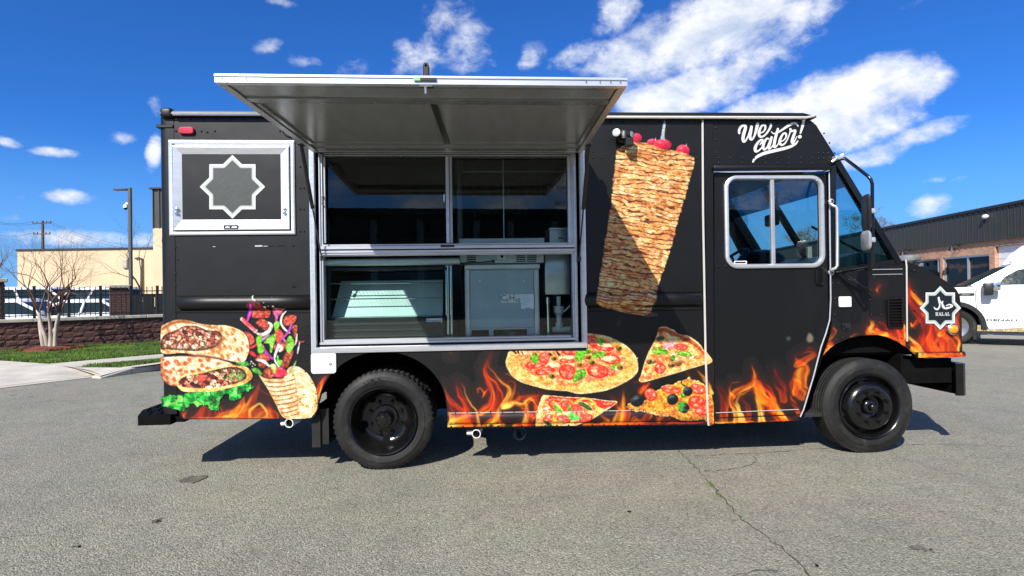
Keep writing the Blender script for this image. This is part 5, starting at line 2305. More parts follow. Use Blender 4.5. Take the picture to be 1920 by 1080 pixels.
# =================================================================== canopy door (hinged at the top, propped open)
hz_ = sz(840, 281)
HL, HR = S(589, 284)[0], S(1091, 286)[0]
OL, OR_ = S(402, 142, -1.607), S(1176, 149, -1.607)
zo_t = (S(402, 140, -1.607)[1] + S(1176, 146.5, -1.607)[1]) / 2
zo_b = (S(402, 158, -1.607)[1] + S(1176, 157.5, -1.607)[1]) / 2
TH = .050
CL = 1.607


def cp(u, v, w_):
    """canopy point: u 0..1 left to right, v 0..1 from hinge to outer edge, w metres below the top skin"""
    x = (HL + (HR - HL) * u) * (1 - v) + (OL[0] + (OR_[0] - OL[0]) * u) * v
    z = (hz_ + .012) * (1 - v) + zo_t * v
    return (x, -.02 - (CL - .02) * v, z - w_)


def cbox(mb, u0, u1, v0, v1, w0_, w1_):
    vs = [cp(u, v, w_) for u in (u0, u1) for v in (v0, v1) for w_ in (w0_, w1_)]
    mb.add(vs, [(0, 1, 3, 2), (4, 6, 7, 5), (0, 4, 5, 1), (2, 3, 7, 6), (0, 2, 6, 4), (1, 5, 7, 3)])
    return mb


cv = cbox(MB(), 0.002, .998, 0.0, .994, .0, .012).build('canopy_door', 'wrap', TR, 0)
cbox(MB(), .02, .98, .02, .965, .0125, .016).build('canopy_lining', 'canopy_under', cv, 0)
# outer edge profile: bright channel
mb = MB()
e = zo_t - zo_b
cbox(mb, 0, 1, .975, 1.0, -.004, e)
cbox(mb, 0, 1, .99, 1.004, .002, .010)
mb.build('front_edge', 'alu', cv, 20)
for (v0, v1, w0_, w1_, m_) in ((.945, .974, .014, e - .006, 'canopy_beam'), (.84, .943, .017, .030, 'canopy_under'), (.80, .838, .015, .040, 'canopy_beam'), (.765, .798, .0165, .030, 'canopy_beam'), (.025, .075, .016, .034, 'canopy_beam'), (.078, .15, .0165, .024, 'canopy_under')):
    cbox(MB(), .022, .978, v0, v1, w0_, w1_).build('cross_channel', m_, cv, 20)
for (u0, u1) in ((.0, .019), (.981, 1.0)):
    cbox(MB(), u0, u1, .0, .9735, .013, e).build('side_channel', 'alu_soft', cv, 20)
for (u0, u1) in ((.0215, .034), (.966, .9785)):
    cbox(MB(), u0, u1, .155, .76, .0165, .032).build('side_channel', 'canopy_beam', cv, 20)
cbox(MB(), .492, .508, .155, .762, .0165, .034).build('centre_channel', 'hood', cv, 20)
# hinge
mb = MB()
mb.tube([(HL, -.012, hz_ + .002), (HR, -.012, hz_ + .002)], .011, 8)
mb.build('hinge', 'alu_soft', cv)
# latch at the middle of the outer edge, label, screws
p = S(797.5, 150, -1.62)
mb = MB()
x, z = p
zt2 = S(797, 118, -1.60)[1]
mb.box(x - .014, x + .018, -1.60, -1.555, zo_t + .002, zt2 - .015, .004)
mb.lathe([(.016, -.02), (.016, .02), (.007, .02), (.007, -.02), (.016, -.02)], (x + .002, -1.578, zt2 - .012), (0, 1, 0), 12)
mb.build('latch_post', 'black_plastic', cv, 30)
mb = MB()
zl = S(797, 160, -1.58)[1]
mb.box(x - .035, x + .035, -1.59, -1.55, zl - .008, zl + .012, .004)
mb.lathe([(.008, 0), (.008, .03), (.001, .034)], (x - .004, -1.57, zl - .008), (0, 0, -1), 10)
mb.lathe([(.006, 0), (.006, .01), (.001, .012)], (x + .03, -1.595, zl + .002), (0, -1, 0), 8)
mb.build('latch_catch', 'chrome', cv, 30)
a0, a1 = S(788, 147.8, -1.62), S(818, 147.8, -1.62)
mb = MB()
mb.box(a0[0], a1[0], -1.6185, -1.6135, a0[1] - .0075, a0[1] + .0075)
mb.build('edge_label', 'black_plastic', cv)
b0_ = S(775, 147.8, -1.62)
mb = MB()
mb.box(b0_[0], a0[0] - .001, -1.6185, -1.6135, a0[1] - .0075, a0[1] + .0075)
mb.build('edge_label', pm('green_sticker', (.22, .62, .22), .4, var=.05), cv)
mb = MB()
for px in (416, 438, 461, 1100, 1126, 1146, 1164):
    x, z = S(px, 146 + (px - 402) * .009, -1.62)
    mb.dome((x, -1.6135, z), .004, .003)
mb.build('edge_screws', 'dark_metal', cv)['kind'] = 'stuff'
# gas struts
for side, (tu, tv), (bpx, bpy_) in ((0, (-.004, .17), (603.5, 482)), (1, (1.004, .17), (1085.5, 484))):
    t0_ = Vector(cp(tu, tv, .03))
    bx_, bz_ = S(bpx, bpy_, .0)
    b1_ = Vector((bx_, -.012, bz_))
    m0 = t0_.lerp(b1_, .56)
    mb = MB()
    mb.tube([t0_, m0], .0145, 10)
    s_o = mb.build('gas_strut', 'gloss_black', cv, 40)
    mb = MB()
    mb.tube([m0, b1_], .0062, 8)
    mb.build('strut_rod', 'dark_inner', s_o, 40)
    mb = MB()
    mb.box(t0_.x - .02, t0_.x + .02, t0_.y - .035, t0_.y + .035, t0_.z - .02, t0_.z + .03, .006)
    mb.box(b1_.x - .012, b1_.x + .012, -.012, .0, b1_.z - .03, b1_.z + .01, .003)
    mb.build('strut_bracket', 'black_plastic', s_o)
# cable loop left of the canopy
lp_ = [(530, 246), (533, 252), (540, 256), (547, 257), (553, 254)]
strip(lp_, .004, .008, 'black_plastic', 'cable', 5)

# =================================================================== the kitchen behind the glass
def K(px0, py0, px1, py1, d):
    return SR(px0, py0, px1, py1, d)


# counter edge: stainless roll under the middle rail
a = K(600, 484, 862, 498, .12)
mb = MB()
mb.tube([(a[0], .125, (a[2] + a[3]) / 2), (a[1], .125, (a[2] + a[3]) / 2)], (a[3] - a[2]) / 2, 14)
ct = mb.build('counter', 'steel', TR, 40)
# upright posts in the middle
for px, r in ((838.5, .016), (846, .012)):
    x, z = S(px, 560, .24)
    mb = MB()
    mb.tube([(x, .24, ZF), (x, .24, a[2])], r, 10)
    mb.build('counter_post', 'chrome', ct, 50)

# --- refrigerated display case
dc = thing('display_case', 'black glass-fronted display case with empty wire shelves behind the lower serving window', 'display case', tuple(TRUCK_O), YAW)
d0 = .14
b = K(612, 500, 833, 640, d0)
zs = sz(720, 596, d0)
mb = MB()
mb.box(b[0], b[1], d0, .78, ZF, zs, .01)
mb.build('case_base', 'black_plastic', dc, 30)
mb = MB()
mb.box(b[0], b[1], d0 + .36, .74, b[3] - .03, b[3], .008)
mb.box(b[0], b[1], d0 + .02, d0 + .05, b[3] - .03, b[3], .006)
mb.build('case_top', 'black_plastic', dc, 30)
mb = MB()
mb.box(b[0] + .0, b[0] + .012, d0 + .02, .74, zs, b[3] - .03)
mb.box(b[1] - .012, b[1], d0 + .02, .74, zs, b[3] - .03)
mb.build('side_glass', 'case_glass', dc, 0)
mb = MB()
mb.box(b[0] + .013, b[1] - .013, d0 + .008, d0 + .010, zs, b[3] - .03)
mb.build('front_glass', 'case_glass', dc, 0)
mb = MB()
zk = sz(720, 526, .34)
mb.add([(b[0] + .02, .24, zs + .01), (b[1] - .02, .24, zs + .01), (b[1] - .02, .36, zk), (b[0] + .07, .36, zk)], [(0, 1, 2, 3)])
mb.add([(b[0] + .02, d0 + .02, zs + .004), (b[1] - .02, d0 + .02, zs + .004), (b[1] - .02, .24, zs + .008), (b[0] + .02, .24, zs + .008)], [(0, 1, 2, 3)])
mb.build('case_back', pm('case_liner', (.62, .68, .70), .4, .1, var=.08, scale=6), dc, 0)
for k, py in enumerate((531, 560)):
    z = sz(720, py, d0 + .08)
    yb = .30 + .03 * (1 - k)
    mb = MB()
    for yy in (d0 + .06, yb):
        mb.tube([(b[0] + .02, yy, z), (b[1] - .03, yy, z)], .005, 6)
    for i in range(30):
        x = b[0] + .03 + (b[1] - b[0] - .06) * i / 29
        mb.tube([(x, d0 + .06, z), (x, yb, z)], .0014, 4)
        mb.sphere((x, d0 + .055, z + .004), .005, .004, .005, 5, 4)
    mb.build('wire_shelf', 'chrome', dc, 40)
a = K(800, 597, 829, 605, d0 - .003)
mb = MB()
mb.box(a[0], a[1], d0 - .003, d0 - .0012, a[2], a[3])
lb = mb.build('maker_label', 'white', dc, 0)
text_obj('label_lettering', 'Avantco', .034, 'dark_inner', lb, ((a[0] + a[1]) / 2, d0 - .0042, (a[2] + a[3]) / 2), extrude=.0004, sx=1.05)
mb = MB()
x, z = S(818, 608, d0)
mb.tube([(x - .02, d0 - .002, z - .006), (x + .015, d0 - .002, z + .004)], .004, 5)
mb.build('case_switch', 'red_lens', dc)
for k in range(3):
    mb = MB()
    z = ZF + .05 + k * .05
    mb.box(b[0] + .03, b[1] - .03, d0 - .008, d0 - .001, z, z + .02, .003)
    mb.build('base_grille', 'dark_metal', dc)

# --- back of a prep refrigerator
fr = thing('prep_refrigerator', 'blue grey refrigerator back with formula label and vent slots behind the lower serving window', 'refrigerator', tuple(TRUCK_O), YAW)
fd_ = .22
a = K(872, 495, 1011, 640, fd_)
mb = MB()
mb.box(a[0], a[1], fd_, .82, ZF, a[3])
mb.build('cabinet', 'steel', fr, 20)
pz = K(882, 506, 1001, 615, fd_)
mb = MB()
mb.box(pz[0], pz[1], fd_ - .012, fd_ - .001, pz[2], pz[3], .004)
bp = mb.build('back_panel', 'blue_steel', fr, 30)
mb = MB()
for px, py in ((900, 527), (983, 527)):
    x, z = S(px, py, fd_)
    mb.dome((x, fd_ - .013, z), .008, .006)
mb.build('panel_screw', 'chrome', bp)
for (x0, x1) in ((874, 880.5), (1002, 1009.5)):
    q = K(x0, 506, x1, 636, fd_)
    mb = MB()
    mb.box(q[0], q[1], fd_ - .016, fd_ - .001, q[2], q[3], .003)
    mb.build('corner_strip', 'alu_soft', fr)
q = K(871, 496, 1012, 504.5, fd_)
mb = MB()
mb.box(q[0], q[1], fd_ - .02, fd_ - .001, q[2], q[3], .004)
mb.build('top_strip', 'alu_soft', fr)
# opening with the compressor below the panel
q = K(884, 618, 988, 640, fd_)
mb = MB()
mb.box(q[0], q[1], fd_ - .004, fd_ - .001, ZF + .01, q[3])
mb.build('compressor_bay', 'black', fr)
for (x0, x1) in ((917, 925), (988, 1000)):
    q = K(x0, 615, x1, 640, fd_)
    mb = MB()
    mb.box(q[0], q[1], fd_ - .014, fd_ - .005, ZF + .01, q[3])
    mb.build('bay_bar', 'blue_steel', fr)
mb = MB()
x, z = S(948, 632, fd_)
mb.lathe([(.035, 0), (.04, 0), (.04, .02), (.035, .02)], (x, fd_ - .005, z), (0, -1, 0), 14)
mb.sphere((x + .05, fd_ - .01, z + .02), .04, .015, .03, 10, 6)
mb.tube([(x - .05, fd_ - .01, z), (x, fd_ - .02, z + .05), (x + .1, fd_ - .01, z + .03)], .008, 6)
mb.build('compressor', 'hood', fr, 40)
# vent box on top
q = K(862, 476.5, 1020, 493.5, fd_ - .05)
mb = MB()
mb.box(q[0], q[1], fd_ - .05, .6, q[2], q[3], .004)
vb = mb.build('vent_box', 'steel', fr, 20)
for (x0, x1) in ((875, 892.5), (968, 985), (988, 1006)):
    for k in range(4):
        s_ = K(x0, 479 + k * 3.3, x1, 480.8 + k * 3.3, fd_ - .05)
        mb = MB()
        mb.box(s_[0], s_[1], fd_ - .052, fd_ - .0505, s_[2], s_[3])
        mb.build('vent_slot', 'black', vb)
s_ = K(932, 477, 949, 486.5, fd_ - .06)
mb = MB()
mb.box(s_[0], s_[1], fd_ - .06, fd_ - .051, s_[2], s_[3], .002)
mb.build('socket_plate', 'alu', vb)
x, z = S(941, 481, fd_ - .06)
mb = MB()
mb.lathe([(.012, 0), (.012, .01), (.001, .01)], (x, fd_ - .06, z), (0, -1, 0), 10)
mb.build('socket', 'black', vb)
cd = [(863, 493.8), (880, 492.6), (905, 491.5), (920, 490.5), (925, 490)]
mb = MB()
mb.tube([(S(px, py, fd_ - .07)[0], fd_ - .07, S(px, py, fd_ - .07)[1]) for px, py in cd], .0055, 6)
x, z = S(924.5, 490, fd_ - .06)
mb.lathe([(.014, 0), (.014, .02), (.001, .024)], (x, fd_ - .052, z), (0, -1, 0), 10)
mb.build('power_cord', 'black_plastic', vb)
# labels
a = K(939.5, 552, 978, 567.5, fd_ - .015)
mb = MB()
mb.box(a[0], a[1], fd_ - .0145, fd_ - .0125, a[2], a[3])
fl_ = mb.build('formula_label', 'white', bp, 0)
zc = (a[2] + a[3]) / 2
W_ = a[1] - a[0]
for ch, fx_, sz_, dz_ in (('C', .12, .075, .004), ('5', .30, .048, -.016), ('H', .53, .075, .004), ('10', .80, .048, -.016)):
    text_obj('label_lettering', ch, sz_ * .95, 'dark_inner', fl_, (a[0] + W_ * fx_, fd_ - .0155, zc + dz_), extrude=.0004)
a = K(977, 551.5, 1001, 579, fd_ - .016)
mb = MB()
mb.box(a[0], a[1], fd_ - .0165, fd_ - .0147, a[2], a[3])
dl = mb.build('data_sheet', pm('bluish_paper', (.84, .87, .95), .6, var=.03), bp, 0)
rng = random.Random(5)
mb = MB()
for k in range(8):
    z = a[3] - .012 - k * .011
    mb.box(a[0] + .01, a[0] + .01 + rng.uniform(.3, .85) * (a[1] - a[0] - .02), fd_ - .0172, fd_ - .0168, z - .0014, z)
mb.box(a[0] + .03, a[1] - .03, fd_ - .0172, fd_ - .0168, a[2] + .004, a[2] + .010)
mb.build('sheet_lines', pm('sheet_ink', (.2, .2, .3), .6), dl, 0)

# --- sink and drain at the right
sk = thing('hand_sink', 'stainless sink with white drain pipe and chrome leg right of the refrigerator back', 'sink', tuple(TRUCK_O), YAW)
a = K(1021, 470, 1074, 553, .26)
mb = MB()
mb.box(a[0], a[1] + .12, .26, .72, a[2], a[3], .02, seg=2)
mb.build('basin', 'steel', sk, 40)
for px in (1027.5,):
    x, z = S(px, 590, .25)
    mb = MB()
    mb.tube([(x, .25, ZF), (x, .25, sz(px, 557, .25))], .013, 10)
    mb.lathe([(.019, 0), (.019, .05)], (x, .25, sz(px, 570, .25)), (0, 0, 1), 12)
    mb.build('sink_leg', 'chrome', sk, 40)
x, z = S(1048, 590, .30)
zt3, zm, zb3 = sz(1048, 574, .30), sz(1048, 588, .30), sz(1048, 616, .30)
mb = MB()
mb.lathe([(.045, 0), (.045, .05), (.030, .075), (.024, .08), (.024, .2)], (x, .30, zt3), (0, 0, -1), 18)
mb.tube([(x, .30, zt3), (x, .30, sz(1048, 556, .30))], .02, 10)
mb.tube([(x, .30, zm), (x, .30, zb3 + .02)], .022, 10)
mb.tube([(x - .06, .30, zb3 - .01), (x + .16, .30, zb3 - .01)], .027, 10)
mb.lathe([(.034, -.02), (.034, .02)], (x, .30, zb3 + .03), (0, 0, 1), 12)
mb.build('drain_trap', 'pvc', sk, 40)
mb = MB()
mb.tube([(x + .04, .28, zt3 - .05), (x + .09, .27, zt3), (x + .16, .27, zt3 + .02)], .007, 6)
mb.build('drain_hose', 'pvc', sk)

# --- white bin and splash strip seen just above the middle rail
a = K(1037, 427, 1066, 456, .30)
bn_ = thing('equipment_box', 'white metal box on the counter at the lower right of the upper serving window', 'box', tuple(TRUCK_O), YAW)
mb = MB()
mb.box(a[0] - .03, a[1] + .05, .30, .6, sz(1040, 470, .3), a[3] - .02)
mb.build('box_body', 'steel', bn_, 20)
mb = MB()
mb.box(a[0] - .035, a[1] + .055, .29, .61, a[3] - .018, a[3], .004)
mb.build('box_lid', 'alu', bn_, 20)
mb = MB()
x, z = S(1051, 446, .29)
mb.box(x - .02, x + .02, .297, .2995, z - .008, z + .006)
mb.build('box_sticker', pm('green_tag', (.12, .22, .05), .5), bn_)
a = K(861, 446.5, 1021, 470, .26)
mb = MB()
mb.box(a[0], a[1], .26, .275, a[2], a[3], .003)
mb.build('splash_guard', 'steel', fr, 20)
# exhaust hood and dim hanging strips above
mb = MB()
x0_, x1_ = px0 + 1.3, XB - .5
mb.prism([(1.25, ZT - .1), (TW - .06, ZT - .1), (TW - .06, ZT - .75), (1.1, ZT - .62)], x0_, x1_, mp=lambda a_, b_, c_: (c_, a_, b_))
mb.build('exhaust_hood', 'hood', TR)
rng = random.Random(11)
for k in range(15):
    px = 868 + k * 12.5 + rng.uniform(-4, 4)
    d_ = rng.uniform(.75, 1.0)
    (xa_, za_), (xb_, zb_) = S(px, rng.uniform(325, 350), d_), S(px + rng.uniform(-1, 1), rng.uniform(365, 408), d_)
    mb = MB()
    mb.box(xa_ - rng.uniform(.002, .012), xa_ + .003, d_, d_ + .006, zb_, za_)
    mb.build('hanging_utensil', 'hood', TR)
(xa_, za_), (xb_, zb_) = S(866, 300, 1.0), S(1052, 326, 1.0)
mb = MB()
mb.tube([(xa_, .9, zb_), (xb_, .9, zb_)], .008, 6)
mb.build('utensil_rail', 'steel', TR)
for px, r in ((861, .03), (943, .006)):
    (xa_, za_) = S(px, 300, .62)
    mb = MB()
    mb.tube([(xa_, .62, ZF), (xa_, .62, ZT - .07)], r, 8)
    mb.build('kitchen_post', 'hood' if r > .01 else 'steel', TR)
mb = MB()
mb.box(x0_, x1_, 1.35, TW - .06, sz(900, 478, 1.3), sz(900, 470, 1.3))
mb.box(x0_ + .1, x1_ - .1, 1.4, TW - .08, ZF, sz(900, 480, 1.3))
mb.build('cook_line', 'hood', TR)

# =================================================================== PRINTED WRAP
# flat print on the side: thin sheets over the skin, their colours computed here
ALB = 0.74


def _h(ix, iy, seed):
    n = (ix.astype(np.int64) * 374761393 + iy.astype(np.int64) * 668265263 + seed * 1442695041) & 0xFFFFFFFF
    n = ((n ^ (n >> 13)) * 1274126177) & 0xFFFFFFFF
    n = (n ^ (n >> 16)) & 0xFFFFFFFF
    n = (n * 2246822519) & 0xFFFFFFFF
    return ((n ^ (n >> 15)) & 0xFFFFFF) / float(0xFFFFFF)


def vnoise(x, y, seed=0):
    x, y = np.asarray(x, float), np.asarray(y, float)
    ix, iy = np.floor(x), np.floor(y)
    fx, fy = x - ix, y - iy
    fx, fy = fx * fx * (3 - 2 * fx), fy * fy * (3 - 2 * fy)
    a, b = _h(ix, iy, seed), _h(ix + 1, iy, seed)
    c, d = _h(ix, iy + 1, seed), _h(ix + 1, iy + 1, seed)
    return (a * (1 - fx) + b * fx) * (1 - fy) + (c * (1 - fx) + d * fx) * fy


def fbm(x, y, seed=0, o=4, g=.5):
    s, a, t = 0, 1, 0
    for k in range(o):
        s = s + a * vnoise(x * 2 ** k + k * 17.3, y * 2 ** k + k * 9.1, seed + k)
        t += a
        a *= g
    return s / t


def worley(x, y, seed=0):
    ix, iy = np.floor(x), np.floor(y)
    f1 = np.full(x.shape, 9.0)
    f2 = np.full(x.shape, 9.0)
    cid = np.zeros(x.shape)
    for dx in (-1, 0, 1):
        for dy in (-1, 0, 1):
            cx, cy = ix + dx, iy + dy
            d = np.hypot(cx + .1 + .8 * _h(cx, cy, seed) - x, cy + .1 + .8 * _h(cx, cy, seed + 5) - y)
            cl = d < f1
            f2 = np.where(cl, f1, np.minimum(f2, d))
            cid = np.where(cl, _h(cx, cy, seed + 9), cid)
            f1 = np.where(cl, d, f1)
    return f1, f2, cid


def sstep(v, a, b):
    t = np.clip((v - a) / (b - a), 0, 1)
    return t * t * (3 - 2 * t)


def crom(pts, closed=True, n=6):
    P = [np.array(p, float) for p in pts]
    L = len(P)
    out = []
    rng_ = range(L) if closed else range(L - 1)
    for i in rng_:
        if closed:
            p0, p1, p2, p3 = P[i - 1], P[i], P[(i + 1) % L], P[(i + 2) % L]
        else:
            p0, p1, p2, p3 = P[max(i - 1, 0)], P[i], P[i + 1], P[min(i + 2, L - 1)]
        for k in range(n):
            t = k / n
            out.append(.5 * (2 * p1 + (p2 - p0) * t + (2 * p0 - 5 * p1 + 4 * p2 - p3) * t * t + (3 * p1 - p0 - 3 * p2 + p3) * t ** 3))
    if not closed:
        out.append(P[-1])
    return np.array(out)


def CV(ox, oy, s):
    return lambda pts: [(ox + a / s, oy + b / s) for a, b in pts]


class Art:
    def __init__(self, x, y):
        self.x, self.y = x, y
        wr_ = WRAP / ALB
        s = np.where(wr_ <= .0031308, wr_ * 12.92, 1.055 * wr_ ** (1 / 2.4) - .055) * 255
        self.rgb = np.tile(s, (len(x), 1))
        self.a = np.zeros(len(x))

    def sd(self, pts, smooth=True):
        """signed distance, negative inside"""
        P = crom(pts) if smooth else np.array(pts, float)
        x, y = self.x, self.y
        bx0, by0, bx1, by1 = P[:, 0].min() - 14, P[:, 1].min() - 14, P[:, 0].max() + 14, P[:, 1].max() + 14
        sel = (x > bx0) & (x < bx1) & (y > by0) & (y < by1)
        out = np.full(len(x), 99.0)
        xs, ys = x[sel], y[sel]
        if len(xs) == 0:
            return out
        d2 = np.full(len(xs), 1e9)
        ins = np.zeros(len(xs), bool)
        for a, b in zip(P, np.roll(P, -1, 0)):
            e = b - a
            wx, wy = xs - a[0], ys - a[1]
            t = np.clip((wx * e[0] + wy * e[1]) / max(e @ e, 1e-9), 0, 1)
            d2 = np.minimum(d2, (wx - e[0] * t) ** 2 + (wy - e[1] * t) ** 2)
            c = ((a[1] > ys) != (b[1] > ys))
            if abs(b[1] - a[1]) > 1e-9:
                ins ^= c & (xs < (b[0] - a[0]) * (ys - a[1]) / (b[1] - a[1]) + a[0])
        d = np.sqrt(d2)
        out[sel] = np.where(ins, -d, d)
        return out

    def stroke(self, pts, ws, smooth=True):
        """returns (distance - half width, t along)"""
        P = crom(pts, False) if smooth else np.array(pts, float)
        W = np.interp(np.linspace(0, 1, len(P)), np.linspace(0, 1, len(ws)), ws)
        x, y = self.x, self.y
        m = W.max() + 16
        sel = (x > P[:, 0].min() - m) & (x < P[:, 0].max() + m) & (y > P[:, 1].min() - m) & (y < P[:, 1].max() + m)
        out, tt, sg = np.full(len(x), 99.0), np.zeros(len(x)), np.zeros(len(x))
        xs, ys = x[sel], y[sel]
        best, bt, bs = np.full(len(xs), 1e9), np.zeros(len(xs)), np.zeros(len(xs))
        n = len(P) - 1
        for i in range(n):
            a, e = P[i], P[i + 1] - P[i]
            wx, wy = xs - a[0], ys - a[1]
            t = np.clip((wx * e[0] + wy * e[1]) / max(e @ e, 1e-9), 0, 1)
            wv = W[i] + (W[i + 1] - W[i]) * t
            d = np.hypot(wx - e[0] * t, wy - e[1] * t)
            q = d - wv / 2
            c = q < best
            best = np.where(c, q, best)
            bt = np.where(c, (i + t) / n, bt)
            bs = np.where(c, np.sign(e[0] * wy - e[1] * wx) * d / np.maximum(wv / 2, .3), bs)
        out[sel], tt[sel], sg[sel] = best, bt, bs
        return out, tt, sg

    def ell(self, cx, cy, rx, ry, rot=0.0):
        c, s = math.cos(math.radians(rot)), math.sin(math.radians(rot))
        u = ((self.x - cx) * c + (self.y - cy) * s) / rx
        v = (-(self.x - cx) * s + (self.y - cy) * c) / ry
        r = np.hypot(u, v)
        return (r - 1) * min(rx, ry), u, v

    def put(self, m, col, cover=True):
        m = np.clip(m, 0, 1)
        col = np.asarray(col, float)
        if col.ndim == 1:
            col = col[None, :]
        self.rgb = self.rgb * (1 - m[:, None]) + col * m[:, None]
        if cover:
            self.a = np.maximum(self.a, m)

    def fill(self, d, col, soft=1.0):
        m = np.clip(.5 - d / soft, 0, 1)
        self.put(m, col)
        return m

    # ---- textures in photograph points
    def pal(self, t, cols):
        t = np.clip(t, 0, 1) * (len(cols) - 1)
        i = np.clip(np.floor(t).astype(int), 0, len(cols) - 2)
        f = (t - i)[:, None]
        C = np.array(cols, float)
        return C[i] * (1 - f) + C[i + 1] * f

    def chunks(self, sx_, sy_, seed, cols, warp=1.5, ang=0.0, edge=(45, 18, 10), ew=.16):
        c, s = math.cos(ang), math.sin(ang)
        x = self.x + warp * (fbm(self.x / 5, self.y / 5, seed + 3) - .5) * 4
        y = self.y + warp * (fbm(self.x / 5, self.y / 5, seed + 4) - .5) * 4
        u, v = (x * c + y * s) / sx_, (-x * s + y * c) / sy_
        f1, f2, cid = worley(u, v, seed)
        n = fbm(self.x / 2.2, self.y / 2.2, seed + 7, 3)
        col = self.pal(np.clip(cid + (n - .5) * .5, 0, 1), cols)
        e = sstep(f2 - f1, ew, ew * .2)
        col = col * (1 - e[:, None] * .85) + np.array(edge) * e[:, None] * .85
        return col

    def tortilla(self, seed, base=(252, 232, 190), spot=(196, 104, 52), sc=9.0, amt=.42, asp=1.0, ang=0.0):
        n = fbm(self.x / 7, self.y / 7, seed)
        col = self.pal(n, [(232, 196, 140), base, (255, 246, 220)])
        c, s = math.cos(ang), math.sin(ang)
        u, v = (self.x * c + self.y * s) / sc / asp, (-self.x * s + self.y * c) / sc
        f1, f2, cid = worley(u + (fbm(self.x / 6, self.y / 6, seed + 1) - .5) * .5, v + (fbm(self.x / 6, self.y / 6, seed + 2) - .5) * .5, seed + 3)
        big = fbm(self.x / 26, self.y / 26, seed + 6, 2)
        m = sstep(f1, .52, .26) * (cid < amt + (big - .5) * .9)
        fn = fbm(self.x / 2, self.y / 2, seed + 8, 2)
        sp = self.pal(np.clip(fn * .8 + f1, 0, 1), [(120, 48, 20), spot, (236, 160, 100)])
        return col * (1 - m[:, None] * .9) + sp * m[:, None] * .9

    def greens(self, seed, sc=3.4, bright=1.0):
        n = fbm(self.x / sc, self.y / sc, seed, 4)
        r = np.abs(fbm(self.x / (sc * 1.6), self.y / (sc * 1.6), seed + 4, 3) - .5) * 4
        return self.pal(np.clip(n * 1.5 - .25 + (1 - np.clip(r, 0, 1)) * .25, 0, 1), [(6, 60, 22), (14, 120, 42), (50, 178, 66), (160, 232, 120)]) * bright

    def leaf(self, pts, seed, cols=((60, 120, 20), (120, 190, 50), (200, 235, 120))):
        d = self.sd(pts)
        n = fbm(self.x / 3, self.y / 3, seed, 3)
        self.fill(d, self.pal(n * 1.3 - .15, list(cols)))
        (x0, y0), (x1, y1) = pts[0], pts[len(pts) // 2]
        q, t, s = self.stroke([(x0, y0), (x1, y1)], [1.0, .6], False)
        self.put(np.clip(.5 - q, 0, 1) * .5 * (d < 0), (225, 245, 170))
        self.put(np.clip(1 - np.abs(d + .8), 0, 1) * .35, (40, 80, 15), False)

    def tomato(self, cx, cy, rx, ry, seed, rot=0.0, skin=(200, 22, 24), ring=True):
        d, u, v = self.ell(cx, cy, rx, ry, rot)
        r = np.hypot(u, v)
        th = np.arctan2(v, u)
        n = fbm(self.x / 2.4, self.y / 2.4, seed, 3)
        flesh = self.pal(n * 1.2 - .1, [(196, 24, 24), (226, 60, 50), (240, 112, 88), (250, 170, 140)])
        self.fill(d, flesh)
        seeds = sstep(np.cos(th * 3 + seed) + (n - .5), .1, .5) * sstep(r, .82, .68) * sstep(r, .18, .3)
        self.put(seeds * .65, self.pal(n, [(240, 120, 90), (255, 200, 150), (255, 226, 180)]), False)
        self.put(sstep(np.abs(r - .93), .13, .05) * (d < .5) * np.clip(.35 + .8 * sstep(v, -.3, .6) + (n - .5), 0, 1), skin, False)
        self.put(sstep(r, 1.0, .93) * sstep(r, .86, .93) * (v > .2) * .6, (150, 8, 14), False)

    def olive(self, cx, cy, rx, ry, rot, base=((70, 56, 12), (150, 118, 40), (214, 186, 100)), hole=True):
        d, u, v = self.ell(cx, cy, rx, ry, rot)
        sh = np.clip(.5 - .45 * v - .2 * u + (fbm(self.x / 2, self.y / 2, 3) - .5) * .4, 0, 1)
        self.fill(d, self.pal(sh, list(base)))
        if hole:
            d2, _, _ = self.ell(cx + rx * .35, cy + ry * .1, rx * .34, ry * .42, rot)
            self.fill(d2, (44, 30, 10))

    def meat(self, pts, seed, cols=((96, 24, 16), (168, 58, 40), (214, 104, 78), (236, 150, 116))):
        d = self.sd(pts)
        n = fbm(self.x / 3.2, self.y / 3.2, seed, 4)
        f1, f2, cid = worley(self.x / 4.0, self.y / 4.0, seed)
        self.fill(d, self.pal(np.clip(n * 1.5 - .3 + (f1 - .4) * .3, 0, 1), list(cols)))
        self.put(sstep(d, -2.2, -.2) * (d < .4) * .45, (80, 16, 10), False)

    def flame(self, pts, ws, seed, hot=.5, amt=.9, rim=0.8):
        """a tongue of fire: root first, tip last"""
        x0, y0 = self.x, self.y
        wx = (fbm(x0 / 20, y0 / 20, seed, 2) - .5) * 8
        wy = (fbm(x0 / 20, y0 / 20, seed + 5, 2) - .5) * 8
        self.x, self.y = x0 + wx, y0 + wy
        q, t, s = self.stroke(pts, [v * 1.25 for v in ws])
        self.x, self.y = x0, y0
        body = sstep(q, 1.4, -3.5)
        fil = fbm(s * 1.2 + t * 1.1, t * 2.6 + s * .5, seed + 9, 3)
        heat = np.clip(hot + .03 + .16 * (1 - t) + (fil - .5) * .95 - .20 * t, 0, 1)
        col = self.pal(heat, [(90, 14, 6), (168, 34, 10), (220, 74, 16), (240, 124, 28), (252, 190, 62), (255, 236, 140)])
        dens = np.clip(.40 + .85 * fil * (1.1 - .4 * t), 0, 1)
        self.put(body * dens * amt, col)
        edge = np.exp(-((s - .74) / .13) ** 2) * sstep(q, 1.5, -.5) * rim * sstep(fbm(t * 4, s + seed, seed + 30, 2), .3, .6) * np.clip(1.05 - t * .75, 0, 1)
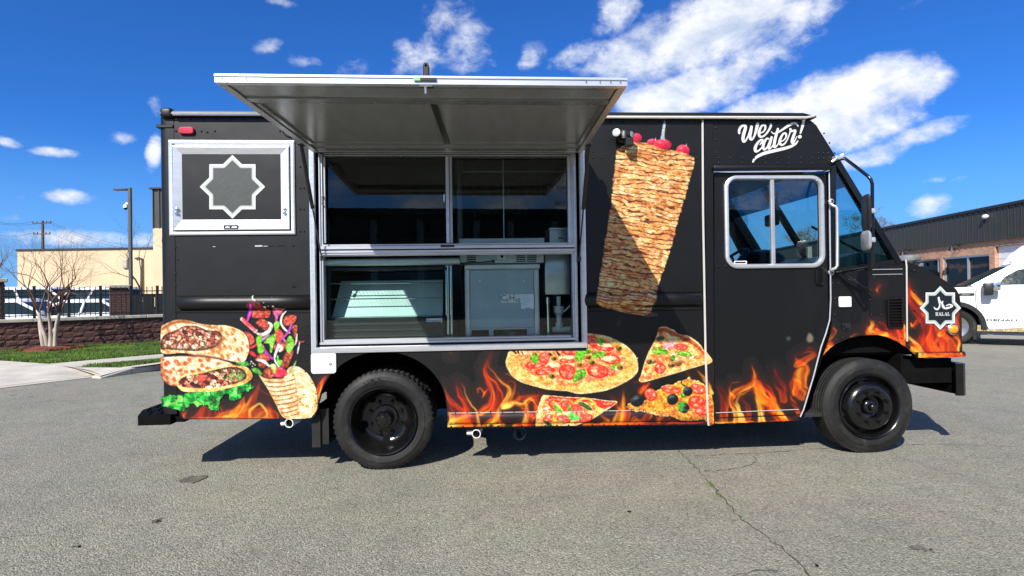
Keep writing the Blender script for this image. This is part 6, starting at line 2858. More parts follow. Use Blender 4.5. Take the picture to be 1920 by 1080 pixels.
        self.put(edge * .6, self.pal(np.clip(hot + .45 - t * .5, 0, 1), [(190, 50, 16), (236, 120, 40), (255, 220, 120)]))
        glow = np.exp(-np.clip(q, 0, 60) / 6.0) * (q > 0) * .30 * amt
        self.put(glow, (120, 34, 14))


def print_material(name, rough=.47):
    m, t = new_mat(name)
    at = t.n('ShaderNodeVertexColor')
    at.layer_name = 'ink'
    p = t.n('ShaderNodeBsdfPrincipled')
    t.t.links.new(at.outputs[0], p.inputs['Base Color'])
    p.inputs['Roughness'].default_value = rough
    o = t.n('ShaderNodeOutputMaterial')
    t.t.links.new(p.outputs[0], o.inputs[0])
    return m


M['print'] = print_material('printed_vinyl')


def print_sheet(name, box, step, paint, lift, parent=TR, plane=0.0, clip=None, label=None, sat=1.28, grain=0.0):
    x0, y0, x1, y1 = box
    nx, ny = int((x1 - x0) / step) + 1, int((y1 - y0) / step) + 1
    gx, gy = np.meshgrid(np.linspace(x0, x1, nx), np.linspace(y0, y1, ny))
    px, py = gx.ravel(), gy.ravel()
    A = Art(px, py)
    paint(A)
    keep = A.a > .02
    if clip is not None:
        keep_v = clip(px, py)
    else:
        keep_v = np.ones(len(px), bool)
    idx = np.arange(nx * ny).reshape(ny, nx)
    q = np.stack([idx[:-1, :-1], idx[:-1, 1:], idx[1:, 1:], idx[1:, :-1]], -1).reshape(-1, 4)
    ok = keep[q].any(1) & keep_v[q].all(1)
    q = q[ok]
    usedv = np.zeros(nx * ny, bool)
    usedv[q.ravel()] = True
    remap = np.cumsum(usedv) - 1
    q = remap[q]
    xz = SN(np.stack([px[usedv], py[usedv]], 1))
    dep = plane - relief(px[usedv], py[usedv]) - lift
    V = np.stack([xz[:, 0], dep, xz[:, 1]], 1).astype(np.float32)
    me = bpy.data.meshes.new(name)
    me.vertices.add(len(V))
    me.vertices.foreach_set('co', V.ravel())
    me.loops.add(q.size)
    me.loops.foreach_set('vertex_index', q.ravel().astype(np.int32))
    me.polygons.add(len(q))
    me.polygons.foreach_set('loop_start', np.arange(0, q.size, 4, dtype=np.int32))
    me.polygons.foreach_set('loop_total', np.full(len(q), 4, np.int32))
    me.polygons.foreach_set('use_smooth', np.ones(len(q), bool))
    me.update()
    lay = me.color_attributes.new('ink', 'FLOAT_COLOR', 'POINT')
    c = np.ones((len(V), 4), np.float32)
    R = A.rgb[usedv]
    if grain:
        ux, uy = px[usedv], py[usedv]
        lum = 1 + grain * ((fbm(ux / 8, uy / 6, 91, 3) - .5) * .8 + (fbm(ux / 1.9, uy / 1.7, 92, 2) - .5) * .75)
        R = R * np.clip(lum, .3, 1.6)[:, None] ** np.array((.55, 1.0, 1.5))
    g = (R @ np.array((.3, .59, .11)))[:, None]
    R = np.clip(g + (R - g) * sat, 0, 255)
    c[:, :3] = srgb(R) * ALB
    lay.data.foreach_set('color', c.ravel())
    return put_obj(name, me, 'print', parent, None, label)


# ---------------------------------------------------------------- the skewered meat
def paint_doner(A):
    C = CV(1090, 200, 2.633)
    # spit tip and foot
    A.fill(A.sd([(1238, 262), (1243.5, 230), (1246, 225), (1248, 232), (1244.5, 262)], False), A.pal((A.y - 226) / 40, [(150, 176, 192), (206, 226, 236), (120, 140, 150)]))
    A.fill(A.sd([(1160, 594), (1166, 594), (1161, 612), (1155, 612)], False), (28, 32, 38))
    # red onions on top
    for cx, cy, rx, ry in ((1193, 259, 10, 9), (1223, 267, 10, 6.5), (1280, 283, 12.5, 11.5), (1242, 272, 16.5, 11)):
        d, u, v = A.ell(cx, cy, rx, ry)
        A.fill(d, A.pal(np.clip(.55 - .5 * v - .25 * u + (fbm(A.x / 4, A.y / 4, 3) - .5) * .3, 0, 1), [(120, 8, 34), (196, 22, 60), (240, 86, 110)]))
        hl, _, _ = A.ell(cx - rx * .3, cy - ry * .45, rx * .25, ry * .18)
        A.put(sstep(hl, .8, -1) * .5, (250, 170, 180), False)
    for p in (((1229, 264), (1229, 259)), ((1245, 262), (1246, 257)), ((1286, 274), (1287, 270))):
        q, t, s = A.stroke(p, [1.3, .8], False)
        A.fill(q, (230, 220, 200))
    body = [(1158, 279), (1167, 274), (1190, 266), (1215, 269), (1240, 280), (1262, 282), (1285, 288), (1301, 295), (1302, 301), (1297, 325), (1288, 356), (1280, 385), (1271, 412), (1265, 438), (1254, 475), (1247, 500), (1237, 525),
            (1229, 556), (1219, 588), (1206, 591), (1180, 588), (1150, 582), (1128, 575), (1115, 568), (1119, 552), (1124, 520), (1129, 492), (1135, 450), (1142, 405), (1147, 370), (1150, 335), (1154, 300)]
    x0, y0 = A.x, A.y
    A.x = x0 + (fbm(x0 / 3, y0 / 6, 40, 3) - .5) * 5
    A.y = y0 + (fbm(x0 / 7, y0 / 3, 41, 3) - .5) * 3
    d = A.sd(body, False)
    A.x, A.y = x0, y0
    # layers: along the (leaning) spit
    ax = np.array([.215, -1.0]) / math.hypot(.215, 1)
    u = A.x * -ax[1] + A.y * ax[0]
    v = -(A.x * ax[0] + A.y * ax[1])
    v = v + (A.x - 1200) * .07
    vv = v + (fbm(u / 40, v / 13, 51, 3) - .5) * 15 + (fbm(u / 9, v / 5, 52, 3) - .5) * 4
    uu = u + (fbm(u / 10, v / 8, 53, 3) - .5) * 12
    hrow = 7.9
    row = np.floor(vv / hrow)
    f1, f2, cid = worley(uu / 30.0 + _h(row, row * 0, 7) * 3, vv / hrow, 54)
    n = fbm(A.x / 4.5, A.y / 2.6, 55, 4)
    n2 = fbm(A.x / 13, A.y / 8, 56, 3)
    tone = np.clip(.42 + .30 * cid + (n - .5) * .8 + (n2 - .5) * .3, 0, 1)
    col = A.pal(tone, [(162, 72, 26), (222, 136, 68), (244, 182, 110), (254, 212, 154), (255, 236, 202)])
    tone2 = .92 + .16 * cid
    col = np.clip(col * tone2[:, None], 0, 255)
    pink = sstep(fbm(A.x / 11, A.y / 7, 58, 3), .50, .66)
    col = col * (1 - pink[:, None] * .35) + np.array((232, 160, 120)) * pink[:, None] * .35
    frac = np.abs(vv / hrow - np.round(vv / hrow))
    thick = .04 + .30 * fbm(u / 18, v / 10, 57, 3) ** 1.6 + .06 * sstep(cid, .6, .9)
    crack = sstep(frac, thick, thick * .30)
    side = sstep(f2 - f1, .10, .02) * .45 * sstep(fbm(u / 9, v / 9, 61, 2), .5, .64)
    dark = np.clip(np.maximum(crack, side), 0, 1)
    burn = sstep(fbm(A.x / 8, A.y / 4.5, 59, 4), .54, .72)
    col = col * (1 - burn[:, None] * .55) + A.pal(n, [(104, 40, 14), (190, 104, 48)]) * burn[:, None] * .55
    col = col * (1 - dark[:, None] * .88) + A.pal(n, [(34, 12, 6), (104, 44, 16)]) * dark[:, None] * .88
    # plate edge
    A.fill(A.sd([(1205, 588), (1222, 585), (1234, 590), (1228, 593), (1208, 594)], True), (66, 62, 52))
    A.fill(d, col, 1.6)
    # meat standing on the top rim: slightly darker folds
    q, t, s = A.stroke([(1160, 278), (1190, 268), (1225, 275), (1262, 283), (1300, 297)], [5, 8, 9, 8, 5])
    A.put(sstep(q, 1.5, -2) * .55 * (d < 0), A.pal(n, [(130, 66, 20), (214, 140, 70), (240, 190, 120)]), False)


print_sheet('doner_print', (1110, 222, 1306, 614), 1.05, paint_doner, .0040, sat=1.16, grain=.6)


# ---------------------------------------------------------------- wraps on the tail
def paint_wraps(A):
    C = CV(295, 590, 5.145)
    # lettuce under the lower wrap
    let = C([(36, 800), (130, 770), (230, 775), (300, 760), (420, 740), (480, 735), (620, 735), (760, 690), (850, 655), (915, 660), (925, 700), (880, 735), (835, 730), (810, 800), (770, 820),
             (705, 815), (690, 760), (640, 770), (600, 840), (590, 920), (520, 925), (480, 870), (440, 860), (400, 890), (345, 850), (300, 860), (300, 900), (260, 925), (130, 905), (60, 870)])
    x0, y0 = A.x, A.y
    A.x = x0 + (fbm(x0 / 5, y0 / 5, 70, 3) - .5) * 8
    A.y = y0 + (fbm(x0 / 5, y0 / 5, 71, 3) - .5) * 8
    d = A.sd(let, False)
    A.x, A.y = x0, y0
    A.fill(d, A.greens(72, 9.0))
    fold = sstep(np.abs(fbm(A.x / 13, A.y / 11, 75, 3) - .5), .05, .008) * (d < 0)
    A.put(fold * .75, (4, 44, 18), False)
    hi = sstep(fbm(A.x / 4, A.y / 4, 76, 3), .58, .74) * (d < -1)
    A.put(hi * .5, (150, 230, 120), False)
    d2, _, _ = A.ell(*C([(820, 470)])[0], 12, 5, 10)
    A.fill(d2 + (fbm(A.x / 3, A.y / 3, 8) - .5) * 6, A.greens(77, 3) * .8)
    palm = [(52, 14, 8), (130, 44, 28), (206, 110, 84), (236, 160, 128), (248, 206, 164), (255, 236, 204), (180, 84, 56)]
    # upper wrap
    up = C([(42, 130), (75, 95), (150, 60), (230, 48), (330, 62), (430, 90), (560, 100), (660, 102), (760, 130), (840, 175), (880, 250), (890, 330), (870, 400), (840, 450), (760, 455), (640, 432), (540, 412), (380, 396), (250, 368), (36, 360)])
    A.fill(A.sd(up), A.tortilla(80, (250, 226, 178), (206, 122, 60), 8, .48, 1.8, 1.0))
    # shaded folds along the mouth
    for pts, w_, c_, m_ in (([(42, 150), (120, 95), (240, 70), (400, 100), (520, 120), (600, 160), (630, 230), (600, 300), (520, 340)], [10, 16, 12, 10, 12, 16, 12, 10, 6], (178, 112, 56), .8),
                            ([(60, 135), (150, 80), (260, 62), (380, 88)], [6, 14, 10, 6], (150, 80, 40), .7), ([(330, 390), (520, 370), (640, 330), (760, 300)], [6, 12, 12, 6], (214, 150, 88), .45)):
        q, t, s = A.stroke(C(pts), [a / 2.4 for a in w_])
        A.put(sstep(q, 2.0, -2.0) * m_, c_, False)
    q, t, s = A.stroke(C([(150, 125), (300, 90), (440, 115), (500, 150), (570, 140), (610, 190)]), [1.4, 2, 2, 1.6, 1.6, 1])
    A.put(np.clip(.5 - q / 1.4, 0, 1) * .75, (255, 246, 222), False)
    mouth = C([(40, 250), (80, 190), (180, 150), (260, 110), (380, 110), (490, 150), (590, 160), (625, 210), (600, 280), (520, 330), (380, 350), (240, 345), (110, 335), (40, 330)])
    d = A.sd(mouth)
    A.fill(d, A.chunks(10.5, 7.0, 82, palm, 2.2, .6, (40, 12, 10), .26), 1.5)
    gr = sstep(fbm(A.x / 6, A.y / 5, 83, 3) + (A.y - 645) / 60, .62, .74) * (d < -1)
    A.put(gr * .7, A.pal(fbm(A.x / 3, A.y / 3, 84), [(34, 44, 12), (96, 110, 40), (60, 14, 26)]), False)
    dk = sstep(d, -7, -1) * (d < 0)
    A.put(dk * .55, (38, 14, 10), False)
    # lower wrap
    lo = C([(36, 420), (120, 405), (240, 398), (380, 400), (520, 410), (640, 440), (760, 485), (860, 505), (905, 545), (918, 600), (880, 645), (800, 680), (700, 705), (560, 740), (440, 742), (300, 745), (230, 720), (190, 690), (110, 670), (50, 600), (30, 500)])
    A.fill(A.sd(lo), A.tortilla(86, (252, 234, 194), (196, 84, 40), 10.5, .74, 1.15, .3))
    q, t, s = A.stroke(C([(36, 405), (200, 388), (380, 396), (560, 415), (680, 450)]), [3, 4, 4, 3, 2])
    A.put(sstep(q, 2.4, -1.5) * .75, (96, 40, 24), False)
    q, t, s = A.stroke(C([(36, 520), (60, 600), (110, 660), (190, 690)]), [18, 20, 14, 8])
    A.put(sstep(q, 2, -6) * .45, (150, 70, 34), False)
    rim = C([(195, 660), (215, 605), (290, 570), (420, 545), (560, 510), (700, 495), (820, 500), (900, 545), (915, 605), (870, 648), (760, 690), (640, 715), (520, 742), (400, 738), (270, 742), (215, 712)])
    A.fill(A.sd(rim), A.pal(fbm(A.x / 5, A.y / 5, 88), [(214, 150, 70), (248, 214, 130), (255, 240, 190)]))
    q, t, s = A.stroke(C([(830, 515), (890, 560), (895, 610), (840, 650)]), [8, 8, 7, 5])
    A.put(sstep(q, 2, -2) * .6, A.pal(fbm(A.x / 3, A.y / 3, 12), [(170, 96, 36), (232, 172, 80)]), False)
    mouth = C([(210, 655), (240, 610), (330, 580), (450, 560), (560, 530), (690, 505), (790, 510), (850, 550), (860, 610), (800, 650), (690, 680), (560, 700), (430, 708), (310, 705), (235, 690)])
    d = A.sd(mouth)
    A.fill(d, A.chunks(10.0, 6.5, 90, palm, 2.2, .3, (36, 12, 8), .26), 1.5)
    gr = sstep(fbm(A.x / 5, A.y / 4, 91, 3) + (A.x - 405) / 130 - np.abs(A.y - 702) / 60, .60, .74) * (d < -1.5)
    A.put(gr * .8, A.pal(fbm(A.x / 2.4, A.y / 2.4, 92), [(40, 70, 20), (104, 150, 60), (214, 232, 160)]), False)
    A.put(sstep(d, -6, -1) * (d < 0) * sstep(-(A.y - 700) + (A.x - 390) * .25, -8, 12) * .7, (34, 12, 12), False)
    td, _, _ = A.ell(*C([(430, 610)])[0], 8, 6, 20)
    A.fill(td, A.pal(fbm(A.x / 3, A.y / 3, 14), [(206, 40, 34), (244, 120, 96)]))


def clip_wraps(px, py):
    xl = 301.5 + (777 - py) * .0015
    inside = (px > xl) & (py < np.where(px < 335, 768, np.where(px < 345, 768 + (px - 335) * 1.75, 785)))
    return inside


# flat flame fields first (under the food), then food
def paint_tail_flames(A):
    for pts, ws, sd_, hot, am in (
            ([(330, 790), (345, 775), (342, 755)], [14, 12, 2], 1, .35, .8), ([(365, 792), (385, 772), (392, 752)], [22, 18, 2], 2, .3, .85), ([(398, 795), (410, 772), (400, 750)], [20, 16, 2], 3, .3, .8),
            ([(420, 788), (450, 775), (470, 760), (480, 735), (483, 715)], [26, 24, 16, 8, 2], 4, .62, 1.0), ([(430, 795), (465, 785), (500, 772)], [30, 30, 16], 5, .75, 1.0), ([(470, 798), (468, 772), (486, 756), (500, 775), (492, 792)], [8, 6, 5, 6, 8], 6, .85, 1.0),
            ([(505, 798), (515, 780), (500, 760)], [18, 16, 2], 7, .5, .9), ([(535, 798), (548, 782), (520, 755), (470, 720)], [26, 20, 12, 2], 8, .22, .6), ([(560, 800), (600, 780), (600, 740), (607, 712)], [6, 20, 14, 2], 9, .3, .9),
            ([(596, 745), (604, 722), (611, 702)], [10, 9, 2], 10, .4, 1.0), ([(345, 790), (420, 792), (520, 792)], [12, 22, 14], 11, .45, .8), ([(440, 775), (452, 758), (456, 744)], [14, 10, 2], 12, .6, .9)):
        A.flame(pts, ws, 200 + sd_, hot, am)


def clip_tail(px, py):
    arch = ((px - 717.5) / 119) ** 2 + ((py - 762) / 103) ** 2 > 1.02
    b = np.where(px < 345, 768 + np.clip(px - 335, 0, 10) * 1.75, np.where(px < 583, 785, 785 - (px - 583) * 1.3))
    return (px > 327) & (px < 640) & (py < b) & arch


print_sheet('flame_print', (327, 690, 640, 786), .85, paint_tail_flames, .0018, clip=clip_tail)
print_sheet('wrap_print', (301, 596, 480, 772), 1.1, paint_wraps, .0058, clip=clip_wraps, sat=1.2, grain=.8)


# ---------------------------------------------------------------- the rolled cone with flying filling
def paint_cone(A):
    C = CV(430, 550, 4.32)
    # back disc
    disc = C([(470, 620), (540, 590), (610, 625), (665, 690), (705, 780), (716, 880), (705, 960), (680, 1002), (440, 1003), (420, 800)])
    A.fill(A.sd(disc), A.tortilla(101, (252, 226, 172), (150, 84, 30), 5.2, .26, 1.2, .6))
    n = fbm(A.x / 5, A.y / 5, 103, 4)
    cone = C([(240, 660), (300, 690), (420, 690), (500, 672), (535, 680), (545, 740), (560, 860), (565, 950), (555, 1003), (440, 1003), (380, 900), (310, 770)])
    d = A.sd(cone)
    A.fill(d, A.pal(n, [(232, 190, 130), (252, 228, 180), (255, 244, 214)]))
    # baked ridges: curved bands
    yy = (A.y - 700) + ((A.x - 528) / 30.0) ** 2 * 4.5 + (A.x - 528) * .10
    rows = yy / 8.3
    fr = np.abs(rows - np.round(rows))
    band = sstep(fr, .22, .05) * sstep(fbm(A.x / 12, A.y / 4, 105), .15, .38)
    A.put(band * (d < -1) * .9, A.pal(n, [(112, 54, 18), (190, 116, 56)]), False)
    A.put(sstep(np.abs(fr - .30), .12, .02) * (d < -1) * .25, (216, 160, 100), False)
    A.put(sstep(d, -5, -.5) * (d < 0.3) * .35, (206, 150, 84), False)
    red = [(110, 24, 18), (176, 62, 44), (216, 108, 84), (238, 158, 128)]
    brn = [(78, 22, 12), (140, 58, 34), (186, 98, 66), (220, 148, 110)]
    # filling at the mouth
    A.meat(C([(275, 640), (310, 600), (360, 620), (365, 670), (330, 690), (285, 680)]), 110, brn)
    A.meat(C([(360, 660), (380, 600), (420, 590), (470, 640), (455, 670), (400, 682)]), 111, [(200, 20, 50), (238, 60, 84), (252, 150, 160)])
    A.leaf(C([(180, 610), (210, 602), (250, 620), (270, 660), (245, 655), (200, 640)]), 112, ((30, 120, 30), (90, 190, 70), (190, 240, 150)))
    A.leaf(C([(330, 580), (370, 572), (385, 610), (370, 650), (345, 620)]), 113, ((150, 170, 40), (220, 226, 120), (250, 246, 190)))
    A.meat(C([(425, 590), (450, 490), (480, 475), (520, 465), (505, 530), (470, 600)]), 114, brn)
    A.leaf(C([(520, 580), (545, 540), (535, 580), (500, 640), (480, 650)]), 115, ((120, 170, 90), (220, 240, 200), (250, 255, 240)))
    # flying pieces
    A.meat(C([(150, 115), (170, 80), (220, 62), (270, 85), (282, 118), (200, 124)]), 116, [(60, 12, 10), (110, 30, 22), (150, 56, 44)])
    A.meat(C([(185, 170), (205, 130), (325, 128), (325, 190), (270, 200), (195, 198)]), 117, red)
    A.meat(C([(352, 126), (430, 122), (425, 160), (390, 190), (385, 225), (375, 200)]), 118, [(190, 40, 70), (226, 110, 130), (246, 190, 190)])
    A.meat(C([(218, 235), (260, 205), (300, 220), (318, 260), (300, 305), (262, 280), (238, 262)]), 119, red)
    A.meat(C([(440, 250), (445, 200), (480, 178), (545, 182), (530, 235), (480, 262)]), 120, red)
    A.meat(C([(510, 265), (552, 262), (550, 310), (545, 355), (565, 385), (612, 385), (590, 402), (550, 388), (525, 350)]), 121, brn)
    A.meat(C([(368, 320), (400, 285), (440, 330), (420, 380), (390, 400), (375, 370)]), 122, [(206, 40, 34), (236, 84, 64), (250, 150, 120)])
    A.meat(C([(358, 430), (400, 395), (450, 388), (455, 440), (430, 470), (380, 470)]), 123, red)
    A.meat(C([(60, 360), (125, 312), (180, 330), (208, 380), (190, 410), (150, 430), (110, 405)]), 124, [(150, 40, 34), (206, 84, 68), (240, 140, 116)])
    A.meat(C([(115, 440), (180, 430), (226, 398), (222, 425), (180, 448), (140, 450)]), 125, [(200, 20, 30), (236, 60, 60), (250, 140, 130)])
    A.meat(C([(160, 470), (190, 468), (220, 500), (210, 515), (175, 498)]), 126, [(210, 26, 40), (240, 76, 76)])
    A.meat(C([(210, 540), (250, 490), (310, 490), (328, 530), (310, 550), (260, 545)]), 127, red)
    A.meat(C([(235, 570), (265, 545), (300, 580), (280, 605), (250, 600)]), 128, brn)
    # radish stick, onions, leaves
    q, t, s = A.stroke(C([(105, 208), (150, 250), (215, 308)]), [7.2, 7.4, 7.0])
    A.fill(q, A.pal(np.clip(.5 + s * .4 + (n - .5) * .5, 0, 1), [(206, 40, 60), (236, 100, 104), (250, 180, 170)]))
    for p in (((103, 200), (96, 214)), ((226, 298), (208, 318))):
        q, t, s = A.stroke(C(p), [2.0, 2.0])
        A.fill(q, (250, 244, 236))
    wh = (250, 246, 236)
    for pts, ws, c_ in (([(230, 325), (270, 335), (320, 305), (340, 260), (318, 235)], [4, 7, 7, 7, 3], wh), ([(462, 145), (430, 180), (420, 240), (450, 290), (490, 320)], [1.5, 4, 4, 4, 2], wh), ([(195, 22), (205, 45), (228, 58)], [2, 2.4, 1.2], wh),
                        ([(400, 430), (375, 490), (370, 540), (400, 590)], [6, 4, 3, 3], wh), ([(230, 540), (280, 550), (325, 590)], [4, 6, 3], wh), ([(550, 330), (540, 400), (520, 425)], [2, 3, 2], wh), ([(570, 400), (560, 450), (553, 488)], [2, 3, 1.5], (226, 214, 230)),
                        ([(400, 420), (425, 440), (410, 470)], [5, 6, 3], wh), ([(270, 420), (300, 480), (350, 528)], [4, 6, 4], (170, 60, 150)), ([(505, 250), (480, 310), (400, 400)], [3, 5, 2], (176, 70, 160)), ([(190, 95), (165, 170), (145, 228)], [4, 6, 3], (206, 70, 190)),
                        ([(380, 150), (385, 190), (380, 226)], [4, 5, 3], (206, 90, 160)), ([(262, 380), (300, 350), (325, 335)], [5, 5, 2], (206, 150, 200)), ([(440, 370), (470, 405), (455, 420)], [3, 4, 2], (210, 150, 210))):
        q, t, s = A.stroke(C(pts), ws)
        A.fill(q, np.array(c_) * np.clip(1.04 - .18 * np.abs(s), 0, 1)[:, None])
    lg = ((60, 150, 30), (130, 210, 60), (224, 246, 160))
    for k, pts in enumerate(([(218, 370), (240, 342), (270, 345), (262, 400), (285, 450), (270, 485), (235, 480), (228, 430)], [(280, 400), (330, 345), (370, 330), (378, 370), (360, 420), (345, 478), (330, 470), (325, 410)],
                             [(455, 420), (480, 352), (505, 350), (530, 400), (520, 440), (490, 480), (465, 470)], [(360, 250), (390, 225), (412, 240), (400, 280), (375, 310)], [(385, 510), (400, 505), (405, 535), (430, 545), (420, 585), (390, 570)])):
        A.leaf(C(pts), 130 + k, lg)
    for cx, cy, r in ((180, 552, 1.6), (195, 568, 1.8), (172, 570, 1.2), (210, 580, 1.4), (188, 590, 1.3), (295, 75, 1.1), (330, 102, 1.0), (368, 106, 2.0), (440, 130, 1.8), (300, 112, 2.2)):
        d, _, _ = A.ell(*C([(cx, cy)])[0], r, r * .8)
        A.fill(d, (245, 240, 225))


print_sheet('rolled_cone_print', (440, 552, 600, 786), 1.05, paint_cone, .0042, clip=lambda px, py: (py < np.where(px < 583, 785, 785 - (px - 583) * 1.3)) & (px < 598), sat=1.2, grain=.8)


# ---------------------------------------------------------------- flames along the middle skirt
def paint_mid_flames(A):
    C = CV(820, 640, 6.0)
    for pts, ws, sd_, hot, am in (
            ([(300, 960), (230, 800), (120, 640), (45, 480)], [150, 120, 60, 10], 1, .42, .95), ([(130, 960), (180, 880), (110, 780)], [90, 60, 14], 2, .85, 1.0),
            ([(470, 960), (440, 780), (350, 640), (270, 480)], [50, 30, 24, 6], 3, .95, 1.0), ([(330, 900), (320, 740), (250, 600), (225, 450)], [90, 80, 70, 8], 4, .22, .85),
            ([(480, 800), (590, 720), (620, 600), (570, 440), (540, 330), (560, 250), (605, 105)], [60, 70, 60, 60, 46, 30, 3], 5, .34, .95), ([(700, 900), (640, 760), (700, 640), (680, 500), (590, 400), (545, 300)], [60, 90, 80, 50, 30, 6], 6, .3, .95),
            ([(640, 910), (690, 800), (740, 700), (790, 600), (780, 520), (680, 420), (600, 330), (580, 240)], [60, 50, 40, 40, 30, 20, 14, 5], 7, .78, 1.0),
            ([(760, 720), (800, 620), (820, 540), (760, 470), (640, 400)], [70, 50, 30, 18, 5], 8, .75, .95), ([(800, 700), (830, 640), (868, 540), (850, 470), (780, 460)], [50, 30, 20, 12, 3], 9, .62, .9),
            ([(760, 740), (860, 700), (960, 720), (1060, 640), (1130, 620)], [70, 50, 60, 50, 10], 10, .8, 1.0), ([(860, 680), (960, 640), (1090, 650), (1190, 600)], [30, 60, 70, 40], 11, .45, .9),
            ([(990, 920), (1010, 780), (980, 690), (1040, 640), (1110, 700), (1130, 760)], [60, 50, 30, 24, 26, 30], 12, .8, .95), ([(1010, 960), (1040, 860), (960, 740)], [90, 70, 30], 13, .5, .9),
            ([(440, 590), (445, 560), (490, 545), (520, 590), (560, 540)], [12, 22, 24, 40, 14], 14, .35, .9), ([(490, 630), (520, 600), (565, 545)], [8, 34, 10], 15, .4, .9), ([(755, 360), (800, 375), (830, 412)], [4, 12, 5], 16, .8, 1.0),
            ([(135, 140), (150, 105), (182, 105), (170, 150)], [10, 14, 12, 6], 17, .3, .8), ([(140, 960), (330, 950), (480, 955)], [50, 60, 40], 18, .75, .9), ([(650, 950), (720, 940), (760, 955)], [40, 50, 20], 19, .85, .9),
            ([(860, 960), (1000, 950), (1160, 960)], [50, 60, 40], 20, .35, .9), ([(520, 960), (620, 880), (640, 850)], [60, 70, 30], 21, .6, .9), ([(930, 660), (920, 600), (940, 560)], [30, 20, 3], 22, .2, .5), ([(160, 900), (330, 870), (420, 880)], [60, 70, 50], 23, .5, .7)):
        A.flame(C(pts), [w_ / 6.0 for w_ in ws], 300 + sd_, hot, am)
    C = CV(1000, 690, 5.333)
    for pts, ws, sd_, hot, am in (
            ([(0, 470), (40, 380), (10, 300)], [60, 70, 20], 1, .35, .8), ([(840, 560), (880, 440), (900, 330), (905, 220)], [110, 70, 40, 6], 2, .72, 1.0), ([(900, 560), (930, 430), (1000, 380), (950, 330)], [90, 60, 40, 6], 3, .35, .85),
            ([(960, 550), (1010, 500), (1060, 540)], [30, 50, 30], 4, .6, .9), ([(700, 560), (740, 520), (640, 450)], [50, 50, 10], 5, .72, .85), ([(1040, 570), (1160, 470), (1120, 420)], [60, 60, 20], 6, .55, .8),
            ([(840, 340), (780, 290), (700, 240)], [30, 26, 4], 7, .2, .6), ([(1090, 220), (1110, 150), (960, 130)], [50, 40, 6], 8, .2, .6), ([(1080, 230), (1110, 190), (1170, 130)], [60, 50, 10], 9, .38, .8),
            ([(1760, 260), (1770, 190), (1700, 100), (1640, 30)], [60, 60, 40, 6], 10, .72, .85), ([(1600, 120), (1560, 70), (1480, 20)], [40, 36, 6], 11, .2, .55), ([(1795, 330), (1780, 240), (1740, 180)], [40, 40, 8], 12, .6, .8),
            ([(500, 575), (700, 570), (900, 565), (1150, 562), (1700, 550)], [40, 50, 50, 46, 40], 13, .34, .9), ([(880, 420), (830, 380), (800, 330)], [30, 26, 4], 14, .2, .6), ([(430, 270), (430, 240)], [20, 6], 15, .2, .5), ([(1250, 520), (1330, 480), (1320, 420)], [70, 60, 20], 16, .2, .6)):
        A.flame(C(pts), [w_ / 5.333 for w_ in ws], 340 + sd_, hot, am)


def clip_mid(px, py):
    arch = ((px - 717.5) / 119) ** 2 + ((py - 762) / 103) ** 2 > 1.03
    return (px > 838.5) & (px < 1338) & (py < 803 - (px - 838) * .0125) & (py > 656) & (px < 1316 + (py - 226) * .0205) | (arch & (px > 824) & (px <= 838.5) & (py < 803) & (py > 656) & (py < 765 - (838.5 - px) * 3))


print_sheet('flame_print', (824, 654, 1330, 803), .85, paint_mid_flames, .0018, clip=clip_mid)


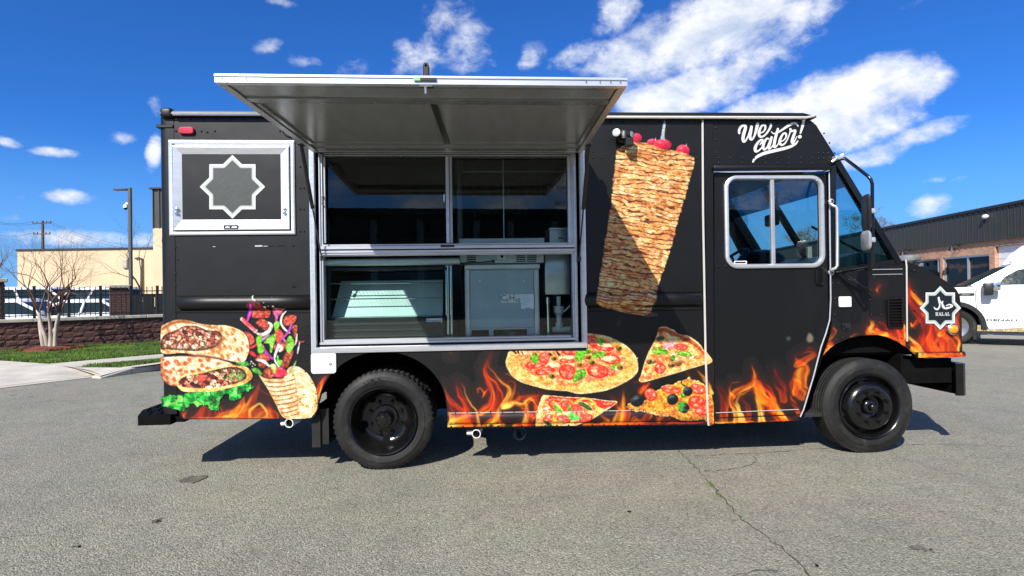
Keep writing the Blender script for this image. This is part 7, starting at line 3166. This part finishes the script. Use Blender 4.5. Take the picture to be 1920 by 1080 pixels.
# ---------------------------------------------------------------- pizza
def paint_pizza(A):
    C = CV(940, 610, 7.11)
    out = C([(60, 480), (85, 400), (100, 355), (150, 350), (190, 385), (215, 370), (210, 300), (500, 180), (900, 110), (1130, 105), (1260, 118), (1420, 150), (1560, 210), (1680, 285), (1760, 370), (1800, 440), (1818, 520), (1815, 610), (1760, 680),
             (1660, 750), (1540, 810), (1380, 870), (1220, 895), (1080, 910), (980, 902), (880, 875), (760, 868), (600, 850), (440, 810), (300, 770), (200, 720), (130, 660), (75, 560)])
    d = A.sd(out)
    n = fbm(A.x / 5, A.y / 4, 401, 4)
    n2 = fbm(A.x / 2.4, A.y / 2.4, 402, 3)
    crust = A.pal(np.clip(n * .75 + n2 * .35, 0, 1), [(206, 124, 56), (240, 184, 104), (252, 216, 138), (255, 236, 176)])
    A.fill(d, crust)
    br = sstep(fbm(A.x / 9, A.y / 4, 403, 3), .58, .74) * sstep(d, -1.5, -6) * (d < 0)
    A.put(br * .55, (206, 120, 66), False)
    A.put(sstep(d, -4, 0) * (d < .6) * .5, (255, 232, 196), False)
    inn = C([(215, 380), (260, 560), (330, 640), (430, 680), (560, 740), (720, 790), (880, 830), (1060, 800), (1250, 770), (1430, 720), (1600, 640), (1690, 560), (1700, 470), (1640, 370), (1540, 270), (1400, 190), (1260, 145), (1130, 130), (900, 200), (500, 240), (215, 330)])
    di = A.sd(inn)
    cheese = A.pal(np.clip(n * 1.3 - .15 + (n2 - .5) * .6, 0, 1), [(206, 84, 50), (236, 158, 92), (250, 214, 140), (255, 242, 200)])
    A.fill(di, cheese, 5.0)
    q = sstep(np.abs(di + 1.0), 3.2, .5)
    A.put(q * .5, A.pal(n2, [(236, 186, 60), (250, 226, 110)]), False)
    sauce = sstep(fbm(A.x / 8, A.y / 6, 405, 4), .48, .62) * (di < -2)
    A.put(sauce * .75, A.pal(n2, [(196, 50, 34), (230, 110, 80), (246, 170, 130)]), False)
    bub = sstep(worley(A.x / 4, A.y / 3.2, 406)[0], .22, .1) * (di > -6) * (d < -3)
    A.put(bub * .4, (190, 110, 50), False)
    # strings of cheese with dark gaps where the slices were pulled
    gap = C([(205, 300), (330, 322), (340, 345), (300, 400), (200, 385)])
    for g in ([(205, 318), (225, 322), (240, 372), (230, 388), (212, 360)], [(255, 335), (275, 345), (298, 380), (280, 388)], [(330, 312), (368, 318), (348, 346)], [(618, 350), (660, 372), (690, 400), (640, 418), (622, 390)], [(722, 318), (760, 362), (790, 392), (768, 410), (738, 375)], [(405, 305), (450, 318), (438, 330)], [(530, 312), (555, 345), (545, 348)]):
        A.fill(A.sd(C(g), False), (30, 22, 18))
    q, t, s = A.stroke(C([(215, 325), (330, 360), (480, 345), (600, 370), (720, 330)]), [1, 5, 6, 5, 3])
    A.put(sstep(q, 2, -3) * .5, (255, 240, 190), False)
    # tomato slices
    for k, (cx, cy, rx, ry, rot) in enumerate(((470, 510, 150, 62, -12), (570, 430, 70, 75, 60), (880, 470, 105, 32, 4), (580, 610, 130, 52, -8), (880, 620, 115, 100, 25), (1290, 610, 148, 88, 8), (1440, 440, 150, 70, 12), (1350, 280, 150, 58, 10), (1210, 215, 90, 52, 20), (920, 345, 110, 48, 0), (1460, 620, 60, 40, -20), (1200, 170, 80, 30, 10))):
        A.tomato(*C([(cx, cy)])[0], rx / 7.11, ry / 7.11, 410 + k, rot)
    for cx, cy, rx, ry, rot in ((1420, 440, 95, 30, -4), (1380, 262, 100, 28, 6), (880, 425, 90, 22, 0), (700, 520, 80, 34, 10), (1230, 600, 40, 22, 0)):
        d_, u, v = A.ell(*C([(cx, cy)])[0], rx / 7.11, ry / 7.11, rot)
        A.fill(d_ + (n2 - .5) * 2, A.pal(n2, [(246, 214, 150), (255, 246, 222)]))
    for cx, cy, r in ((695, 435, 42), (670, 670, 52), (1045, 520, 38), (1205, 490, 50), (1580, 555, 48), (1565, 300, 46), (445, 385, 36), (1160, 420, 42)):
        A.olive(*C([(cx, cy)])[0], r / 7.11, r * .82 / 7.11, 20)
    g3 = ((44, 104, 14), (104, 176, 36), (196, 232, 110))
    for k, pts in enumerate(([(385, 470), (390, 420), (440, 392), (495, 400), (500, 450), (470, 510), (430, 500)], [(1000, 330), (1060, 330), (1110, 380), (1100, 440), (1050, 480), (985, 470), (990, 400)], [(1040, 310), (1120, 300), (1190, 330), (1190, 370), (1110, 380)],
                             [(1195, 430), (1230, 360), (1300, 350), (1390, 370), (1380, 410), (1270, 430)], [(950, 765), (975, 650), (1020, 590), (1090, 585), (1132, 620), (1110, 690), (1040, 730)], [(1265, 185), (1310, 165), (1365, 200), (1350, 240), (1320, 268), (1290, 230)], [(1450, 560), (1500, 520), (1560, 480), (1530, 540), (1490, 598)])):
        A.leaf(C(pts), 440 + k, g3)
    dsh, _, _ = A.ell(*C([(1050, 700)])[0], 9, 6, -20)
    A.put(sstep(dsh, 2, -3) * .45, (96, 100, 80), False)
    A.fill(A.sd(C([(1795, 440), (1822, 428), (1812, 446)]), False), (245, 240, 230))


def clip_pizza(px, py):
    return (px > 1098.8) | (py > 657.6)


print_sheet('pizza_print', (946, 622, 1198, 740), 1.05, paint_pizza, .0040, clip=clip_pizza, sat=1.2, grain=.8)


def pizza_base(A, d, seed, cols=((206, 96, 56), (238, 164, 96), (250, 212, 130), (255, 238, 190))):
    n = fbm(A.x / 5, A.y / 4, seed, 4)
    n2 = fbm(A.x / 2.2, A.y / 2.2, seed + 1, 3)
    A.fill(d, A.pal(np.clip(n * 1.2 - .1 + (n2 - .5) * .6, 0, 1), list(cols)))
    sc = sstep(fbm(A.x / 7, A.y / 6, seed + 3, 4), .54, .66) * (d < -2)
    A.put(sc * .6, A.pal(n2, [(190, 46, 34), (232, 112, 80)]), False)
    A.put(sstep(d, -2.4, -.2) * (d < .5) * .6, (252, 226, 180), False)
    return n, n2


def paint_slice(A):
    C = CV(1180, 600, 8.306)
    out = C([(455, 130), (480, 115), (570, 108), (620, 140), (690, 160), (740, 205), (830, 240), (890, 240), (980, 290), (1060, 350), (1120, 410), (1150, 470), (1220, 520), (1290, 600), (1285, 650), (1200, 680), (900, 770), (600, 860), (300, 945), (190, 965), (150, 930), (180, 860), (220, 720), (290, 520), (360, 390), (430, 230)])
    d = A.sd(out)
    n, n2 = pizza_base(A, d, 460)
    q, t, s = A.stroke(C([(470, 160), (580, 150), (700, 220), (850, 290), (980, 350), (1110, 460), (1220, 590)]), [9, 10, 9, 9, 8, 7, 6])
    A.put(sstep(q, 1.5, -2.5) * .9, A.pal(n2 * .7 + n * .4, [(96, 34, 12), (170, 74, 26), (214, 130, 60)]), False)
    q, t, s = A.stroke(C([(480, 118), (570, 112), (700, 170), (890, 245), (1050, 345), (1150, 470), (1280, 600)]), [2, 3, 3, 3, 3, 3, 3])
    A.put(sstep(q, 1.5, -1) * .7, (240, 206, 160), False)
    A.put(sstep(A.ell(*C([(480, 285)])[0], 8, 5, -10)[0] + (n2 - .5) * 4, 1.5, -2) * .85, (58, 48, 26), False)
    for k in range(9):
        y_ = 260 + (k % 3) * 30
        q, t, s = A.stroke(C([(540 + k * 26, y_), (590 + k * 24, y_ - 30 + (k * 13) % 40), (660 + k * 20, y_ + 20)]), [1, 1.8, 1])
        A.put(np.clip(.5 - q, 0, 1) * .7, (250, 232, 190), False)
    A.put(sstep(A.ell(*C([(620, 400)])[0], 13, 7, 0)[0] + (n2 - .5) * 5, 2, -3) * .75, A.pal(n2, [(170, 60, 100), (226, 140, 160), (250, 206, 206)]), False)
    A.tomato(*C([(800, 420)])[0], 12.5, 6.5, 471, 5)
    A.tomato(*C([(475, 750)])[0], 10.5, 10, 472, 0, (196, 16, 20))
    for cx, cy, rx, ry, c_ in ((310, 640, 7, 6, 0), (650, 700, 7, 5, 0), (760, 660, 7.5, 7, 1), (380, 640, 4, 5, 1)):
        A.olive(*C([(cx, cy)])[0], rx, ry, 10, ((70, 40, 14), (150, 104, 56), (232, 206, 160)), not c_)
    for cx, cy, r in ((690, 545, 3.2), (850, 582, 2), (972, 580, 3.2)):
        A.fill(A.ell(*C([(cx, cy)])[0], r, r)[0], (240, 236, 214))
    g3 = ((50, 96, 14), (112, 172, 40), (214, 236, 130))
    A.leaf(C([(355, 480), (390, 435), (470, 420), (550, 450), (620, 510), (560, 530), (450, 540), (380, 525)]), 480, g3)
    A.leaf(C([(725, 515), (790, 480), (880, 480), (950, 510), (970, 570), (900, 565), (800, 560)]), 481, g3)
    A.leaf(C([(640, 580), (680, 540), (712, 570), (700, 630), (650, 640), (630, 610)]), 482, ((40, 84, 14), (80, 130, 34), (150, 190, 80)))


print_sheet('pizza_slice_print', (1196, 611, 1337, 718), 1.05, paint_slice, .0040, clip=lambda px, py: px < 1337, sat=1.2, grain=.8)


def paint_slice_two(A):
    C = CV(1000, 690, 5.333)
    out = C([(92, 285), (105, 272), (180, 276), (330, 290), (500, 296), (620, 308), (720, 325), (835, 332), (835, 348), (760, 400), (640, 470), (540, 530), (420, 574), (28, 575), (30, 500), (55, 380)])
    d = A.sd(out, False)
    n, n2 = pizza_base(A, d, 500)
    q, t, s = A.stroke(C([(95, 285), (70, 380), (48, 480), (40, 575)]), [10, 11, 11, 12])
    A.put(sstep(q, 1.5, -2.5) * .95, A.pal(n2, [(232, 160, 96), (250, 208, 140), (255, 232, 184)]), False)
    red = sstep(A.stroke(C([(140, 320), (200, 290), (400, 300), (640, 330), (820, 340), (720, 385), (660, 360)]), [5, 6, 8, 9, 3, 8, 12])[0] + (n2 - .5) * 5, 1, -2)
    A.put(red * (d < -1) * .9, A.pal(n2, [(150, 10, 24), (210, 34, 44), (244, 120, 104)]), False)
    for k, (cx, cy, rx, ry, rot) in enumerate(((230, 370, 80, 50, 20), (330, 380, 60, 60, 0), (300, 510, 70, 45, 10), (150, 500, 60, 40, -20), (430, 430, 60, 70, 10), (520, 500, 70, 40, -20))):
        A.tomato(*C([(cx, cy)])[0], rx / 5.333, ry / 5.333, 510 + k, rot)
    for pts, c_ in (([(420, 330), (520, 305), (600, 340), (635, 420), (620, 450)], (246, 206, 90)), ([(200, 480), (210, 520), (290, 545)], (250, 210, 80)), ([(200, 330), (240, 370), (290, 420)], (246, 216, 110)), ([(390, 370), (460, 400), (500, 500)], (232, 90, 80)), ([(640, 400), (690, 420), (660, 440)], (250, 214, 120))):
        q, t, s = A.stroke(C(pts), [3, 5, 3.5])
        A.put(np.clip(.5 - q, 0, 1), np.array(c_) * np.clip(1.02 - .2 * np.abs(s), 0, 1)[:, None], False)
    A.leaf(C([(445, 345), (500, 345), (580, 400), (570, 425), (490, 385)]), 520, ((16, 50, 20), (30, 84, 34), (90, 130, 60)))
    g3 = ((40, 120, 20), (110, 200, 50), (210, 244, 130))
    A.leaf(C([(195, 365), (240, 390), (300, 440), (270, 450), (220, 420)]), 521, g3)
    A.leaf(C([(345, 350), (370, 380), (395, 440), (370, 445), (350, 400)]), 522, g3)
    A.leaf(C([(340, 470), (370, 450), (430, 460), (468, 490), (430, 510), (370, 515)]), 523, ((40, 150, 60), (110, 210, 100), (190, 246, 170)))
    A.leaf(C([(100, 520), (150, 535), (190, 575), (140, 575)]), 524, ((12, 34, 18), (24, 60, 30), (60, 90, 50)))
    A.put(sstep(A.ell(*C([(130, 405)])[0], 5, 3)[0], 1.5, -1) * .8, (236, 240, 220), False)


print_sheet('pizza_slice_print', (1003, 739, 1160, 801), 1.05, paint_slice_two, .0040, clip=lambda px, py: py < 803 - (px - 838) * .0125, sat=1.2, grain=.8)


def paint_slice_three(A):
    C = CV(1000, 690, 5.333)
    out = C([(930, 385), (960, 345), (1080, 340), (1130, 320), (1210, 230), (1275, 205), (1290, 182), (1400, 160), (1470, 125), (1520, 120), (1555, 98), (1600, 122), (1640, 135), (1690, 150), (1740, 200), (1780, 265), (1790, 330), (1800, 370), (1830, 390), (1820, 470), (1800, 560), (1735, 565),
             (1720, 500), (1640, 510), (1520, 520), (1420, 500), (1350, 470), (1290, 475), (1190, 455), (1120, 430), (1060, 430), (980, 420)])
    x0, y0 = A.x, A.y
    A.x = x0 + (fbm(x0 / 4, y0 / 4, 530, 3) - .5) * 6
    A.y = y0 + (fbm(x0 / 4, y0 / 4, 531, 3) - .5) * 6
    d = A.sd(out, False)
    A.x, A.y = x0, y0
    n, n2 = pizza_base(A, d, 532, ((190, 92, 36), (232, 150, 60), (250, 202, 84), (255, 232, 140)))
    q, t, s = A.stroke(C([(940, 395), (1060, 410), (1180, 430), (1330, 460), (1500, 500), (1700, 490), (1770, 540)]), [7, 8, 8, 9, 11, 10, 9])
    A.put(sstep(q + (n2 - .5) * 6, 2, -2) * (d < 0) * .85, A.pal(n2 * 1.1, [(104, 54, 16), (190, 116, 50), (236, 176, 96)]), False)
    q, t, s = A.stroke(C([(1475, 125), (1490, 165), (1560, 200)]), [2, 2.5, 3])
    A.put(np.clip(.5 - q, 0, 1), (40, 14, 10), False)
    for k, (cx, cy, rx, ry, rot) in enumerate(((1375, 215, 95, 38, 8), (1640, 210, 80, 50, 20), (1630, 340, 85, 66, 10), (1700, 420, 90, 50, -10), (1170, 265, 58, 66, -40), (1770, 400, 40, 60, 0))):
        A.tomato(*C([(cx, cy)])[0], rx / 5.333, ry / 5.333, 540 + k, rot, (216, 60, 40))
    gp = sstep(fbm(A.x / 3, A.y / 3, 550, 3), .58, .70) * (d < -3) * (A.x < 1290)
    A.put(gp * .7, A.pal(n2, [(90, 110, 20), (190, 180, 50)]), False)
    g3 = ((20, 90, 20), (80, 170, 50), (190, 230, 100))
    A.leaf(C([(1450, 340), (1500, 330), (1530, 360), (1500, 410), (1450, 400)]), 551, g3)
    A.leaf(C([(1470, 260), (1500, 240), (1520, 275), (1490, 300)]), 552, g3)
    blk = ((4, 5, 6), (16, 18, 20), (70, 76, 80))
    for cx, cy, rx, ry in ((1038, 328, 70, 58), (1390, 312, 58, 56), (1542, 232, 48, 48), (1505, 400, 56, 48)):
        x_, y_ = C([(cx, cy)])[0]
        A.olive(x_, y_, rx / 5.333, ry / 5.333, -15, blk, False)
        h1, _, _ = A.ell(x_ - 2, y_ - ry / 5.333 * .45, rx / 5.333 * .42, ry / 5.333 * .16, -15)
        A.put(sstep(h1 + (n2 - .5) * 3, 1.5, -1.5) * .55, (150, 160, 170), False)
    A.put(sstep(A.ell(*C([(1480, 390)])[0], 6, 8, 20)[0] + (n2 - .5) * 5, 1.5, -2) * .7, (90, 200, 60), False)


print_sheet('pizza_slice_print', (1172, 705, 1346, 799), 1.05, paint_slice_three, .0055, clip=lambda px, py: (px < 1317 + (py - 400) * .0195) & (py < 802 - (px - 838) * .0125), sat=1.2, grain=.8)


# ---------------------------------------------------------------- flames on the door, pillar, cab side and nose
def paint_door_flames(A):
    C = CV(1320, 500, 3.375)
    for pts, ws, sd_, hot, am in (
            ([(230, 990), (200, 900), (170, 850), (210, 790), (290, 755), (320, 720), (300, 630)], [70, 44, 34, 36, 40, 34, 5], 1, .62, 1.0), ([(240, 985), (215, 900), (205, 850), (260, 790), (300, 780)], [40, 24, 16, 14, 6], 2, .95, 1.0),
            ([(370, 985), (360, 880), (330, 800), (320, 730)], [50, 40, 36, 10], 3, .75, 1.0), ([(500, 985), (440, 900), (380, 840), (350, 760), (330, 730)], [60, 50, 50, 46, 16], 4, .52, 1.0), ([(440, 900), (430, 830), (390, 760), (340, 730)], [60, 50, 40, 10], 5, .28, .9),
            ([(520, 980), (480, 920), (475, 870)], [40, 30, 5], 6, .6, .9), ([(120, 985), (130, 900), (120, 820), (80, 760)], [60, 50, 46, 8], 7, .2, .6), ([(185, 830), (160, 790), (175, 740)], [20, 20, 4], 8, .5, .7), ([(280, 960), (270, 880), (230, 830)], [40, 30, 8], 9, .12, .5),
            ([(500, 840), (490, 760), (460, 680), (450, 650)], [50, 60, 50, 8], 10, .16, .6), ([(600, 930), (560, 860), (540, 820)], [30, 30, 5], 11, .3, .8), ([(620, 800), (600, 760), (610, 690), (640, 640), (600, 600), (580, 570)], [80, 90, 80, 60, 40, 6], 12, .4, .75), ([(580, 790), (590, 740), (570, 710)], [50, 40, 6], 13, .55, .7),
            ([(590, 620), (640, 590), (700, 550), (660, 530), (600, 550)], [36, 40, 30, 30, 10], 14, .3, .6), ([(70, 990), (300, 985), (560, 980)], [16, 26, 18], 15, .45, .8), ([(175, 725), (200, 722), (230, 726)], [4, 5, 2], 16, .7, .7)):
        A.flame(C(pts), [w_ / 3.375 for w_ in ws], 600 + sd_, hot, am)
    d = A.sd(C([(650, 460), (665, 420), (690, 440), (690, 470), (665, 480)]))
    A.put(sstep(d, 3, -3) * .6, (190, 176, 150))
    d, _, _ = A.ell(*C([(535, 455)])[0], 4, 4)
    A.put(sstep(d, 3, -4) * .5, (120, 140, 150))


def in_poly(px, py, poly):
    ins = np.zeros(len(px), bool)
    L = len(poly)
    for i in range(L):
        a, b = poly[i], poly[(i + 1) % L]
        if abs(b[1] - a[1]) < 1e-9:
            continue
        c = ((a[1] > py) != (b[1] > py))
        ins ^= c & (px < (b[0] - a[0]) * (py - a[1]) / (b[1] - a[1]) + a[0])
    return ins


print_sheet('flame_print', (1338, 600, 1556, 796), .85, paint_door_flames, .0018, parent=dr, plane=.004, clip=lambda px, py: in_poly(px, py, DOOR))


def paint_pillar(A):
    C = CV(1320, 500, 3.375)
    A.fill(A.sd(C([(5, 535), (30, 560), (50, 590), (40, 608), (5, 615)])), A.pal(fbm(A.x / 3, A.y / 3, 650), [(200, 90, 60), (250, 214, 150), (255, 240, 200)]))
    for pts, ws, sd_, hot, am in (([(40, 800), (30, 760), (10, 720)], [30, 24, 4], 1, .75, .9), ([(70, 690), (62, 660), (58, 640)], [16, 14, 3], 2, .45, .7)):
        A.flame(C(pts), [w_ / 3.375 for w_ in ws], 660 + sd_, hot, am)
    d = A.sd(C([(2, 790), (40, 800), (60, 870), (75, 900), (70, 940), (58, 998), (12, 998), (2, 990)]))
    A.fill(d, A.chunks(5, 4, 652, [(150, 60, 20), (214, 110, 50), (240, 170, 80), (252, 216, 130), (220, 60, 50)], 1.5, 0, (90, 36, 14)))


print_sheet('flame_print', (1319, 650, 1342, 799), .85, paint_pillar, .0016, parent=TR, plane=-.006, clip=lambda px, py: in_poly(px, py, [(1323, 640), (1337.5, 640), (1338.5, 794), (1331, 798), (1328, 789)]))


def paint_cab_flames(A):
    C = CV(1520, 460, 2.7)
    for pts, ws, sd_, hot, am in (
            ([(330, 225), (338, 210), (350, 205)], [10, 12, 3], 1, .3, .9), ([(345, 240), (340, 220), (350, 200)], [4, 8, 2], 2, .4, .9), ([(320, 455), (300, 440), (310, 400), (295, 375)], [30, 34, 24, 4], 3, .72, 1.0), ([(300, 460), (290, 430), (285, 400)], [24, 20, 3], 4, .25, .7),
            ([(440, 475), (400, 450), (360, 420), (345, 390)], [60, 70, 50, 6], 5, .3, .95), ([(490, 500), (460, 450), (440, 400), (415, 375)], [60, 50, 40, 6], 6, .34, .95), ([(370, 455), (340, 440), (330, 420)], [40, 30, 6], 7, .5, .8), ([(490, 470), (480, 430), (465, 400)], [24, 20, 4], 8, .7, .9),
            ([(205, 462), (225, 452), (243, 447)], [8, 12, 4], 9, .6, .8), ([(100, 470), (112, 440), (108, 415)], [20, 26, 6], 10, .5, .6), ([(70, 560), (60, 530), (90, 505), (110, 520)], [50, 46, 40, 16], 11, .45, .85), ([(20, 700), (40, 640), (60, 560), (90, 510)], [50, 46, 40, 20], 12, .4, .9), ([(75, 545), (95, 525), (80, 510)], [26, 24, 6], 13, .8, .8)):
        A.flame(C(pts), [w_ / 2.7 for w_ in ws], 700 + sd_, hot, am)


CABSIDE = [(1557, 507), (1697, 495), (1698, 650)] + ARCH_F[::-1] + [(1527, 708), (1548, 652), (1556, 628), (1559, 606)]
print_sheet('flame_print', (1506, 520, 1700, 782), .85, paint_cab_flames, .0018, clip=lambda px, py: in_poly(px, py, CABSIDE))


def paint_nose_flames(A):
    C = CV(1690, 480, 5.143)
    for pts, ws, sd_, hot, am in (
            ([(250, 960), (250, 860), (260, 720), (220, 600), (150, 500), (100, 420), (85, 330), (85, 220)], [120, 110, 90, 90, 90, 70, 46, 6], 1, .36, 1.0), ([(240, 480), (170, 440), (120, 380), (100, 300)], [30, 50, 40, 8], 2, .62, .95), ([(300, 620), (240, 560), (200, 500)], [90, 80, 30], 3, .26, .9),
            ([(170, 900), (200, 820), (240, 740), (260, 660)], [60, 60, 60, 30], 4, .2, .85), ([(240, 985), (180, 880), (110, 810), (50, 765), (0, 670)], [50, 36, 30, 26, 20], 5, .88, 1.0), ([(110, 985), (140, 900), (100, 860)], [110, 80, 20], 6, .52, .95),
            ([(90, 650), (110, 680), (150, 640), (180, 620), (150, 590)], [16, 40, 30, 34, 12], 7, .34, .9), ([(420, 985), (350, 900), (330, 860), (370, 780), (340, 690), (360, 650)], [80, 46, 34, 34, 34, 20], 8, .8, 1.0), ([(300, 980), (300, 850), (330, 720), (320, 640)], [120, 110, 90, 40], 9, .32, .95),
            ([(440, 970), (450, 860), (400, 760), (420, 700), (440, 680)], [120, 120, 90, 70, 30], 10, .24, .95), ([(380, 760), (400, 740), (430, 700)], [50, 60, 30], 11, .72, .9), ([(550, 975), (540, 900), (560, 830), (530, 740), (550, 560)], [70, 60, 40, 50, 20], 12, .6, 1.0), ([(500, 980), (500, 900), (470, 820)], [90, 80, 30], 13, .3, .9), ([(130, 975), (350, 972), (590, 965)], [36, 44, 40], 14, .5, .9), ([(560, 700), (545, 640), (550, 590)], [40, 36, 8], 15, .4, .9)):
        A.flame(C(pts), [w_ / 5.143 for w_ in ws], 740 + sd_, hot, am)


print_sheet('flame_print', (1699, 500, 1808, 671), .85, paint_nose_flames, .0018, plane=.012, clip=lambda px, py: in_poly(px, py, NOSE) & (py > 520))
print_sheet('flame_print', (1718, 660, 1808, 671), .85, paint_nose_flames, .0018, plane=-.012, clip=lambda px, py: (px > 1719) & (py > 660.5) & (py < 670.5 - (px - 1718) * .02))


# ---------------------------------------------------------------- lettering and emblems
def paint_letters(A):
    C = CV(1370, 210, 10.8)
    col = (250, 250, 246)
    ST = [
        ([(172, 425), (172, 370), (205, 305), (262, 272), (298, 290), (292, 350), (262, 450), (248, 540), (262, 596), (305, 575), (350, 490), (390, 390), (418, 305)], [48, 52, 50, 46, 56, 62, 66, 64, 54, 34, 26, 40, 52]),
        ([(420, 300), (405, 400), (388, 480), (402, 548), (438, 552), (480, 480), (515, 370), (545, 240)], [54, 60, 62, 54, 34, 38, 56, 64]),
        ([(600, 428), (665, 395), (700, 330), (690, 270), (645, 268), (600, 330), (572, 420), (585, 490), (640, 500), (710, 450), (770, 370), (806, 300), (815, 250)], [22, 28, 40, 46, 36, 46, 56, 50, 36, 36, 40, 44, 46]),
        ([(590, 665), (640, 600), (640, 565), (590, 578), (530, 650), (495, 730), (505, 795), (560, 785), (620, 730), (660, 660)], [16, 46, 40, 36, 52, 62, 54, 34, 24, 20]),
        ([(770, 545), (730, 540), (680, 610), (655, 700), (680, 760), (735, 715), (785, 610), (825, 515)], [30, 38, 50, 58, 44, 30, 30, 44]),
        ([(830, 515), (790, 640), (770, 735), (820, 720), (875, 640)], [46, 56, 52, 26, 18]),
        ([(955, 345), (925, 450), (890, 590), (880, 700), (930, 690), (985, 600)], [46, 54, 60, 56, 28, 18]),
        ([(822, 398), (870, 437), (960, 412), (1080, 335), (1180, 268), (1262, 232), (1330, 240), (1366, 292)], [16, 26, 34, 44, 52, 52, 44, 16]),
        ([(1015, 600), (1085, 560), (1125, 490), (1110, 435), (1060, 445), (1010, 530), (990, 610), (1020, 665), (1080, 650), (1140, 570), (1190, 450), (1215, 350)], [20, 24, 36, 40, 38, 48, 56, 48, 32, 24, 24, 40]),
        ([(1205, 345), (1225, 385), (1270, 378), (1310, 380), (1275, 480), (1240, 590), (1255, 625), (1300, 575), (1340, 495)], [40, 44, 36, 42, 58, 60, 46, 26, 14]),
        ([(1482, 150), (1455, 280), (1412, 425)], [62, 54, 34]),
        ([(1394, 503), (1402, 500)], [70, 70]),
        ([(450, 1010), (480, 955), (560, 890), (700, 830), (880, 785), (1060, 745), (1210, 700), (1310, 645), (1362, 582)], [32, 44, 58, 66, 64, 60, 54, 44, 20])]
    for pts, ws in ST:
        q, t, s = A.stroke(C(pts), [w_ / 10.8 for w_ in ws])
        A.fill(q, col, .8)


print_sheet('cater_lettering', (1380, 220, 1512, 308), .5, paint_letters, .0012)


def star(cx, cy, r, k=.765):
    pts = []
    for i in range(16):
        a = PI / 8 * i - PI / 2
        rr_ = r if i % 2 == 0 else r * k
        pts.append((cx + rr_ * math.cos(a), cy + rr_ * math.sin(a)))
    return pts


def paint_star(A, cx, cy, R_, edge, ring, core, w1, w2):
    k = .7654
    d = A.sd(star(cx, cy, R_, k), False)
    A.fill(d - .8, edge, .9)
    A.fill(d + w1, ring, .9)
    A.fill(d + w1 + w2, core, .9)
    return d


def paint_hatch_star(A):
    n = fbm(A.x / 1.6 + A.y / 1.6, A.x / 9 - A.y / 9, 801, 3)
    core = A.pal(n, [(62, 66, 64), (84, 88, 84)])
    A.x = (A.x - 436.5) * .975 + 436.5
    paint_star(A, 436.5, 350.5, 58.5, (244, 248, 244), (198, 207, 199), core, 2.2, 4.0)


print_sheet('star_emblem', (372, 288, 500, 412), .8, paint_hatch_star, .0068, parent=hp, sat=1.0)


def paint_halal(A):
    C = CV(1690, 480, 5.143)
    ox = A.x.copy()
    A.x = (A.x - 1764.5) / .945 + 1764.5
    paint_star(A, 1764.5, 577.5, 40.2, (240, 244, 240), (190, 202, 194), (18, 26, 32), 1.8, 3.6)
    A.x = ox
    w_ = (250, 250, 250)
    # Arabic word, drawn right to left: ha, lam-alif, lam
    for pts, ws in (([(440, 480), (470, 468), (498, 480), (480, 494), (450, 500), (430, 505)], [8, 12, 18, 14, 14, 10]),
                    ([(448, 505), (425, 500), (408, 470), (385, 440), (375, 425)], [10, 14, 12, 14, 10]),
                    ([(408, 435), (402, 470), (415, 500), (450, 508)], [8, 14, 16, 12]),
                    ([(368, 405), (372, 440), (378, 480), (360, 512), (335, 510), (322, 492)], [22, 14, 14, 16, 14, 6]), ([(452, 506), (470, 500), (490, 488)], [10, 12, 8])):
        q, t, s = A.stroke(C(pts), [v_ / 5.143 for v_ in ws])
        A.fill(q, w_, .7)
    L = 24
    x0 = 340
    def seg(p, wd_):
        q, t, s = A.stroke(C(p), [wd_ / 5.143] * 2, False)
        A.fill(q, w_, .6)
    y0, y1 = 546, 574
    for i, ch in enumerate('HALAL'):
        xx = x0 + i * 28.5
        if ch == 'H':
            seg([(xx + 3, y0), (xx + 3, y1)], 6); seg([(xx + 17, y0), (xx + 17, y1)], 6); seg([(xx + 3, 560), (xx + 17, 560)], 3)
            for a_ in (3, 17):
                seg([(xx + a_ - 5, y0), (xx + a_ + 5, y0)], 3); seg([(xx + a_ - 5, y1), (xx + a_ + 5, y1)], 3)
        elif ch == 'A':
            seg([(xx + 2, y1), (xx + 11, y0)], 3); seg([(xx + 11, y0), (xx + 20, y1)], 6); seg([(xx + 6, 566), (xx + 16, 566)], 3)
            seg([(xx - 2, y1), (xx + 7, y1)], 3); seg([(xx + 15, y1), (xx + 25, y1)], 3)
        else:
            seg([(xx + 5, y0), (xx + 5, y1)], 6); seg([(xx, y0), (xx + 11, y0)], 3); seg([(xx, y1), (xx + 19, y1)], 3); seg([(xx + 19, y1), (xx + 20, 565)], 3.4)


print_sheet('halal_emblem', (1726, 535, 1803, 620), .5, paint_halal, .0040, plane=.012, sat=1.0)
